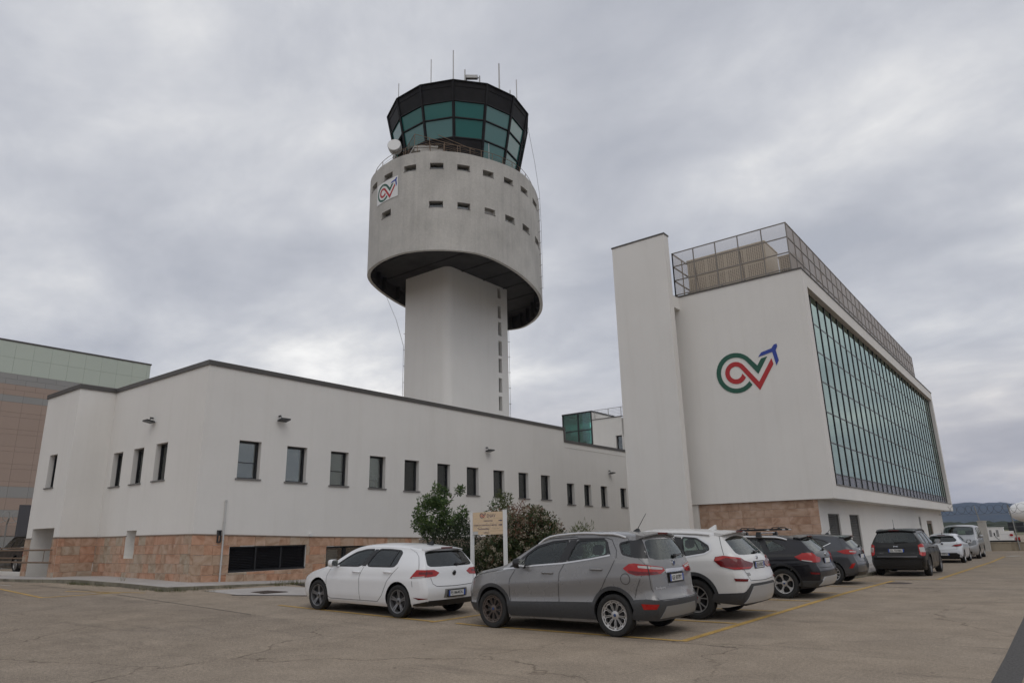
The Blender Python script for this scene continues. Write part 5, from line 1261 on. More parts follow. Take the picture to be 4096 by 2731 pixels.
def seat_mesh(x, y, zf, w=.50, bench=False):
    m = MB(); n = 3 if bench else 1
    def rb(x0, x1, y0, y1, z0, z1, lean=0.):
        c = .04; vs = []
        for z, s_ in ((z0, c), (z0+c, 0), (z1-c, 0), (z1, c)):
            o = lean*(z-z0); vs += [(x0+s_+o, y0+s_, z), (x1-s_+o, y0+s_, z), (x1-s_+o, y1-s_, z), (x0+s_+o, y1-s_, z)]
        fs = [(0, 3, 2, 1), (12, 13, 14, 15)]
        for i in range(3):
            for j in range(4): fs.append((i*4+j, i*4+(j+1) % 4, i*4+4+(j+1) % 4, i*4+4+j))
        m.add(vs, fs)
    rb(x-.5, x+.05, y-w/2, y+w/2, zf+.12, zf+.32); rb(x-.02, x+.13, y-w/2+.02, y+w/2-.02, zf+.3, zf+.86, .22)
    hs = [y] if not bench else [y-w*.33, y+w*.33]
    for hy in hs: rb(x+.12, x+.22, hy-.12, hy+.12, zf+.9, zf+1.09, .15)
    return m

def make_car(name, label, cat, sp, loc, rz, paint_m, tilt=0., group=None, detail=True, inside=True):
    """sp: tables and outlines; local x nose -> tail, y right side, z up"""
    root = thing(name, label, cat, loc, rz, group); root.rotation_euler = (0, tilt, rz)
    s = Shell(sp); L = sp['L']; r = sp['r']; rr = sp['rim']; xf, xr = sp['xf'], sp['xr']; wy = sp['track']/2
    v, f = s.mesh(); mb = MB(); mb.add(v, f); body = mb.build('body', [paint_m, M['plastic_black']], root)
    ra = r+sp.get('gap', .045); wmax = max(p[1] for p in sp['ws'])
    cuts = []
    for x in (xf, xr):
        for g in (-1, 1): y0, y1 = (-wmax-.1, -wy+.2) if g < 0 else (wy-.2, wmax+.1); cuts.append(cyl_y(x, r+sp.get('arch_dz', .02), ra, y0, y1))
    cb = sp['cabin']   # (x0, x1, floor)
    iv, if_ = s.mesh((.055, .05, cb[0], cb[1], cb[2])); cuts.append((iv, if_))
    for poly in sp['side_windows']:
        p = rnd_poly(poly, 2, .12); cuts.append(prism_y(p, -wmax-.1, wmax+.1))
    rw = sp['rear_window']; p = rnd_poly(rw, 2, .12); n = len(p)
    def prism_x(poly, x0, x1):
        n = len(poly); tri = tessellate_polygon([[Vector((q[0], q[1], 0)) for q in poly]])
        return [(x0, q[0], q[1]) for q in poly]+[(x1, q[0], q[1]) for q in poly], [tuple(t) for t in tri]+[tuple(i+n for i in t[::-1]) for t in tri]+[(i, (i+1) % n, (i+1) % n+n, i+n) for i in range(n)]
    cuts.append(prism_x(p, cb[1]-.25, L+.3))
    ws_ = sp['windscreen']  # polygon in (x,y) seen from above
    p = rnd_poly(ws_, 2, .1); n = len(p); tri = tessellate_polygon([[Vector((q[0], q[1], 0)) for q in p]])
    cuts.append(([(q[0], q[1], sp['ws_z']) for q in p]+[(q[0], q[1], 3) for q in p], [tuple(t) for t in tri]+[tuple(i+n for i in t[::-1]) for t in tri]+[(i, (i+1) % n, (i+1) % n+n, i+n) for i in range(n)]))
    boolean(body, cuts)
    me = body.data; nz_ = np.array([p.normal.z for p in me.polygons]); zc_ = np.array([p.center.z for p in me.polygons])
    for p, a, b in zip(me.polygons, nz_, zc_):
        if a < -.7 and b < .5: p.material_index = 1
    me.polygons.foreach_set('use_smooth', [True]*len(me.polygons)); me.set_sharp_from_angle(angle=R(33)); me.update()
    side = lambda g: (lambda P: s.side(P, g)); SD = {-1: (0, -1, .15), 1: (0, 1, .15)}
    # glazing
    gm = sp.get('glass', 'car_glass')
    for i, poly in enumerate(sp['side_windows']):
        for g in (-1, 1):
            q = MB(); overlay(q, side(g), rnd_poly(poly, 2, .12), -.006, .004, .1, SD[g]); q.build('side_window', M[gm if i < 1 or not sp.get('privacy') else 'privacy_glass'], root, smooth=40)
    for i, poly in enumerate(sp['side_windows']):
        for g in (-1, 1):
            q = MB(); pl = rnd_poly(poly, 2, .12); ribbon(q, side(g), pl+pl[:2], .03, .0015, SD[g]); q.build('window_seal', M['plastic_black'], root)
    q = MB()
    def rear_xy(P):   # (y,z) across the tail
        P = np.asarray(P, float); Wm, Xm = s.W(P[:, 1]), s.X(P[:, 1]); wE = np.maximum(Wm[:, -1], .01)
        return np.c_[Xm[:, -1]+s.bulge*(1-np.minimum((P[:, 0]/wE)**2, 1)), P[:, 0], P[:, 1]]
    overlay(q, rear_xy, rnd_poly(rw, 2, .12), -.006, .004, .1, (1, 0, .3)); q.build('rear_window', M['privacy_glass' if sp.get('privacy') else gm], root, smooth=40)
    q = MB(); overlay(q, s.top, rnd_poly(ws_, 2, .1), -.005, .004, .12, (-.3, 0, 1)); q.build('windscreen', M['car_glass'], root, smooth=40)
    q = MB(); pl = rnd_poly(ws_, 2, .1); ribbon(q, s.top, pl+pl[:2], .05, .002, (-.3, 0, 1)); q.build('windscreen_seal', M['plastic_black'], root)
    # black glazing surround (pillars between windows), belt chrome
    for poly in sp.get('pillars', []):
        for g in (-1, 1): q = MB(); overlay(q, side(g), poly, .002, .006, .1, SD[g]); q.build('pillar_trim', M['plastic_black'], root)
    for line, w, m in sp.get('trims', []):
        for g in (-1, 1): q = MB(); ribbon(q, side(g), line, w, .006, SD[g]); q.build('window_trim', M[m], root)
    # doors: shut lines, handles
    for g in (-1, 1):
        q = MB()
        for line in sp['seams']: ribbon(q, side(g), line, .009, .003, SD[g])
        for line in sp.get('rear_seams', []): ribbon(q, s.rearc, [(g*-1*a, b) for a, b in line], .009, .003, (1, 0, .2))
        q.build('shut_line', M['plastic_black'], root)
        for (hx, hz) in sp['handles']:
            q = MB(); c = s.side([(hx, hz)], g)[0]; d_ = g
            q.tube([(hx-.12, c[1]-.002*0, hz), (hx-.10, c[1]+d_*.03, hz+.002), (hx, c[1]+d_*.04, hz+.006), (hx+.09, c[1]+d_*.032, hz+.002), (hx+.11, c[1], hz)], [.012, .017, .018, .017, .012], 8)
            q.build('door_handle', M[sp['handle_m']] if sp.get('handle_m') else paint_m, root, smooth=50)
    for poly, m, off in sp.get('side_panels', []):
        for g in (-1, 1): q = MB(); overlay(q, side(g), poly, off, .03, .08, SD[g]); q.build('side_cladding', M[m], root, smooth=30)
    if sp.get('arch_m'):
        for x in (xf, xr):
            for g in (-1, 1):
                a = np.linspace(R(sp.get('arch_a0', -12)), R(192), 26); w = sp.get('arch_w', .06); c = r+sp.get('arch_dz', .02); q = MB()
                ring_ = [(x+(ra-.004)*math.cos(t), c+(ra-.004)*math.sin(t)) for t in a]+[(x+(ra+w)*math.cos(t), c+(ra+w)*math.sin(t)) for t in a[::-1]]
                zmin = float(np.min(s.zb))+.01; ring_ = [(p[0], max(p[1], zmin)) for p in ring_]
                overlay(q, side(g), ring_, .012, .035, .06, SD[g]); q.build('wheel_arch_trim', M[sp['arch_m']], root, smooth=30)
    for item in sp.get('rear_parts', []):
        nm, poly, m, off = item[:4]; both = item[4] if len(item) > 4 else False
        for g in ((1, -1) if both else (1,)):
            q = MB(); overlay(q, s.rearc, [(g*a, b) for a, b in poly], off, .03, .05, (1, 0, .1) if all(abs(p[0]) < .75 for p in poly) else (.6, -.8*g, .1)); q.build(nm, M[m] if m != 'paint' else paint_m, root, smooth=30)
    for item in sp.get('front_parts', []):
        nm, poly, m, off = item[:4]; both = item[4] if len(item) > 4 else False
        for g in ((1, -1) if both else (1,)):
            q = MB(); overlay(q, s.frontc, [(g*a, b) for a, b in poly], off, .03, .05, (-1, 0, .1) if all(abs(p[0]) < .7 for p in poly) else (-.6, -.8*g, .1)); q.build(nm, M[m] if m != 'paint' else paint_m, root, smooth=30)
    # spoiler lip over the rear window
    if sp.get('spoiler'):
        x0, x1, z0, hw = sp['spoiler']; q = MB(); ys = np.linspace(-hw, hw, 15); A = []
        for y in ys:
            k = 1-(abs(y)/hw)**4*.35; zt_ = z0-.05*(y/hw)**2; A += [(x0, y, zt_+.012), (x0+(x1-x0)*k, y, zt_-.012), (x0+(x1-x0)*k, y, zt_-.035), (x0, y, zt_-.075)]
        n = 4; q.add(A, [(i*n+j, i*n+(j+1) % n, (i+1)*n+(j+1) % n, (i+1)*n+j) for i in range(14) for j in range(n)]+[(0, 1, 2, 3), (56, 57, 58, 59)]); q.build('spoiler', M[sp['spoiler_m']] if sp.get('spoiler_m') else paint_m, root, smooth=40)
        q = MB(); xx = x0+(x1-x0)*.99; q.box(xx-.01, xx+.012, -.17, .17, z0-.036, z0-.012); q.build('brake_light', M['lamp_deep'], root)
    # mirrors
    mx_, mz_ = sp['mirror']
    for g in (-1, 1):
        c = s.side([(mx_, mz_-.06)], g)[0]; y0 = c[1]; q = MB()
        prof = [(-.03, .055), (.0, .095), (.06, .10), (.10, .085)]
        vs = []; n = 10
        for (dx, hh) in prof:
            for j in range(n):
                t = 2*PI*j/n; vs.append((mx_-.10+dx*1.25, y0+g*(.155+.095*math.copysign(abs(math.cos(t))**.6, math.cos(t))*(hh/.09)), mz_+hh*.85*math.copysign(abs(math.sin(t))**.6, math.sin(t))))
        q.add(vs, [(i*n+j, i*n+(j+1) % n, (i+1)*n+(j+1) % n, (i+1)*n+j) for i in range(3) for j in range(n)]+[tuple(range(n))]); q.tube([(mx_-.02, y0-g*.02, mz_-.07), (mx_-.04, y0+g*.12, mz_-.05)], [.03, .025], 8)
        mo = q.build('wing_mirror', M[sp['mirror_m']] if sp.get('mirror_m') else paint_m, root, smooth=50)
        q = MB(); q.add([vs[3*n+j] for j in range(n)], [tuple(range(n))]); q.build('mirror_glass', M['chrome'], mo)
    # roof rails
    if sp.get('rails'):
        x0, x1, yy, hgt, m, th = sp['rails']
        for g in (-1, 1):
            q = MB(); xs = np.linspace(x0, x1, 16); P = s.top(np.c_[xs, np.full(16, yy)]); e = np.minimum(1, np.minimum(xs-x0, x1-xs)/.28)
            q.tube([(p[0], g*p[1], p[2]+hgt*math.sin(k*PI/2)-.012) for p, k in zip(P, e)], [th]*16, 8); q.build('roof_rail', M[m], root, smooth=50)
    if sp.get('antenna'):
        ax_, ay_, kind = sp['antenna']; z_ = float(s.top([(ax_, ay_)])[0, 2]); q = MB()
        if kind == 'fin': q.add([(ax_-.13, ay_-.03, z_-.01), (ax_+.06, ay_-.03, z_-.01), (ax_+.06, ay_+.03, z_-.01), (ax_-.13, ay_+.03, z_-.01), (ax_+.035, ay_-.006, z_+.085), (ax_+.065, ay_-.006, z_+.085), (ax_+.065, ay_+.006, z_+.085), (ax_+.035, ay_+.006, z_+.085)], [(0, 1, 5, 4), (1, 2, 6, 5), (2, 3, 7, 6), (3, 0, 4, 7), (4, 5, 6, 7)])
        else: q.add([(ax_-.09, ay_-.035, z_-.012), (ax_+.06, ay_-.035, z_-.012), (ax_+.06, ay_+.035, z_-.012), (ax_-.09, ay_+.035, z_-.012), (ax_-.0, ay_-.01, z_+.045), (ax_+.04, ay_-.01, z_+.045), (ax_+.04, ay_+.01, z_+.045), (ax_-.0, ay_+.01, z_+.045)], [(0, 1, 5, 4), (1, 2, 6, 5), (2, 3, 7, 6), (3, 0, 4, 7), (4, 5, 6, 7)]); q.tube([(ax_+.01, ay_, z_+.03), (ax_+kind[0], ay_, z_+kind[1])], [.007, .004], 6)
        q.build('roof_antenna', (paint_m if sp.get('fin_paint') else M['plastic_black']), root)
    # wheels
    for x, st, rm in ((xf, sp['wheel'], sp.get('rim_f', sp['rim_m'])), (xr, sp['wheel'], sp['rim_m'])):
        for g in (-1, 1): wheel(root, x, g*(wy+.0), r, rr, g, st, M[rm])
    # underfloor
    q = MB(); q.box(xf+.2, xr-.2, -wy+.2, wy-.2, .17, float(np.min(s.zb))+.06); q.tube([(xf+.6, .12, .2), (xr-.3, .12, .2), (L-.25, .35, .25)], .035, 8); q.box(L-.75, L-.3, -.1, .5, .2, .32); q.build('underfloor', M['plastic_black'], root)
    # cabin: seats, dashboard, wheel
    if inside:
        zf = cb[2]-.16
        for g in (-1, 1): seat_mesh(sp['seat_x'][0], g*.36, zf).build('seat', M['seat'], root, smooth=40)
        seat_mesh(sp['seat_x'][1], 0, zf+.02, 1.2, True).build('rear_seat', M['seat'], root, smooth=40)
        q = MB(); dx = sp['ws_x']; q.box(dx, dx+.45, -.6, .6, zf+.25, sp['dash_z']); q.build('dashboard', M['trim'], root)
        q = MB(); q.tube([(dx+.62+.06*math.sin(t), -.36+.18*math.cos(t), sp['dash_z']+.02+.17*math.sin(t)) for t in np.linspace(0, 2*PI, 20)[:-1]], .016, 6, closed=True); q.tube([(dx+.4, -.36, sp['dash_z']-.06), (dx+.62, -.36, sp['dash_z']+.02)], .05, 8); q.build('steering_wheel', M['trim'], root)
    # number plate with characters
    if sp.get('plate'):
        txt, z0, w, hh = sp['plate']; xx = float(rear_xy(np.array([[0., z0]]))[0, 0])+sp.get('plate_dx', .012); tl = sp.get('plate_tilt', 0.)
        fn = lambda u, v, d: (xx+d-tl*v, u, z0+v)
        q = MB(); q.prism([(-w/2-.015, -hh/2-.015), (w/2+.015, -hh/2-.015), (w/2+.015, hh/2+.015), (-w/2-.015, hh/2+.015)], fn, -.03, .002, 2); q.prism([(-w/2, -hh/2), (w/2, -hh/2), (w/2, hh/2), (-w/2, hh/2)], fn, .001, .006, 0)
        for a, b in ((-w/2, -w/2+.04), (w/2-.04, w/2)): q.prism([(a, -hh/2), (b, -hh/2), (b, hh/2), (a, hh/2)], fn, .005, .008, 1)
        po = q.build('number_plate', [M['plate_white'], M['plate_blue'], M['plastic_black']], root)
        q = MB(); put_text(q, txt, lambda u, v: fn(u, v, .0095), 0, 0, w*.74, hh*.66, bold=.012); q.build('plate_lettering', M['letter_black'], po)
    if sp.get('wiper'):
        (ya, za), (yb, zb_) = sp['wiper']; A = rear_xy(np.array([[ya, za], [yb, zb_]])); q = MB(); q.tube([(A[0, 0]+.02, ya, za), (A[1, 0]+.03, yb, zb_)], [.02, .01], 6); q.lathe([(.035, 0), (.03, .04), (.001, .045)], (A[0, 0], ya, za), 'x', 12); q.build('rear_wiper', M['plastic_black'], root)
    for (txt, cy_, cz_, w, hh, m) in sp.get('rear_text', []):
        q = MB(); v_, f_ = text_verts(txt, 1., .02); A = np.array(v_)[:, :2]; lo, hi = A.min(0), A.max(0); A = (A-(lo+hi)/2)/(hi-lo)*[w, hh]+[cy_, cz_]
        P = rear_xy(A); P[:, 0] += .006; q.add(P, f_); q.build('badge_lettering', M[m], root)
    for (cy_, cz_, rad, kind) in sp.get('badges', []):
        x_ = float(rear_xy(np.array([[cy_, cz_]]))[0, 0]); q = MB(); q.lathe([(rad, -.01), (rad, .012), (rad*.86, .016), (rad*.84, .008)], (x_, cy_, cz_), 'x', 28, 0); q.lathe([(rad*.85, .009), (.001, .01)], (x_, cy_, cz_), 'x', 28, 1)
        if kind == 'vw':
            for A, B in (((-.5, .6), (0, .0)), ((.5, .6), (0, .0)), ((-.62, .25), (-.3, -.6)), ((.62, .25), (.3, -.6)), ((-.3, -.6), (0, -.05)), ((.3, -.6), (0, -.05))): q.bar((x_+.014, cy_+A[0]*rad, cz_+A[1]*rad), (x_+.014, cy_+B[0]*rad, cz_+B[1]*rad), rad*.27, .01, 0)
        if kind == 'quarter':
            for a0 in (0, PI): q.add([(x_+.014, cy_, cz_)]+[(x_+.014, cy_+.62*rad*math.cos(a0+PI/2*i/6), cz_+.62*rad*math.sin(a0+PI/2*i/6)) for i in range(7)], [(0, i, i+1) for i in range(1, 7)], 0)
        if kind == 'lozenge':
            q.bar((x_+.014, cy_-.45*rad, cz_), (x_+.014, cy_, cz_+.8*rad), rad*.28, .01); q.bar((x_+.014, cy_, cz_+.8*rad), (x_+.014, cy_+.45*rad, cz_), rad*.28, .01); q.bar((x_+.014, cy_-.45*rad, cz_), (x_+.014, cy_, cz_-.8*rad), rad*.28, .01); q.bar((x_+.014, cy_, cz_-.8*rad), (x_+.014, cy_+.45*rad, cz_), rad*.28, .01)
        q.build('badge', [M['chrome'], M['badge_blue'] if kind != 'vw' else M['plastic_black']], root)
    if sp.get('exhaust'):
        for (ey, ez, er, ex) in sp['exhaust']: q = MB(); q.lathe([(er*.8, -.12), (er*.85, .0), (er, .0), (er, -.12)], (ex, ey, ez), 'x', 16); q.build('exhaust_pipe', M['chrome'], root)
    return root, s
# @@SPLIT
def off(tab, d): return [(x, z-(np.interp(x, [p[0] for p in d], [p[1] for p in d]))) for x, z in tab]
def circ(x, z, r, n=20): return [(x+r*math.cos(2*PI*i/n), z+r*math.sin(2*PI*i/n)) for i in range(n+1)]
def base(L, W_, zt, zs, roof, wr_hood=.72):
    hx, rx = roof
    return dict(hx=hx, L=L, zt=zt, zs=zs, zr=off(zt, [(0, .04), (hx, .055), (rx, .09), (L, .085)]), zb=[(0, .26), (.3, .22), (.7, .2), (L-.8, .2), (L-.3, .23), (L, .28)],
                ws=[(0, W_*.56), (.05, W_*.69), (.12, W_*.79), (.25, W_*.885), (.42, W_*.95), (.65, W_*.985), (1.0, W_), (L-.7, W_), (L-.35, W_*.985), (L-.15, W_*.955), (L-.06, W_*.915), (L, W_*.86)],
                wr=[(0, W_*.46), (.12, W_*.64), (.3, W_*.76), (hx, W_*.80), (hx+.3, W_*.77), (rx, W_*.70), (L-.6, W_*.67), (L, W_*.645)],
                front=[(.2, .14), (.4, .03), (.58, 0), (.75, .03), (.9, .08)])
# -- white hatchback
g = base(4.255, .90, [(0, .67), (.1, .75), (.3, .82), (.6, .885), (.95, .965), (1.1, 1.03), (1.4, 1.20), (1.7, 1.355), (1.95, 1.425), (2.4, 1.458), (3.0, 1.452), (3.6, 1.425), (4.0, 1.395), (4.255, 1.37)],
         [(0, .58), (.1, .66), (.3, .735), (.6, .81), (.95, .88), (1.2, .915), (2.0, .935), (3.0, .96), (3.6, .98), (4.255, .99)], (.95, 1.9))
g.update(xf=.85, xr=3.48, r=.325, rim=.232, track=1.56, gap=.04, cabin=(1.18, 4.1, .42), rear=[(.2, 4.13), (.35, 4.22), (.5, 4.255), (.62, 4.235), (.75, 4.19), (.95, 4.15), (1.02, 4.12), (1.30, 3.92), (1.38, 3.85), (1.46, 3.82)], lr=.95,
    side_windows=[[(1.36, .972), (1.62, 1.13), (1.9, 1.262), (2.2, 1.322), (2.50, 1.333), (2.28, .98)], [(2.42, .985), (2.62, 1.335), (3.0, 1.333), (3.30, 1.312), (3.38, 1.26), (3.37, 1.06), (3.30, .995)]],
    pillars=[[(2.29, .985), (2.505, 1.333), (2.61, 1.336), (2.415, .988)]], trims=[([(3.16, .99), (3.24, 1.31)], .022, 'plastic_black')],
    rear_window=[(-.57, 1.31), (.57, 1.31), (.68, 1.04), (.60, 1.0), (-.60, 1.0), (-.68, 1.04)], windscreen=[(1.04, -.62), (1.04, .62), (1.72, .55), (1.72, -.55)], ws_z=.93, ws_x=1.2, dash_z=.92, seat_x=(2.2, 3.1), privacy=True,
    seams=[[(1.27, .92), (1.16, .76), (1.15, .55), (1.18, .34), (1.3, .285)], [(2.37, .975), (2.27, .79), (2.28, .5), (2.31, .29)], [(3.45, .99), (3.3, .86), (3.15, .7), (3.0, .42), (2.86, .295)], [(1.3, .285), (2.86, .295)], [(.42, .80), (.7, .845), (1.0, .905)], [(3.87, .79), (3.9, .62)]],
    rear_seams=[[(.66, .80), (.63, .68), (.54, .628), (0, .615)], [(.80, 1.36), (.77, 1.2), (.88, 1.0), (.90, .95)]], handles=[(2.16, .862), (3.16, .885)], mirror=(1.52, 1.03),
    rear_parts=[('tail_light', [(.42, .885), (.55, .945), (.95, .95), (1.16, .785), (.8, .805), (.52, .822)], 'lamp_red', .008, True), ('lamp_strip', [(.80, .808), (1.1, .79), (1.08, .812), (.80, .83)], 'lamp_clear', .011, True), ('lamp_inner', [(.6, .86), (.92, .865), (.9, .91), (.6, .905)], 'lamp_deep', .0105, True), ('lamp_gap', [(.775, .805), (.785, .805), (.735, .95), (.725, .95)], 'plastic_black', .0115, True),
        ('rear_diffuser', [(-1.02, .25), (-1.02, .29), (-.72, .36), (.72, .36), (1.02, .29), (1.02, .25)], 'plastic_black', .008), ('reflector', [(.76, .405), (1.1, .42), (.95, .378)], 'lamp_deep', .008, True), ('plate_recess', [(-.35, .395), (-.33, .565), (.33, .565), (.35, .395)], 'skid', .001)],  # shade painted as a grey sheet behind the plate; recess is body white
    front_parts=[('headlight', [(.42, .60), (.5, .70), (.85, .77), (1.0, .76), (.8, .62)], 'headlamp', .006, True), ('grille', [(-.6, .30), (-.65, .45), (.65, .45), (.6, .30)], 'plastic_black', .005)],
    spoiler=(3.84, 4.02, 1.392, .57), antenna=(3.55, 0, 'fin'), wheel='double5', rim_m='rim_dark', plate=('FJ 864DL', .478, .5, .105), badges=[(0, .868, .058, 'vw')], wiper=((.12, 1.035), (.5, 1.055)), exhaust=[(-.55, .27, .035, 4.2)])
make_car('parked_car', 'white five door hatchback parked by the sign in front of the offices', 'car', g, (-14.63, 11.34, .105), 0, M['p_white'], tilt=.019, group='cars parked on the car park')
# -- grey compact SUV, nearest
e = base(4.096, .8825, [(0, .82), (.1, .91), (.3, .975), (.6, 1.02), (.95, 1.085), (1.15, 1.19), (1.5, 1.40), (1.8, 1.545), (2.1, 1.61), (2.6, 1.648), (3.2, 1.642), (3.7, 1.62), (4.096, 1.60)],
         [(0, .72), (.1, .81), (.3, .885), (.6, .935), (1.0, .985), (1.4, 1.02), (2.2, 1.075), (3.0, 1.16), (3.3, 1.20), (4.096, 1.19)], (.95, 2.0))
e.update(xf=.80, xr=3.35, r=.327, rim=.235, track=1.53, gap=.045, cabin=(1.2, 3.95, .48), rear=[(.2, 4.0), (.35, 4.07), (.5, 4.096), (.58, 4.09), (.63, 4.04), (.8, 4.02), (1.0, 4.0), (1.15, 3.97), (1.5, 3.81), (1.62, 3.74)], lr=.9,
    ftab=[[0, .91], [.12, .965], [.30, .995], [.36, .972], [.48, .972], [.70, 1.0], [.75, .992], [.9, .97], [1, .95]],
    side_windows=[[(1.49, 1.075), (1.50, 1.26), (1.72, 1.395), (2.05, 1.475), (2.42, 1.505), (2.28, 1.12)], [(2.44, 1.14), (2.58, 1.51), (3.10, 1.505), (3.16, 1.485), (3.27, 1.255)], [(1.16, 1.045), (1.40, 1.20), (1.41, 1.065)], [(3.43, 1.44), (3.6, 1.475), (3.68, 1.465), (3.79, 1.25), (3.70, 1.235), (3.53, 1.275)]],
    pillars=[[(2.29, 1.125), (2.43, 1.505), (2.57, 1.512), (2.43, 1.14)], [(3.165, 1.485), (3.2, 1.47), (3.315, 1.27), (3.28, 1.257)], [(1.42, 1.07), (1.41, 1.20), (1.49, 1.26), (1.48, 1.075)]],
    trims=[([(1.03, 1.015), (1.76, 1.085), (2.37, 1.125), (2.93, 1.195), (3.31, 1.255)], .024, 'alu'), ([(1.18, 1.06), (1.5, 1.275), (1.72, 1.41), (2.05, 1.49), (2.5, 1.522), (3.12, 1.518)], .012, 'plastic_black')],
    rear_window=[(-.56, 1.495), (.56, 1.495), (.67, 1.21), (.5, 1.17), (-.5, 1.17), (-.67, 1.21)], windscreen=[(1.06, -.62), (1.06, .62), (1.82, .57), (1.82, -.57)], ws_z=1.03, ws_x=1.25, dash_z=1.03, seat_x=(2.2, 3.0), glass='car_glass',
    seams=[[(1.33, 1.01), (1.22, .85), (1.21, .57), (1.26, .35)], [(2.57, 1.54), (2.46, 1.2), (2.31, .97), (2.28, .61), (2.3, .35)], [(2.57, 1.54), (3.15, 1.535), (3.27, 1.5), (3.41, 1.33), (3.43, 1.22), (3.33, 1.03), (3.16, .76), (3.02, .6), (2.9, .36)], [(1.26, .345), (2.9, .36)], circ(3.6, .89, .082), [(1.02, 1.01), (.6, .95), (.3, .90)], [(3.88, .94), (3.78, .74), (3.74, .6)], [(1.55, 1.42), (1.9, 1.535), (2.57, 1.56)]],
    rear_seams=[[(.82, 1.585), (.86, 1.2), (.80, 1.1), (.79, .94), (.78, .75), (.70, .57)], [(.70, .57), (0, .555)]], handles=[(2.06, .965), (3.06, 1.03)], mirror=(1.56, 1.13), mirror_m='plastic_black',
    side_panels=[([(1.20, .235), (1.185, .47), (2.28, .5), (2.95, .515), (3.0, .25)], 'plastic', .012)], arch_m='plastic', arch_w=.055,
    rear_parts=[('tail_light', [(.36, 1.0), (.40, 1.055), (.75, 1.095), (.98, 1.13), (1.07, 1.12), (1.2, 1.05), (1.12, .98), (1.0, .945), (.5, .955)], 'lamp_red', .012, True), ('lamp_clear', [(.41, 1.045), (.75, 1.08), (.93, 1.095), (.93, 1.06), (.72, 1.035), (.44, 1.015)], 'lamp_clear', .015, True), ('lamp_inner', [(.55, .962), (1.0, .952), (1.1, .985), (1.12, 1.02), (.9, 1.0), (.6, .99)], 'lamp_deep', .0145, True), ('lamp_gap', [(.775, .945), (.787, .945), (.79, 1.1), (.778, 1.1)], 'plastic_black', .017, True), ('pillar_trim', [(.60, 1.495), (.83, 1.475), (.97, 1.235), (.93, 1.215), (.70, 1.2)], 'plastic_black', .007, True),
        ('chrome_bar', [(-.36, .968), (-.33, 1.025), (.33, 1.025), (.36, .968)], 'chrome', .02), ('bumper_cladding', [(-1.14, .285), (-1.14, .57), (-.92, .585), (-.56, .55), (.56, .55), (.92, .585), (1.14, .57), (1.14, .285), (.7, .26), (-.7, .26)], 'plastic', .012), ('skid_plate', [(-.66, .30), (-.54, .47), (.54, .47), (.66, .30)], 'skid', .02), ('reflector', [(.74, .51), (1.02, .52), (.97, .435), (.77, .44)], 'lamp_red', .017, True), ('plate_recess', [(-.31, .80), (-.30, .965), (.30, .965), (.31, .80)], 'plastic_black', .002)],
    front_parts=[('headlight', [(.55, .79), (.66, .885), (.9, .965), (1.0, .95), (.85, .82)], 'headlamp', .008, True), ('grille', [(-.5, .52), (-.52, .78), (.52, .78), (.5, .52)], 'plastic_black', .006), ('bumper_cladding', [(-1.0, .28), (-1.0, .42), (1.0, .42), (1.0, .28)], 'plastic', .01)],
    spoiler=(3.70, 3.90, 1.612, .6), rails=(1.72, 3.52, .60, .055, 'alu', .022), antenna=(3.35, .12, (.20, .30)), wheel='loop9', rim_m='rim_silver', rim_f='rim_dusty', plate=('GE 837BY', .882, .5, .105), badges=[(0, 1.105, .048, 'oval')], rear_text=[('EcoSport', -.55, .742, .27, .04, 'alu')], wiper=((.12, 1.215), (.5, 1.245)))
make_car('parked_car', 'grey compact SUV with silver roof rails and black cladding, nearest of the parked cars', 'car', e, (-9.40, 11.30, .0), 0, M['p_grey'], group='cars parked on the car park')
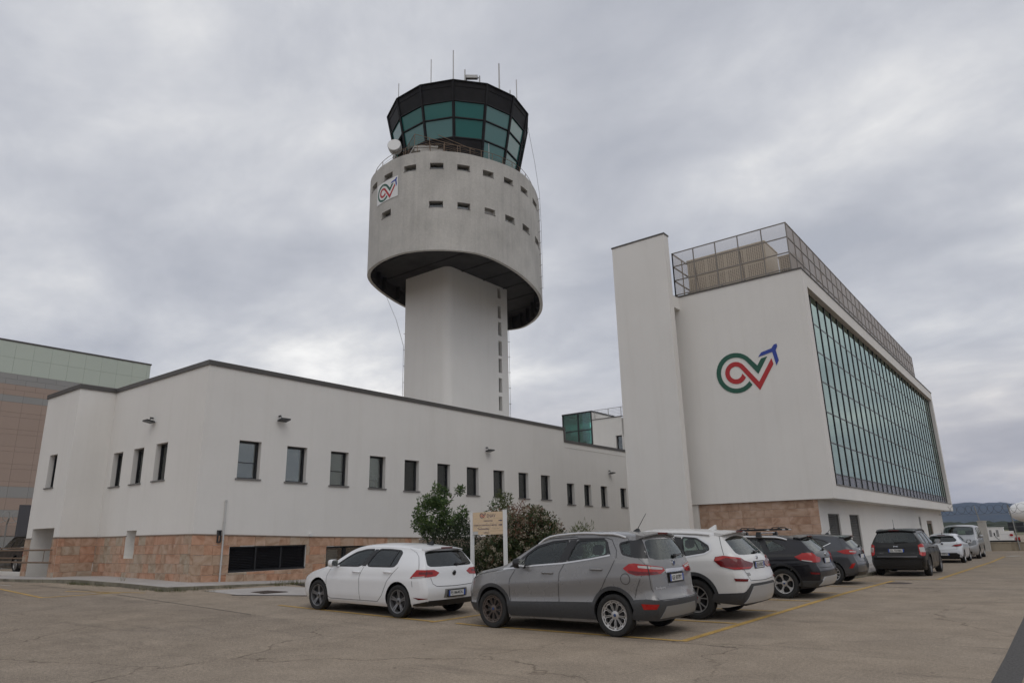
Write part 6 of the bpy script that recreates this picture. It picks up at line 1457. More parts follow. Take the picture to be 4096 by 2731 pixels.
# -- pearl white SUV
x = base(4.708, .9455, [(0, .86), (.2, .98), (.6, 1.03), (1.2, 1.12), (1.45, 1.22), (1.9, 1.50), (2.2, 1.62), (2.7, 1.678), (3.3, 1.67), (4.0, 1.635), (4.708, 1.585)],
         [(0, .78), (.2, .9), (.6, .96), (1.3, 1.03), (2, 1.06), (3.5, 1.10), (4.2, 1.14), (4.708, 1.12)], (1.2, 2.25))
x.update(xf=.874, xr=3.738, r=.363, rim=.243, track=1.64, gap=.05, cabin=(1.45, 4.55, .52), rear=[(.25, 4.58), (.4, 4.66), (.6, 4.708), (.75, 4.70), (.85, 4.65), (1.05, 4.62), (1.12, 4.57), (1.5, 4.24), (1.62, 4.14)], lr=1.05,
    side_windows=[[(1.6, 1.075), (1.98, 1.38), (2.3, 1.49), (2.62, 1.515), (2.5, 1.09)], [(2.66, 1.095), (2.76, 1.52), (3.28, 1.515), (3.43, 1.12)], [(3.56, 1.14), (3.45, 1.50), (3.75, 1.475), (4.02, 1.33), (4.05, 1.26), (3.95, 1.205)]],
    pillars=[[(2.51, 1.09), (2.63, 1.515), (2.75, 1.52), (2.65, 1.095)], [(3.44, 1.12), (3.29, 1.515), (3.44, 1.50), (3.55, 1.14)]], trims=[([(1.5, 1.06), (2.5, 1.075), (3.5, 1.115), (3.97, 1.185), (4.09, 1.25), (4.06, 1.345), (3.77, 1.50), (3.3, 1.542), (2.7, 1.546), (2.3, 1.52)], .03, 'alu'), ([(3.15, 1.11), (3.05, 1.515)], .03, 'plastic_black')],
    rear_window=[(-.58, 1.52), (.58, 1.52), (.69, 1.2), (.6, 1.155), (-.6, 1.155), (-.69, 1.2)], windscreen=[(1.3, -.66), (1.3, .66), (2.08, .6), (2.08, -.6)], ws_z=1.08, ws_x=1.5, dash_z=1.05, seat_x=(2.4, 3.3),
    seams=[[(3.5, 1.11), (3.48, .95), (3.38, .8)], [(2.55, 1.08), (2.5, .8), (2.52, .42)], [(1.4, 1.0), (1.3, .7), (1.33, .4)], [(4.12, 1.62), (4.2, 1.5), (4.35, 1.16)]], rear_seams=[[(.72, .90), (.68, .80), (.62, .70), (0, .685)]], handles=[(2.3, .98), (3.3, 1.0)], mirror=(1.75, 1.13),
    side_panels=[([(1.3, .24), (1.3, .36), (3.28, .36), (3.3, .24)], 'plastic', .01)], arch_m='plastic', arch_w=.06,
    rear_parts=[('tail_light', [(.30, 1.0), (.62, 1.055), (.68, 1.10), (1.0, 1.15), (1.18, 1.13), (1.27, 1.06), (1.18, .96), (.95, .90), (.5, .90), (.36, .94)], 'lamp_deep', .012, True), ('lamp_band', [(.70, 1.10), (1.0, 1.143), (1.17, 1.125), (1.26, 1.06), (1.18, 1.06), (1.0, 1.11), (.72, 1.075)], 'lamp_red', .016, True), ('lamp_band', [(.38, .94), (.5, .908), (.95, .908), (1.14, .96), (.95, .94), (.55, .94)], 'lamp_red', .016, True),
        ('bumper_cladding', [(-1.4, .33), (-1.4, .47), (-.85, .50), (-.62, .645), (.62, .645), (.85, .50), (1.4, .47), (1.4, .33), (.8, .28), (-.8, .28)], 'plastic', .01), ('skid_plate', [(-.76, .31), (-.56, .60), (.56, .60), (.76, .31)], 'rim_white', .02), ('reflector', [(.72, .735), (1.02, .75), (1.0, .70), (.76, .69)], 'lamp_deep', .012, True)],
    spoiler=(4.10, 4.38, 1.612, .62), rails=(2.0, 4.02, .66, .015, 'p_pearl', .02), antenna=(3.85, 0, 'fin'), fin_paint=True, wheel='v10', rim_m='rim_silver', plate=('GE 670CS', .965, .5, .105), badges=[(0, 1.085, .042, 'quarter')], rear_text=[('X3', -.62, .815, .12, .05, 'plastic_black')], wiper=((.1, 1.19), (.45, 1.21)), exhaust=[(-.58, .36, .055, 4.66), (.58, .36, .055, 4.66)])
make_car('parked_car', 'pearl white SUV with red wrap tail lights between the grey SUV and the black one', 'car', x, (-9.58, 14.12, .0), 0, M['p_pearl'], group='cars parked on the car park')
# -- black crossover with bars on the roof
b = base(4.454, .90, [(0, .78), (.2, .88), (.6, .94), (1.2, 1.02), (1.4, 1.10), (1.85, 1.38), (2.1, 1.45), (2.6, 1.49), (3.3, 1.475), (3.9, 1.445), (4.454, 1.40)],
         [(0, .72), (.2, .8), (.6, .88), (1.3, .95), (2, .97), (3.5, 1.03), (4.454, 1.05)], (1.2, 2.15))
b.update(xf=.84, xr=3.6, r=.345, rim=.232, track=1.55, gap=.05, cabin=(1.4, 4.3, .46), rear=[(.25, 4.33), (.4, 4.42), (.55, 4.454), (.7, 4.44), (.78, 4.38), (1.0, 4.35), (1.07, 4.30), (1.38, 4.0), (1.5, 3.9)], lr=1.0,
    side_windows=[[(1.52, .99), (1.9, 1.27), (2.2, 1.36), (2.5, 1.38), (2.42, 1.0)], [(2.52, 1.01), (2.6, 1.385), (3.02, 1.38), (3.22, 1.04)], [(3.33, 1.065), (3.16, 1.37), (3.4, 1.35), (3.68, 1.2), (3.72, 1.14), (3.55, 1.09)]],
    pillars=[[(2.43, 1.0), (2.51, 1.38), (2.59, 1.385), (2.51, 1.01)], [(3.23, 1.04), (3.03, 1.38), (3.15, 1.37), (3.32, 1.065)]],
    rear_window=[(-.54, 1.40), (.54, 1.40), (.66, 1.12), (.58, 1.085), (-.58, 1.085), (-.66, 1.12)], windscreen=[(1.28, -.63), (1.28, .63), (1.98, .57), (1.98, -.57)], ws_z=.98, ws_x=1.45, dash_z=.97, seat_x=(2.35, 3.2),
    seams=[[(3.3, 1.03), (3.26, .85), (3.2, .72)], [(2.47, .99), (2.43, .7), (2.45, .4)], [(1.4, .95), (1.3, .7), (1.33, .4)]], rear_seams=[[(.70, .83), (.66, .72), (0, .70)]], handles=[(2.2, .9), (3.05, .92)], mirror=(1.65, 1.05), arch_m='plastic_black', arch_w=.05,
    rear_parts=[('tail_light', [(.46, .93), (.68, .975), (.76, 1.05), (.98, 1.045), (1.22, .965), (1.1, .88), (.85, .835), (.6, .83), (.5, .86)], 'lamp_red', .012, True), ('lamp_strip', [(.85, .84), (1.06, .872), (1.08, .895), (.85, .865)], 'lamp_clear', .016, True), ('bumper_cladding', [(-1.2, .30), (-1.2, .42), (1.2, .42), (1.2, .30), (.8, .27), (-.8, .27)], 'plastic', .01), ('skid_plate', [(-.72, .31), (-.55, .50), (.55, .50), (.72, .31)], 'rim_white', .018), ('reflector', [(.78, .60), (1.0, .615), (.98, .57), (.8, .56)], 'lamp_deep', .012, True)],
    spoiler=(3.86, 4.1, 1.455, .57), rails=(1.75, 3.72, .62, .055, 'alu', .026), wheel='fat5', rim_m='rim_silver', plate=('', .86, .5, .105), badges=[(0, 1.0, .042, 'quarter')], wiper=((.1, 1.11), (.45, 1.13)))
make_car('parked_car', 'glossy black crossover with silver rails carrying a rack on its roof', 'car', b, (-9.28, 18.92, .0), 0, M['p_black'], group='cars parked on the car park')
rk = thing('roof_rack', 'black and silver cycle carrier bars on the roof of the black crossover', 'roof rack', (-9.28+2.6, 18.92, 1.43)); rk.scale = (1, 1, .78)
m = MB()
for dx in (-.35, .45): m.tube([(dx, -.68, .135), (dx, .68, .135)], .018, 8)
m.build('crossbar', M['alu'], rk)
for dx in (-.35, .45):
    for g in (-1, 1):
        m = MB(); m.add([(dx-.07, g*.66-.05, .0), (dx+.07, g*.66-.05, .0), (dx+.07, g*.66+.05, .0), (dx-.07, g*.66+.05, .0), (dx-.045, g*.66-.04, .17), (dx+.045, g*.66-.04, .17), (dx+.045, g*.66+.04, .17), (dx-.045, g*.66+.04, .17)], [(0, 3, 2, 1), (4, 5, 6, 7), (0, 1, 5, 4), (1, 2, 6, 5), (2, 3, 7, 6), (3, 0, 4, 7)]); m.build('clamp_foot', M['plastic_black'], rk)
for yy, z0 in ((-.1, .19), (.42, .19)):
    m = MB(); m.tube([(-.62, yy, z0+.02), (.95, yy, z0+.03)], .02, 6); m.build('wheel_channel', M['alu'], rk)
    for dx in (-.1, .72):
        m = MB(); m.bar((dx-.16, yy, z0+.045), (dx+.16, yy, z0+.045), .07, .05); m.tube([(dx-.14, yy, z0+.05), (dx-.07, yy, z0+.11), (dx+.07, yy, z0+.11), (dx+.14, yy, z0+.05)], .015, 6); m.build('wheel_clamp', M['plastic_black'], rk)
    m = MB(); m.tube([(-.3, yy-.06, z0+.04), (.5, yy-.07, z0+.05)], .028, 8); m.build('folding_arm', M['plastic_black'], rk)
# -- dark grey small hatchback
f_ = base(4.04, .8675, [(0, .66), (.1, .74), (.3, .82), (.6, .90), (.95, .99), (1.1, 1.06), (1.4, 1.24), (1.7, 1.39), (1.95, 1.45), (2.4, 1.478), (3, 1.467), (3.5, 1.435), (4.04, 1.38)],
          [(0, .6), (.3, .75), (.6, .83), (1, .91), (2, .97), (3, 1.02), (4.04, 1.03)], (.95, 1.9))
f_.update(xf=.82, xr=3.31, r=.315, rim=.215, track=1.5, gap=.04, cabin=(1.2, 3.9, .42), rear=[(.2, 3.93), (.35, 4.0), (.5, 4.04), (.62, 4.02), (.8, 3.95), (1.0, 3.92), (1.05, 3.89), (1.33, 3.66), (1.44, 3.58)], lr=.95,
    side_windows=[[(1.35, .995), (1.62, 1.165), (1.9, 1.295), (2.2, 1.345), (2.4, 1.35), (2.25, 1.015)], [(2.36, 1.025), (2.5, 1.35), (2.9, 1.335), (3.15, 1.27), (3.3, 1.18), (3.1, 1.085)]], pillars=[[(2.26, 1.015), (2.41, 1.35), (2.49, 1.35), (2.35, 1.025)]], trims=[([(3.06, 1.06), (3.34, 1.195)], .022, 'chrome')],
    rear_window=[(-.53, 1.35), (.53, 1.35), (.62, 1.1), (.5, 1.05), (-.5, 1.05), (-.62, 1.1)], windscreen=[(1.04, -.6), (1.04, .6), (1.72, .53), (1.72, -.53)], ws_z=.97, ws_x=1.2, dash_z=.95, seat_x=(2.2, 3.0), privacy=True,
    seams=[[(3.35, 1.06), (3.2, .8), (2.95, .4)], [(2.3, 1.0), (2.25, .7), (2.28, .32)], circ(3.3, .83, .075), [(3.5, 1.4), (3.62, 1.2), (3.7, 1.0)]], rear_seams=[[(.62, .86), (.58, .66), (0, .64)]], handles=[(2.15, .9), (3.0, .93)], mirror=(1.5, 1.05),
    rear_parts=[('tail_light', [(.45, .95), (.7, .99), (.9, 1.01), (1.17, .955), (1.0, .88), (.7, .865), (.5, .89)], 'lamp_red', .012, True), ('lamp_clear', [(.5, .945), (.82, .965), (.82, .93), (.52, .915)], 'lamp_clear', .016, True), ('reflector', [(.80, .62), (.90, .60), (1.0, .47), (.9, .47)], 'lamp_red', .012, True), ('rear_diffuser', [(-.8, .25), (-.7, .36), (.7, .36), (.8, .25)], 'plastic_black', .01)],
    spoiler=(3.56, 3.82, 1.42, .55), antenna=(3.1, 0, (.22, .28)), wheel='multi', rim_m='rim_white', plate=('', .80, .5, .105), badges=[(0, .97, .045, 'oval')], wiper=((.1, 1.08), (.4, 1.10)), exhaust=[(-.5, .27, .03, 3.95)])
make_car('parked_car', 'dark grey small hatchback parked in front of the louvred doors', 'car', f_, (-9.18, 24.22, -.02), 0, M['p_dgrey'], group='cars parked on the car park')
# -- black boxy SUV seen from behind
j = base(4.405, .906, [(0, .88), (.15, .98), (.6, 1.03), (1.15, 1.09), (1.35, 1.18), (1.75, 1.48), (2.0, 1.58), (2.5, 1.645), (3.4, 1.64), (4.405, 1.59)],
         [(0, .8), (.15, .9), (.6, .96), (1.3, 1.02), (3.5, 1.06), (4.405, 1.07)], (1.15, 2.05))
j.update(xf=.87, xr=3.5, r=.345, rim=.22, track=1.56, gap=.06, cabin=(1.35, 4.28, .5), rear=[(.25, 4.32), (.4, 4.38), (.6, 4.405), (.72, 4.40), (.8, 4.34), (1.05, 4.31), (1.12, 4.28), (1.5, 4.11), (1.62, 4.05)], lr=.7,
    side_windows=[[(1.52, 1.065), (1.85, 1.36), (2.1, 1.475), (2.5, 1.49), (2.45, 1.07)], [(2.56, 1.075), (2.62, 1.495), (3.2, 1.49), (3.3, 1.09)], [(3.42, 1.11), (3.34, 1.49), (3.85, 1.45), (3.95, 1.13)]], pillars=[[(2.46, 1.07), (2.51, 1.49), (2.61, 1.495), (2.55, 1.075)]],
    rear_window=[(-.60, 1.50), (.60, 1.5), (.69, 1.16), (-.69, 1.16)], windscreen=[(1.24, -.64), (1.24, .64), (1.88, .6), (1.88, -.6)], ws_z=1.05, ws_x=1.4, dash_z=1.03, seat_x=(2.3, 3.15), glass='car_glass',
    seams=[[(3.38, 1.06), (3.3, .85), (3.2, .75)], [(2.5, 1.06), (2.48, .4)], [(1.35, 1.0), (1.3, .4)]], rear_seams=[[(.68, 1.1), (.66, .72), (0, .715)]], handles=[(2.25, .95), (3.1, .97)], mirror=(1.62, 1.15), arch_m='plastic_black', arch_w=.05,
    rear_parts=[('tail_light', [(.70, 1.06), (.80, 1.11), (.98, 1.10), (1.02, .72), (.80, .70), (.72, .76)], 'lamp_red', .012, True), ('lamp_clear', [(.73, .99), (.97, .99), (.99, .83), (.75, .83)], 'lamp_clear', .016, True), ('handle_strip', [(-.64, .665), (-.64, .70), (.64, .70), (.64, .665)], 'rim_dark', .02), ('bumper_cladding', [(-1.1, .30), (-1.1, .56), (1.1, .56), (1.1, .30), (.7, .27), (-.7, .27)], 'plastic_black', .015)],
    spoiler=(4.0, 4.2, 1.605, .62), spoiler_m='plastic_black', rails=(1.95, 3.95, .63, .06, 'plastic_black', .028), antenna=(3.5, -.1, (.04, .33)), wheel='multi', rim_m='rim_dark', plate=('DL 929MS', .885, .5, .105), rear_text=[('Jeep', 0, 1.03, .15, .05, 'chrome'), ('4x4', .5, .80, .12, .025, 'alu'), ('COMPASS', -.5, .80, .18, .025, 'alu')], wiper=((0, 1.165), (.42, 1.185)))
make_car('parked_car', 'black boxy SUV seen from behind beside the white building wall', 'car', j, (-4.98, 33.2, -.09), -PI/2, M['p_black2'], group='cars parked along the building')
# -- white small hatchback from behind
c = base(4.06, .866, [(0, .66), (.1, .74), (.3, .82), (.6, .90), (.95, .99), (1.1, 1.06), (1.4, 1.23), (1.7, 1.37), (1.95, 1.42), (2.4, 1.45), (3, 1.44), (3.5, 1.41), (4.06, 1.35)],
         [(0, .6), (.3, .75), (.6, .83), (1, .90), (2, .95), (3, 1.0), (4.06, 1.02)], (.95, 1.9))
c.update({k: f_[k] for k in ('side_windows', 'pillars', 'windscreen', 'ws_z', 'ws_x', 'dash_z', 'seat_x', 'seams', 'handles', 'cabin', 'lr')})
c['side_windows'] = [[(a, b_-.022) for a, b_ in p_] for p_ in f_['side_windows']]; c['pillars'] = [[(a, b_-.022) for a, b_ in p_] for p_ in f_['pillars']]
c.update(xf=.82, xr=3.4, r=.312, rim=.21, track=1.5, gap=.04, rear=[(.2, 3.95), (.35, 4.03), (.5, 4.06), (.62, 4.05), (.8, 3.98), (1.0, 3.94), (1.05, 3.9), (1.31, 3.68), (1.42, 3.6)], mirror=(1.5, 1.03), mirror_m='plastic_black', glass='car_glass', privacy=True,
    rear_window=[(-.5, 1.31), (.5, 1.31), (.66, 1.12), (.6, 1.05), (.4, 1.03), (-.4, 1.03), (-.6, 1.05), (-.66, 1.12)], rear_seams=[[(.66, 1.0), (.62, .66), (0, .64)]],
    rear_parts=[('tail_light', [(.40, .83), (.55, .90), (.95, .95), (1.05, .91), (.95, .845), (.6, .79)], 'lamp_deep', .012, True), ('lamp_band', [(.5, .85), (.9, .92), (.98, .9), (.62, .83)], 'lamp_red', .016, True), ('rear_diffuser', [(-.95, .25), (-.8, .36), (-.58, .50), (.58, .50), (.8, .36), (.95, .25)], 'plastic_black', .01)],
    spoiler=(3.58, 3.8, 1.395, .54), antenna=(3.4, 0, (.05, .22)), wheel='multi', rim_m='rim_silver', plate=('ED 593WS', .43, .5, .105), badges=[(0, .945, .055, 'lozenge')])
make_car('parked_car', 'small cool white hatchback seen from behind, ahead of the black boxy SUV', 'car', c, (-5.22, 46.7, -.21), -PI/2, M['p_white2'], group='cars parked along the building')
# -- silver people carrier facing the camera
v = base(4.75, .95, [(0, .92), (.15, 1.03), (.5, 1.13), (.85, 1.24), (1.0, 1.31), (1.4, 1.60), (1.75, 1.78), (2.1, 1.85), (3, 1.875), (4.75, 1.84)],
         [(0, .82), (.15, .93), (.5, 1.03), (1, 1.12), (2, 1.14), (4.75, 1.14)], (.85, 2.0))
v['wr'] = [(0, .62), (.3, .78), (.85, .80), (1.2, .79), (2.0, .77), (4.75, .74)]
v.update(xf=.9, xr=3.6, r=.335, rim=.21, track=1.62, gap=.05, cabin=(1.15, 4.65, .6), rear=[(.25, 4.68), (.5, 4.75), (1.1, 4.7), (1.8, 4.6)], lr=.5,
    side_windows=[[(1.25, 1.18), (1.5, 1.45), (1.85, 1.65), (2.2, 1.70), (2.2, 1.17)], [(2.32, 1.17), (2.32, 1.70), (3.3, 1.70), (3.3, 1.17)], [(3.42, 1.17), (3.42, 1.70), (4.25, 1.68), (4.35, 1.21)]], pillars=[[(2.21, 1.17), (2.21, 1.7), (2.31, 1.7), (2.31, 1.17)], [(3.31, 1.17), (3.31, 1.7), (3.41, 1.7), (3.41, 1.17)]],
    rear_window=[(-.6, 1.68), (.6, 1.68), (.68, 1.22), (-.68, 1.22)], windscreen=[(1.0, -.74), (1.0, .74), (1.74, .68), (1.74, -.68)], ws_z=1.22, ws_x=1.15, dash_z=1.16, seat_x=(2.1, 3.2),
    seams=[[(2.26, 1.16), (2.26, .4)], [(3.36, 1.16), (3.3, .4)], [(1.1, 1.12), (1.2, .4)]], handles=[(2.1, 1.0), (2.5, 1.0)], mirror=(1.42, 1.22),
    front_parts=[('headlight', [(.42, .76), (.52, .93), (.90, 1.02), (1.05, .98), (.95, .78), (.55, .70)], 'headlamp', .01, True), ('grille', [(-.36, .66), (-.42, .90), (.42, .90), (.36, .66)], 'rim_dark', .008), ('bumper_grille', [(-.6, .30), (-.62, .42), (.62, .42), (.6, .30)], 'plastic_black', .008), ('number_plate', [(-.26, .48), (-.26, .58), (.26, .58), (.26, .48)], 'plate_white', .02)],
    wheel='multi', rim_m='rim_silver')
make_car('people_carrier', 'silver people carrier facing the camera by the concrete post', 'van', v, (-5.08, 48.05, -.22), PI/2, M['p_silver'], group='cars parked along the building')
# -- dark SUV half hidden behind the office corner
u = dict(j); u.update(base(4.8, .94, [(0, .92), (.15, 1.02), (.6, 1.08), (1.25, 1.15), (1.45, 1.24), (1.85, 1.55), (2.15, 1.68), (2.7, 1.74), (3.8, 1.73), (4.8, 1.66)], [(0, .84), (.15, .94), (.6, 1.0), (1.4, 1.07), (3.6, 1.12), (4.8, 1.13)], (1.25, 2.15)))
u.update(xf=.9, xr=3.75, r=.37, rim=.24, track=1.6, cabin=(1.45, 4.68, .55), rear=[(.25, 4.7), (.4, 4.77), (.6, 4.8), (.8, 4.74), (1.05, 4.7), (1.15, 4.66), (1.5, 4.48), (1.7, 4.4)], privacy=True,
    side_windows=[[(1.62, 1.12), (1.95, 1.42), (2.2, 1.55), (2.65, 1.58), (2.6, 1.125)], [(2.72, 1.13), (2.78, 1.585), (3.45, 1.58), (3.55, 1.15)], [(3.7, 1.18), (3.62, 1.57), (4.2, 1.54), (4.35, 1.2)]], pillars=[], trims=[([(1.55, 1.1), (2.6, 1.115), (3.6, 1.14), (4.4, 1.185)], .025, 'alu')],
    rear_window=[(-.60, 1.56), (.60, 1.56), (.70, 1.2), (-.70, 1.2)], windscreen=[(1.34, -.66), (1.34, .66), (2.0, .6), (2.0, -.6)], ws_z=1.11, ws_x=1.5, rails=(2.1, 4.3, .66, .05, 'plastic_black', .025), plate=('', .9, .5, .105), rear_text=[], antenna=None, spoiler=(4.36, 4.55, 1.68, .62), rim_m='rim_silver', seams=[[(2.67, 1.1), (2.65, .45)], [(3.6, 1.13), (3.5, .8)]], rear_seams=[], handles=[(2.4, 1.0), (3.35, 1.03)])
make_car('parked_car', 'charcoal SUV half hidden behind the white corner of the offices at far left', 'car', u, (-44.65, 13.95, .45), 0, M['p_suv'], group='cars parked at the far left')
# @@SPLIT
# ------------------------------------------------------------------ direction sign
sg = thing('direction_sign', 'beige direction board on two white posts in front of the flowering shrub', 'sign', (-11.63, 14, gz(-11.63, 14)))
Ls = sg.location
def G3(x, y, z): return (x-Ls.x, y-Ls.y, z-Ls.z)
for x in (-12.17, -11.085):
    m = MB(); m.box(x-.037-Ls.x, x+.037-Ls.x, -.037, .037, -.3, 2.235-Ls.z); m.box(x-.042-Ls.x, x+.042-Ls.x, -.042, .042, 2.235-Ls.z, 2.25-Ls.z); m.build('post', M['white_paint'], sg)
for z0, z1 in ((2.052, 2.21), (1.935, 2.048), (1.84, 1.931), (1.745, 1.836), (1.655, 1.741)):
    m = MB(); m.box(-12.132-Ls.x, -11.123-Ls.x, -.012, .012, z0-Ls.z, z1-Ls.z); m.build('board', M['sign_beige'], sg)
fs = lambda u, v, d=0: G3(u, 14-.0135-d, v)
emblem(sg, lambda u, v, d: fs(-11.90+u, 2.063+v*.95, d), .20, .002, mats={'G': 'ink', 'B': 'ink'})
m = MB(); put_text(m, 'ENAV', fs, -11.52, 2.115, .28, .085, bold=.0); m.build('lettering', M['ink'], sg)
m = MB(); put_text(m, 'DIREZIONE', fs, -11.62, 1.99, .29, .034, bold=.02); put_text(m, 'TORRE DI CONTROLLO-METEO', fs, -11.72, 1.885, .78, .036, bold=.02); put_text(m, 'UFFICI', fs, -11.68, 1.698, .17, .036, bold=.02); m.build('lettering', M['ink'], sg)
m = MB(); put_text(m, 'TechnoSky', fs, -11.78, 1.79, .40, .058, bold=.02); m.build('lettering', M['ink'], sg)
m = MB(); put_text(m, 'Gruppo ENAV', fs, -11.36, 1.795, .24, .022); m.build('lettering', M['ink_grey'], sg)
for z in (1.99, 1.885):
    m = MB(); m.prism([(-11.28, z-.01), (-11.21, z-.01), (-11.21, z-.022), (-11.15, z), (-11.21, z+.022), (-11.21, z+.01), (-11.28, z+.01)], lambda u, v, d: fs(u, v, d), 0, .002); m.build('arrow', M['ink'], sg)
m = MB(); m.box(-12.13-Ls.x, -11.96-Ls.x, -.0145, -.0125, 1.66-Ls.z, 1.735-Ls.z); m.build('sticker', M['pale_grey'], sg)

# ------------------------------------------------------------------ plants
def leaf_mat(name, cols, trans=.25, rough=.5):
    m = bpy.data.materials.new(name); m.use_nodes = True; t = m.node_tree; b = t.nodes['Principled BSDF']; b.inputs['Roughness'].default_value = rough; b.inputs['Specular IOR Level'].default_value = .35
    ge = t.nodes.new('ShaderNodeNewGeometry'); rp = t.nodes.new('ShaderNodeValToRGB'); n = len(cols); els = rp.color_ramp.elements
    els[0].color = (*cols[0], 1); els[1].color = (*cols[-1], 1)
    for i in range(1, n-1): e_ = els.new(i/(n-1)); e_.color = (*cols[i], 1)
    t.links.new(ge.outputs['Random Per Island'], rp.inputs[0]); t.links.new(rp.outputs[0], b.inputs['Base Color'])
    tl = t.nodes.new('ShaderNodeBsdfTranslucent'); t.links.new(rp.outputs[0], tl.inputs[0]); mx = t.nodes.new('ShaderNodeMixShader'); mx.inputs[0].default_value = trans
    o = t.nodes['Material Output']; t.links.new(b.outputs[0], mx.inputs[1]); t.links.new(tl.outputs[0], mx.inputs[2]); t.links.new(mx.outputs[0], o.inputs[0]); return m
M['leaf_laurel'] = leaf_mat('laurel_leaf', [(.03, .062, .02), (.055, .10, .03), (.09, .145, .042), (.14, .19, .06)])
M['leaf_dark'] = leaf_mat('dark_leaf', [(.014, .024, .010), (.022, .036, .014), (.034, .05, .022), (.05, .062, .035)])
M['leaf_photinia'] = leaf_mat('photinia_leaf', [(.024, .042, .015), (.042, .068, .022), (.065, .088, .03), (.05, .072, .025), (.13, .075, .04), (.04, .06, .02), (.075, .09, .035)])
M['leaf_red'] = leaf_mat('young_red_leaf', [(.13, .05, .035), (.19, .095, .06), (.24, .13, .09), (.10, .07, .03)])
M['leaf_olive'] = leaf_mat('oleander_leaf', [(.05, .07, .02), (.09, .115, .035), (.15, .16, .06)])
M['flower'] = leaf_mat('cream_flower', [(.42, .38, .28), (.52, .48, .38), (.36, .30, .22), (.46, .38, .29)])
M['bark'] = mat('bark', (.075, .058, .042), .9, noise=(14, .35), bump=(30, .6)); M['soil'] = mat('planting_soil', (.055, .043, .03), .95, noise=(3, .4), bump=(10, .8))
M['grass'] = leaf_mat('weed_blade', [(.05, .07, .02), (.09, .10, .035), (.16, .13, .06)])
def leaves(centres, L, wd, seed, spread=.6, droop=.15):
    """leaf-sized folded blades in clumps round each centre (x,y,z,radius,count,direction up bias)"""
    rg = np.random.RandomState(seed); V = []; F = []
    for (x, y, z, r_, cnt) in centres:
        k = int(cnt); d = rg.normal(size=(k, 3)); d /= np.linalg.norm(d, axis=1, keepdims=True); rad = r_*rg.uniform(.25, 1, k)**.6
        P = np.array([x, y, z])+d*rad[:, None]
        D = d*spread+rg.normal(size=(k, 3))*.55+[0, 0, .35-droop]; D /= np.linalg.norm(D, axis=1, keepdims=True)
        S = np.cross(D, rg.normal(size=(k, 3))); S /= np.maximum(np.linalg.norm(S, axis=1, keepdims=True), 1e-6); Nn = np.cross(D, S)
        l = L*rg.uniform(.6, 1.25, k)[:, None]; w = wd*rg.uniform(.7, 1.2, k)[:, None]
        a, b_, c_, e_ = P, P+D*l*.5+S*w*.5+Nn*w*.18, P+D*l, P+D*l*.5-S*w*.5+Nn*w*.18
        o = len(V)
        for i in range(k): V += [a[i], b_[i], c_[i], e_[i]]; F += [(o+4*i, o+4*i+1, o+4*i+2), (o+4*i, o+4*i+2, o+4*i+3)]
    return V, F
def crown_pts(c, rx, ry, rz_, n, seed, r0=.16, r1=.3, cnt=60, holes=.0, flat=0.):
    rg = np.random.RandomState(seed); out = []
    while len(out) < n:
        d = rg.normal(size=3); d /= np.linalg.norm(d); k = rg.uniform(.35, 1.)**.5; lump = 1+.16*math.sin(3.1*d[0]+seed)*math.cos(2.7*d[1]+seed*2)+.12*math.sin(5*d[2]+seed)
        p = np.array(c)+d*[rx, ry, rz_]*k*lump
        if flat and p[2] < c[2]-rz_*flat: continue
        r_ = rg.uniform(r0, r1); out.append((*p, r_, cnt*(r_/r1)**2))
    return out
def plant(name, label, cat, loc, parts, stems, group=None):
    t = thing(name, label, cat, loc, 0, group); L_ = np.array(loc)
    m = MB()
    for st in stems: m.tube([tuple(np.array(p)-L_) for p in st[0]], st[1], 7)
    m.build('trunk', M['bark'], t, smooth=60)
    for nm, (V, F), mt in parts:
        me = bpy.data.meshes.new(nm); me.from_pydata([tuple(p-L_) for p in V], [], F); me.materials.append(M[mt]); o = bpy.data.objects.new(nm, me); COL.objects.link(o); o.parent = t
    return t
mb = MB(); patch(mb, [(-19.6, 14.5), (-16.5, 14.5), (-13.2, 14.3), (-10.2, 13.2), (-10.0, 26), (-21.1, 26), (-21.1, 15)], .02); tag(mb.build('planting_bed', M['soil']), kind='structure')
bz = .08
cl = crown_pts((-15.75, 16.2, 2.25), .62, .6, .62, 46, 3, .13, .26, 120); cl += crown_pts((-15.5, 16.2, 2.72), .36, .36, .36, 18, 5, .1, .18, 80) + crown_pts((-15.0, 16.2, 1.95), .5, .5, .3, 14, 6, .1, .2, 80) + crown_pts((-14.5, 16.2, 2.3), .16, .16, .2, 5, 8, .08, .14, 60) + crown_pts((-14.98, 16.6, 3.08), .12, .12, .16, 4, 9, .07, .1, 50)
plant('laurel_tree', 'small glossy green laurel tree standing left of the sign by the offices', 'tree', (-15.6, 16.2, bz), [('crown', leaves(cl, .115, .042, 1), 'leaf_laurel')],
      [([(-15.6, 16.2, bz), (-15.6, 16.2, .9), (-15.7, 16.2, 1.6), (-15.8, 16.2, 2.3)], [.05, .045, .035, .015]), ([(-15.58, 16.2, .7), (-15.3, 16.2, 1.4), (-15.0, 16.2, 1.9), (-14.5, 16.2, 2.3)], [.035, .03, .02, .01]), ([(-15.62, 16.2, .9), (-16.0, 16.25, 1.5), (-16.2, 16.2, 2.1)], [.03, .02, .01]), ([(-15.65, 16.2, 1.5), (-15.4, 16.2, 2.3), (-14.98, 16.6, 3.05)], [.025, .018, .006])])
cl = crown_pts((-14.6, 16.0, 1.15), 1.05, .8, .85, 130, 11, .16, .3, 95) + crown_pts((-15.3, 15.7, .75), .7, .6, .7, 50, 12, .15, .28, 90) + crown_pts((-13.8, 15.4, .7), .6, .5, .75, 50, 13, .15, .28, 90) + crown_pts((-14.2, 16.0, 1.85), .5, .4, .3, 16, 14, .1, .2, 60)
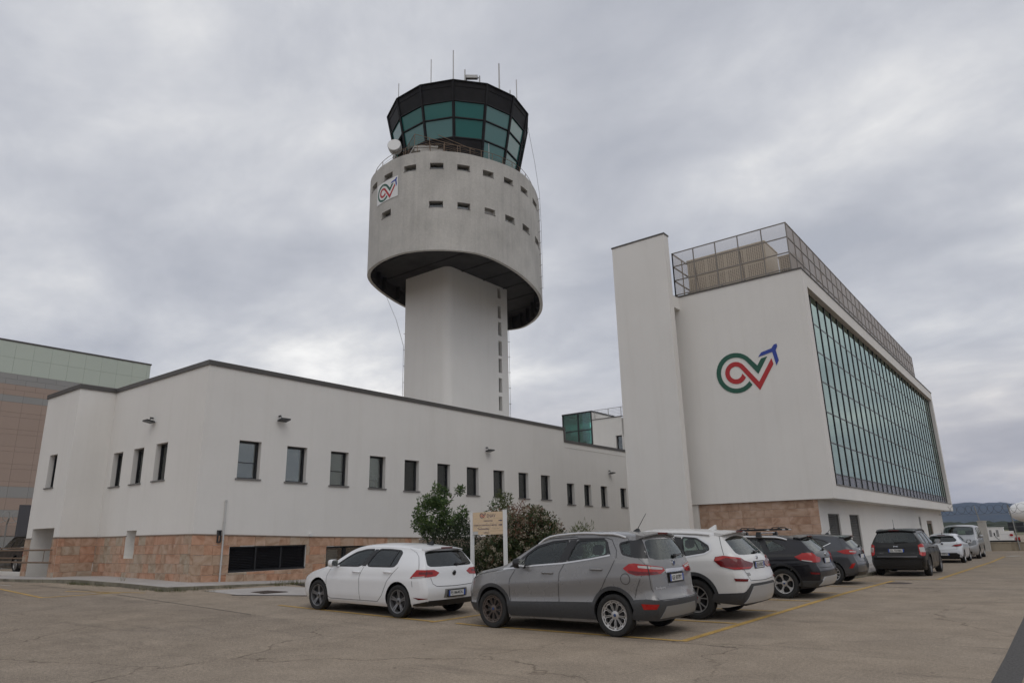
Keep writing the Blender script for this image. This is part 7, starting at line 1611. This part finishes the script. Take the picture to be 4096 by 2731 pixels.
plant('evergreen_shrub', 'dark evergreen shrub between the laurel and the sign post', 'shrub', (-14.6, 16, bz), [('crown', leaves(cl, .085, .028, 2), 'leaf_dark')],
      [([(-14.6, 16, bz), (-14.7, 16, .8), (-14.9, 15.9, 1.6)], [.05, .035, .012]), ([(-14.5, 16, bz), (-14.2, 15.9, .8), (-13.9, 15.8, 1.5)], [.04, .03, .01])])
cl = crown_pts((-13.75, 16.9, 2.25), .38, .3, .3, 16, 17, .1, .2, 60)
plant('young_tree', 'slim green young tree top showing above the left sign post', 'tree', (-13.75, 16.9, bz), [('crown', leaves(cl, .10, .03, 4), 'leaf_laurel')], [([(-13.75, 16.9, bz), (-13.75, 16.9, 1.2), (-13.7, 16.9, 2.3)], [.035, .028, .01])])
# flowering photinia
C0 = (-12.15, 16.3, 1.15)
cl = crown_pts(C0, 1.3, 1.05, 1.12, 260, 21, .17, .3, 135); top_ = [p for p in crown_pts(C0, 1.36, 1.12, 1.22, 260, 22, .10, .18, 40) if p[2] > 1.5]
fl = []; rg = np.random.RandomState(5)
while len(fl) < 330:
    d = rg.normal(size=3); d /= np.linalg.norm(d)
    if d[1] > .45 or d[2] < -.75: continue
    lump = 1+.16*math.sin(3.1*d[0]+21)*math.cos(2.7*d[1]+42)+.12*math.sin(5*d[2]+21); p = np.array(C0)+d*[1.36, 1.14, 1.18]*lump
    if p[2] < .45: continue
    fl.append((*p, rg.uniform(.04, .07), 30))
ll = leaves(cl, .10, .044, 3)
plant('flowering_shrub', 'large rounded photinia with cream flower heads and reddish leaves behind the sign', 'shrub', (-12.15, 16.3, bz), [('crown', ll, 'leaf_photinia'), ('red_shoots', leaves(top_, .085, .03, 6, .9, 0), 'leaf_red'), ('flower_heads', leaves(fl, .026, .024, 7, .9), 'flower')],
      [([(-12.2, 16.3, bz), (-12.3, 16.3, .6), (-12.7, 16.2, 1.4)], [.06, .045, .015]), ([(-12.1, 16.3, bz), (-11.9, 16.2, .7), (-11.4, 16.1, 1.5)], [.05, .04, .012])])
cl = []
for k, (dx, h) in enumerate(((-.55, 2.85), (-.38, 2.62), (-.2, 2.75))):
    for q in range(7): cl.append((-12.8+dx+.05*q*(.3-k*.2), 16.6, h-.11*q, .1+.012*q, 34))
plant('upright_shrub', 'upright pale green shoots rising above the flowering shrub', 'shrub', (-13.1, 16.6, bz), [('crown', leaves(cl, .11, .03, 9, .9, -.1), 'leaf_olive')], [([(-13.1, 16.6, bz), (-13.15, 16.6, 1.5), (-13.2, 16.6, 2.6)], [.03, .02, .008])])
cl = []
rg = np.random.RandomState(8)
for k in range(26):
    a = rg.uniform(-.75, .75); h = rg.uniform(1.2, 2.02)-abs(a)*.35; b0 = np.array([-10.75, 16.6, .2]); tp = np.array([-10.75+a*.75, 16.6+rg.uniform(-.4, .4), h])
    for q in np.linspace(.35, 1, 9): p = b0+(tp-b0)*q; cl.append((*p, .10, 17))
plant('oleander_shrub', 'narrow leaved olive green shrub right of the flowering shrub', 'shrub', (-10.75, 16.6, bz), [('crown', leaves(cl, .13, .018, 10, .8, -.15), 'leaf_olive')], [([(-10.75, 16.6, bz), (-10.8, 16.6, .8), (-10.9, 16.6, 1.4)], [.03, .02, .008]), ([(-10.72, 16.6, bz), (-10.5, 16.6, .9), (-10.3, 16.6, 1.6)], [.025, .018, .006])])
# weeds along the kerb: nobody could count them
V = []; F = []; rg = np.random.RandomState(3)
for (x, y, n_, h) in ((-21.25, 10.6, 70, .10), (-22.2, 10.5, 40, .07), (-20.9, 10.9, 60, .12), (-21.1, 11.5, 50, .10), (-20.9, 12.5, 30, .08), (-25.6, 9.9, 90, .08), (-25.2, 10.05, 80, .10), (-24.4, 10.2, 60, .07), (-21.0, 15.0, 90, .18), (-21.0, 14.3, 60, .14), (-20.2, 11.45, 30, .06), (-24.8, 11.0, 12, .25), (-21.5, 14.9, 14, .3)):
    for _ in range(n_):
        px, py = x+rg.normal()*.22, y+rg.normal()*.09; z0 = gz(px, py)+.0; a = rg.uniform(0, 2*PI); l = h*rg.uniform(.5, 1.4); o = len(V); w = .006
        V += [(px-w*math.sin(a), py+w*math.cos(a), z0), (px+w*math.sin(a), py-w*math.cos(a), z0), (px+l*.5*math.cos(a), py+l*.5*math.sin(a), z0+l)]; F.append((o, o+1, o+2))
me = bpy.data.meshes.new('kerb_weeds'); me.from_pydata(V, [], F); me.materials.append(M['grass']); o = bpy.data.objects.new('kerb_weeds', me); COL.objects.link(o); tag(o, 'tufts of dry green weeds along the kerb', 'weeds', kind='stuff')

# ------------------------------------------------------------------ handrail and ramp wall by the portal (left edge)
hr = thing('ramp_railing', 'brown double pipe handrail crossing the doorway at the left edge', 'railing', (-34, 10.6, .45))
m = MB()
for z in (1.05, .6): m.tube([(-7, 0, z+.02), (4.25, 0, z-.0)], .03, 8)
for x in (-6.5, 3.55): m.tube([(x, 0, .6 if x > 0 else 0), (x, 0, 1.05)], .012, 6)
m.build('front_rail', M['steel_brown'], hr)
m = MB()
for z in (1.13, .7): m.tube([(-7, 1.3, z+.02), (.3, 1.3, z)], .03, 8)
for x in (-6.5, .28): m.tube([(x, 1.3, 0), (x, 1.3, 1.13)], .02, 6)
m.build('rear_rail', M['steel_brown'], hr)
m = MB(); m.box(-46, -30.3, 12.25, 12.4, -.2, .55); tag(m.build('ramp_wall', M['plaster']), 'low white ramp wall running left from the doorway', 'low wall')
# boundary fence with razor wire and a grey notice board beyond the offices at the left
fn_ = thing('boundary_fence', 'metal mesh boundary fence with razor wire coil before the pink building', 'fence', (-52, 18, .42))
M['chain'] = mesh_mat('chain_link', (.2, .2, .19), .22)
for k in range(9):
    m = MB(); y = -7+2.4*k; m.tube([(0, y, 0), (0, y, 2.6), (.25, y, 3.0)], .045, 6); m.build('fence_post', M['steel'], fn_)
    if k < 8:
        m = MB(); m.quad((0, y+.05, .05), (0, y+2.35, .05), (0, y+2.35, 2.55), (0, y+.05, 2.55)); m.build('mesh_panel', M['chain'], fn_)
def coil(mb, a, b, r_, turns, rr_=.008, n=14):
    a = Vector(a); b = Vector(b); d = (b-a).normalized(); x = d.cross(Vector((0, 0, 1))).normalized(); z = Vector((0, 0, 1)); pts = []
    for i in range(turns*n+1): t = i/(turns*n); q = 2*PI*i/n; pts.append(a+(b-a)*t+d*r_*math.cos(q)*(1+.14*math.sin(q*.37))+x*.12*math.sin(q*.5)+z*r_*math.sin(q)*(1+.12*math.cos(q*.23)))
    mb.tube(pts, rr_, 4, cap=False)
m = MB(); coil(m, (.1, -7, 3.05), (.1, 12.2, 3.05), .32, 34, .02); m.build('razor_wire', M['steel'], fn_)
nb = thing('notice_board', 'tall grey board on a post near the boundary fence at far left', 'board', (-50, 16.2, .42)); m = MB(); m.box(-.05, .05, -.5, .35, 1.3, 3.7); m.build('panel', M['spandrel'], nb); m = MB(); m.tube([(0, .4, 0), (0, .4, 3.7)], .06, 8); m.build('post', M['steel'], nb)

# ------------------------------------------------------------------ apron side: wall, razor wire, ground unit, aircraft, hills
cwz = gz(-3, 63.5)
M['rough_wall'] = weathered('rough_wall', (.36, .31, .235), streak=.2, patch=.12, dirty=(.5, .45, .38))
aw = MB(); aw.box(-6.6, 45, 63.4, 63.65, cwz-.3, .34); aw.box(-6.62, 45, 63.36, 63.69, .34, .39); tag(aw.build('apron_wall', M['rough_wall']), 'low stained concrete wall closing the end of the car park', 'wall')
wf = thing('razor_wire_fence', 'razor wire coil on leaning posts above the low concrete wall', 'fence', (-4, 63.3, .35))
for px_, lean in ((-.95, -.16), (1.05, -.12), (6, -.1), (11, -.1)): m = MB(); m.tube([(px_-.0, 0, -.5), (px_+lean*.6, 0, 1.5), (px_+lean*1.6, -.1, 2.65)], .045, 6); m.build('fence_post', M['steel'], wf)
m = MB(); coil(m, (-5.0, -.1, 2.35), (24, -.1, 2.55), .33, 62, .010); m.build('razor_wire', M['dark_frame'], wf)
m = MB()
for z in (.6, 1.1, 1.6, 2.0, 2.4): m.tube([(-3.5, -.02, z), (24, -.02, z)], .006, 4)
m.build('strand_wire', M['steel'], wf)
gp = MB(); gp.box(-5.15, -4.65, 62.6, 63.1, -.4, 1.85); gp.box(-5.19, -4.61, 62.56, 63.14, 1.85, 1.92); tag(gp.build('concrete_post', M['concrete']), 'square weathered concrete gate post behind the silver people carrier', 'post')
gu = thing('ground_power_unit', 'white ground power unit trailer standing behind the low concrete wall', 'power unit', (-6.78, 90, -.22)); gu.scale = (1.33, 1.2, .96)

m = MB(); m.box(0, 1.15, -.6, .6, .3, 1.6); m.box(1.15, 1.75, -.6, .6, .3, 1.25); m.box(-.03, 1.18, -.63, .63, 1.6, 1.66); m.build('housing', M['white_paint'], gu)
m = MB(); m.box(-.1, 2.1, -.55, .55, .1, .3); m.build('chassis', M['plastic_black'], gu)
for xx in (.3, .75):
    m = MB(); 
    for q in range(9): m.box(xx-.08, xx+.08, -.615, -.6, .7+.08*q, .74+.08*q)
    m.build('vent', M['spandrel'], gu)
m = MB(); m.box(.5, .58, -.62, -.6, .8, 1.1); m.tube([(.55, -.63, .85), (.62, -.66, .6), (.8, -.66, .35)], .02, 6); m.build('cable', M['plastic_black'], gu)
m = MB(); m.box(1.8, 2.1, -.3, .3, .25, .6); m.lathe([(.02, -.08), (.12, -.08), (.12, .08), (.02, .08)], (1.62, -.62, .85), 'y', 14); m.build('red_fittings', M['lamp_red'], gu)
for xx in (.3, 1.4):
    m = MB(); m.lathe([(.05, -.5), (.2, -.5), (.2, -.34), (.05, -.34)], (xx, 0, .2), 'y', 16); m.build('wheel', M['rubber'], gu)
bs = thing('dark_hoarding', 'long dark screen panels on the far side of the airfield apron', 'screen', (-9.6, 180, -.25))
for k in range(2): m = MB(); m.box(1.36*k, 1.36*k+1.3, -.1, .1, .3, 2.3); m.build('panel', M['plastic_black'], bs)
# aircraft: round nose, windscreen, fuselage running away to the right
ac = thing('parked_aircraft', 'white aircraft nose poking in at the right edge beyond the fence', 'aircraft', (-5.0, 108, -.25))
ax_ = Vector((.93, .36, .0)).normalized(); m = MB(); prof = [(.02, 0), (.35, .06), (.62, .22), (.86, .5), (1.06, .95), (1.22, 1.6), (1.33, 2.5), (1.38, 4), (1.38, 22), (1.1, 26), (.4, 31)]
sx = ax_.cross(Vector((0, 0, 1))).normalized(); n = 36
vs = [ax_*(h-.35)+sx*r_*math.cos(2*PI*i/n)+Vector((0, 0, 3.35-.25*max(0, 1-h/2.5)*0+r_*math.sin(2*PI*i/n))) for r_, h in prof for i in range(n)]
m.add(vs, [(a*n+i, a*n+(i+1) % n, (a+1)*n+(i+1) % n, (a+1)*n+i) for a in range(len(prof)-1) for i in range(n)]+[tuple(range(n))]); m.build('fuselage', M['white_paint'], ac, smooth=60)
m = MB()
for s_ in (-1, 1):
    for q in (8, 16): m.box(*sorted(((ax_*q).x-.2, (ax_*q).x+.2)), *sorted(((ax_*q).y-.2, (ax_*q).y+.2)), .0, 2.2)
m.build('undercarriage', M['spandrel'], ac)
m = MB(); c_ = ax_*13+Vector((0, 0, 2.4)); m.add([c_+sx*1.2, c_+sx*11+ax_*3, c_+sx*11+ax_*4.5, c_+sx*1.2+ax_*4, c_-sx*1.2, c_-sx*11+ax_*3, c_-sx*11+ax_*4.5, c_-sx*1.2+ax_*4], [(0, 1, 2, 3), (4, 5, 6, 7)]); m.build('wing', M['white_paint'], ac)
m = MB(); c_ = ax_*26+Vector((0, 0, 4.2)); m.add([c_, c_+ax_*4+Vector((0, 0, 4)), c_+ax_*5.6+Vector((0, 0, 4)), c_+ax_*4.5], [(0, 1, 2, 3)]); m.build('tail_fin', M['white_paint'], ac)
# dark scrub line in front of the hills
M['scrub'] = mat('scrub', (.035, .042, .026), 1., noise=(.05, .4))
rg = np.random.RandomState(2); V = []; F = []; xs = np.arange(-700, 700, 3.0); 
for k, yb_ in enumerate((300, 420, 600)):
    hh = np.convolve(rg.uniform(1.2, 4.2, len(xs)+8), np.ones(5)/5, 'same')[:len(xs)]*(.7+.35*k)+rg.uniform(-.5, .5, len(xs)); o = len(V)
    for x_, h_ in zip(xs, hh): V += [(x_, yb_, -.3), (x_+rg.uniform(-1, 1), yb_+2, h_*.7), (x_, yb_+6, h_), (x_, yb_+14, -.3)]
    for i in range(len(xs)-1):
        for q in range(3): F.append((o+4*i+q, o+4*(i+1)+q, o+4*(i+1)+q+1, o+4*i+q+1))
me = bpy.data.meshes.new('scrub_belt'); me.from_pydata(V, [], F); me.materials.append(M['scrub']); o = bpy.data.objects.new('scrub_belt', me); COL.objects.link(o); tag(o, 'dark belt of scrub at the far edge of the airfield', 'scrub', kind='stuff')
def hills():
    D = 5200; az0, az1 = 20, 160; az_ = np.linspace(az0, az1, 420); rg = np.random.RandomState(6)
    prof = np.interp(az_, [20, 60, 80, 91.8, 92.6, 93.6, 94.8, 96, 96.6, 98, 102, 115, 125, 140, 160], [1.2, 2.1, 1.6, 1.55, 1.47, 1.64, 1.66, 1.62, 1.35, 1.05, .9, 1.3, .9, .7, .8])
    nz_ = sum(rg.uniform(.5, 1)*np.sin(az_*f_+rg.uniform(0, 6))/f_ for f_ in (3.1, 7.3, 15, 31, 57))*.16
    V = []; F = []; rows = 14
    for j in range(rows):
        t = j/(rows-1); d = D*(.62+.38*t) if j < rows-1 else D*1.25
        for i, a in enumerate(az_):
            h = (D*math.tan(R(prof[i]+nz_[i])))*(t**1.35 if j < rows-1 else .2); rough = 26*math.sin(a*5+j*1.7)*math.sin(a*13+j)*t*(1-t)*2.2
            V.append((d*math.cos(R(a)), d*math.sin(R(a)), max(h+rough, -1) if j else -2))
    n = len(az_)
    for j in range(rows-1):
        for i in range(n-1): F.append((j*n+i, j*n+i+1, (j+1)*n+i+1, (j+1)*n+i))
    me = bpy.data.meshes.new('hills'); me.from_pydata(V, [], F); me.materials.append(mat('wooded_hills', (.022, .028, .022), 1., noise=(.012, .45, 8))); me.polygons.foreach_set('use_smooth', [True]*len(me.polygons))
    o = bpy.data.objects.new('hills', me); COL.objects.link(o); tag(o, kind='structure')
hills()
# ------------------------------------------------------------------ haze: the air between here and the hills
HAZE = .9e-4
def haze():
    mb = MB(); mb.box(-9500, 9500, -3500, 9500, -8, 420); o = mb.build('haze', mat('haze', (1, 1, 1)))
    m = o.data.materials[0]; t = m.node_tree; t.nodes.clear(); pv = t.nodes.new('ShaderNodeVolumePrincipled'); pv.inputs['Color'].default_value = (.46, .62, .95, 1); pv.inputs['Density'].default_value = HAZE; pv.inputs['Anisotropy'].default_value = .0
    out = t.nodes.new('ShaderNodeOutputMaterial'); t.links.new(pv.outputs[0], out.inputs['Volume']); tag(o, 'thin blue haze over the airfield and hills', 'haze', kind='stuff')
haze()
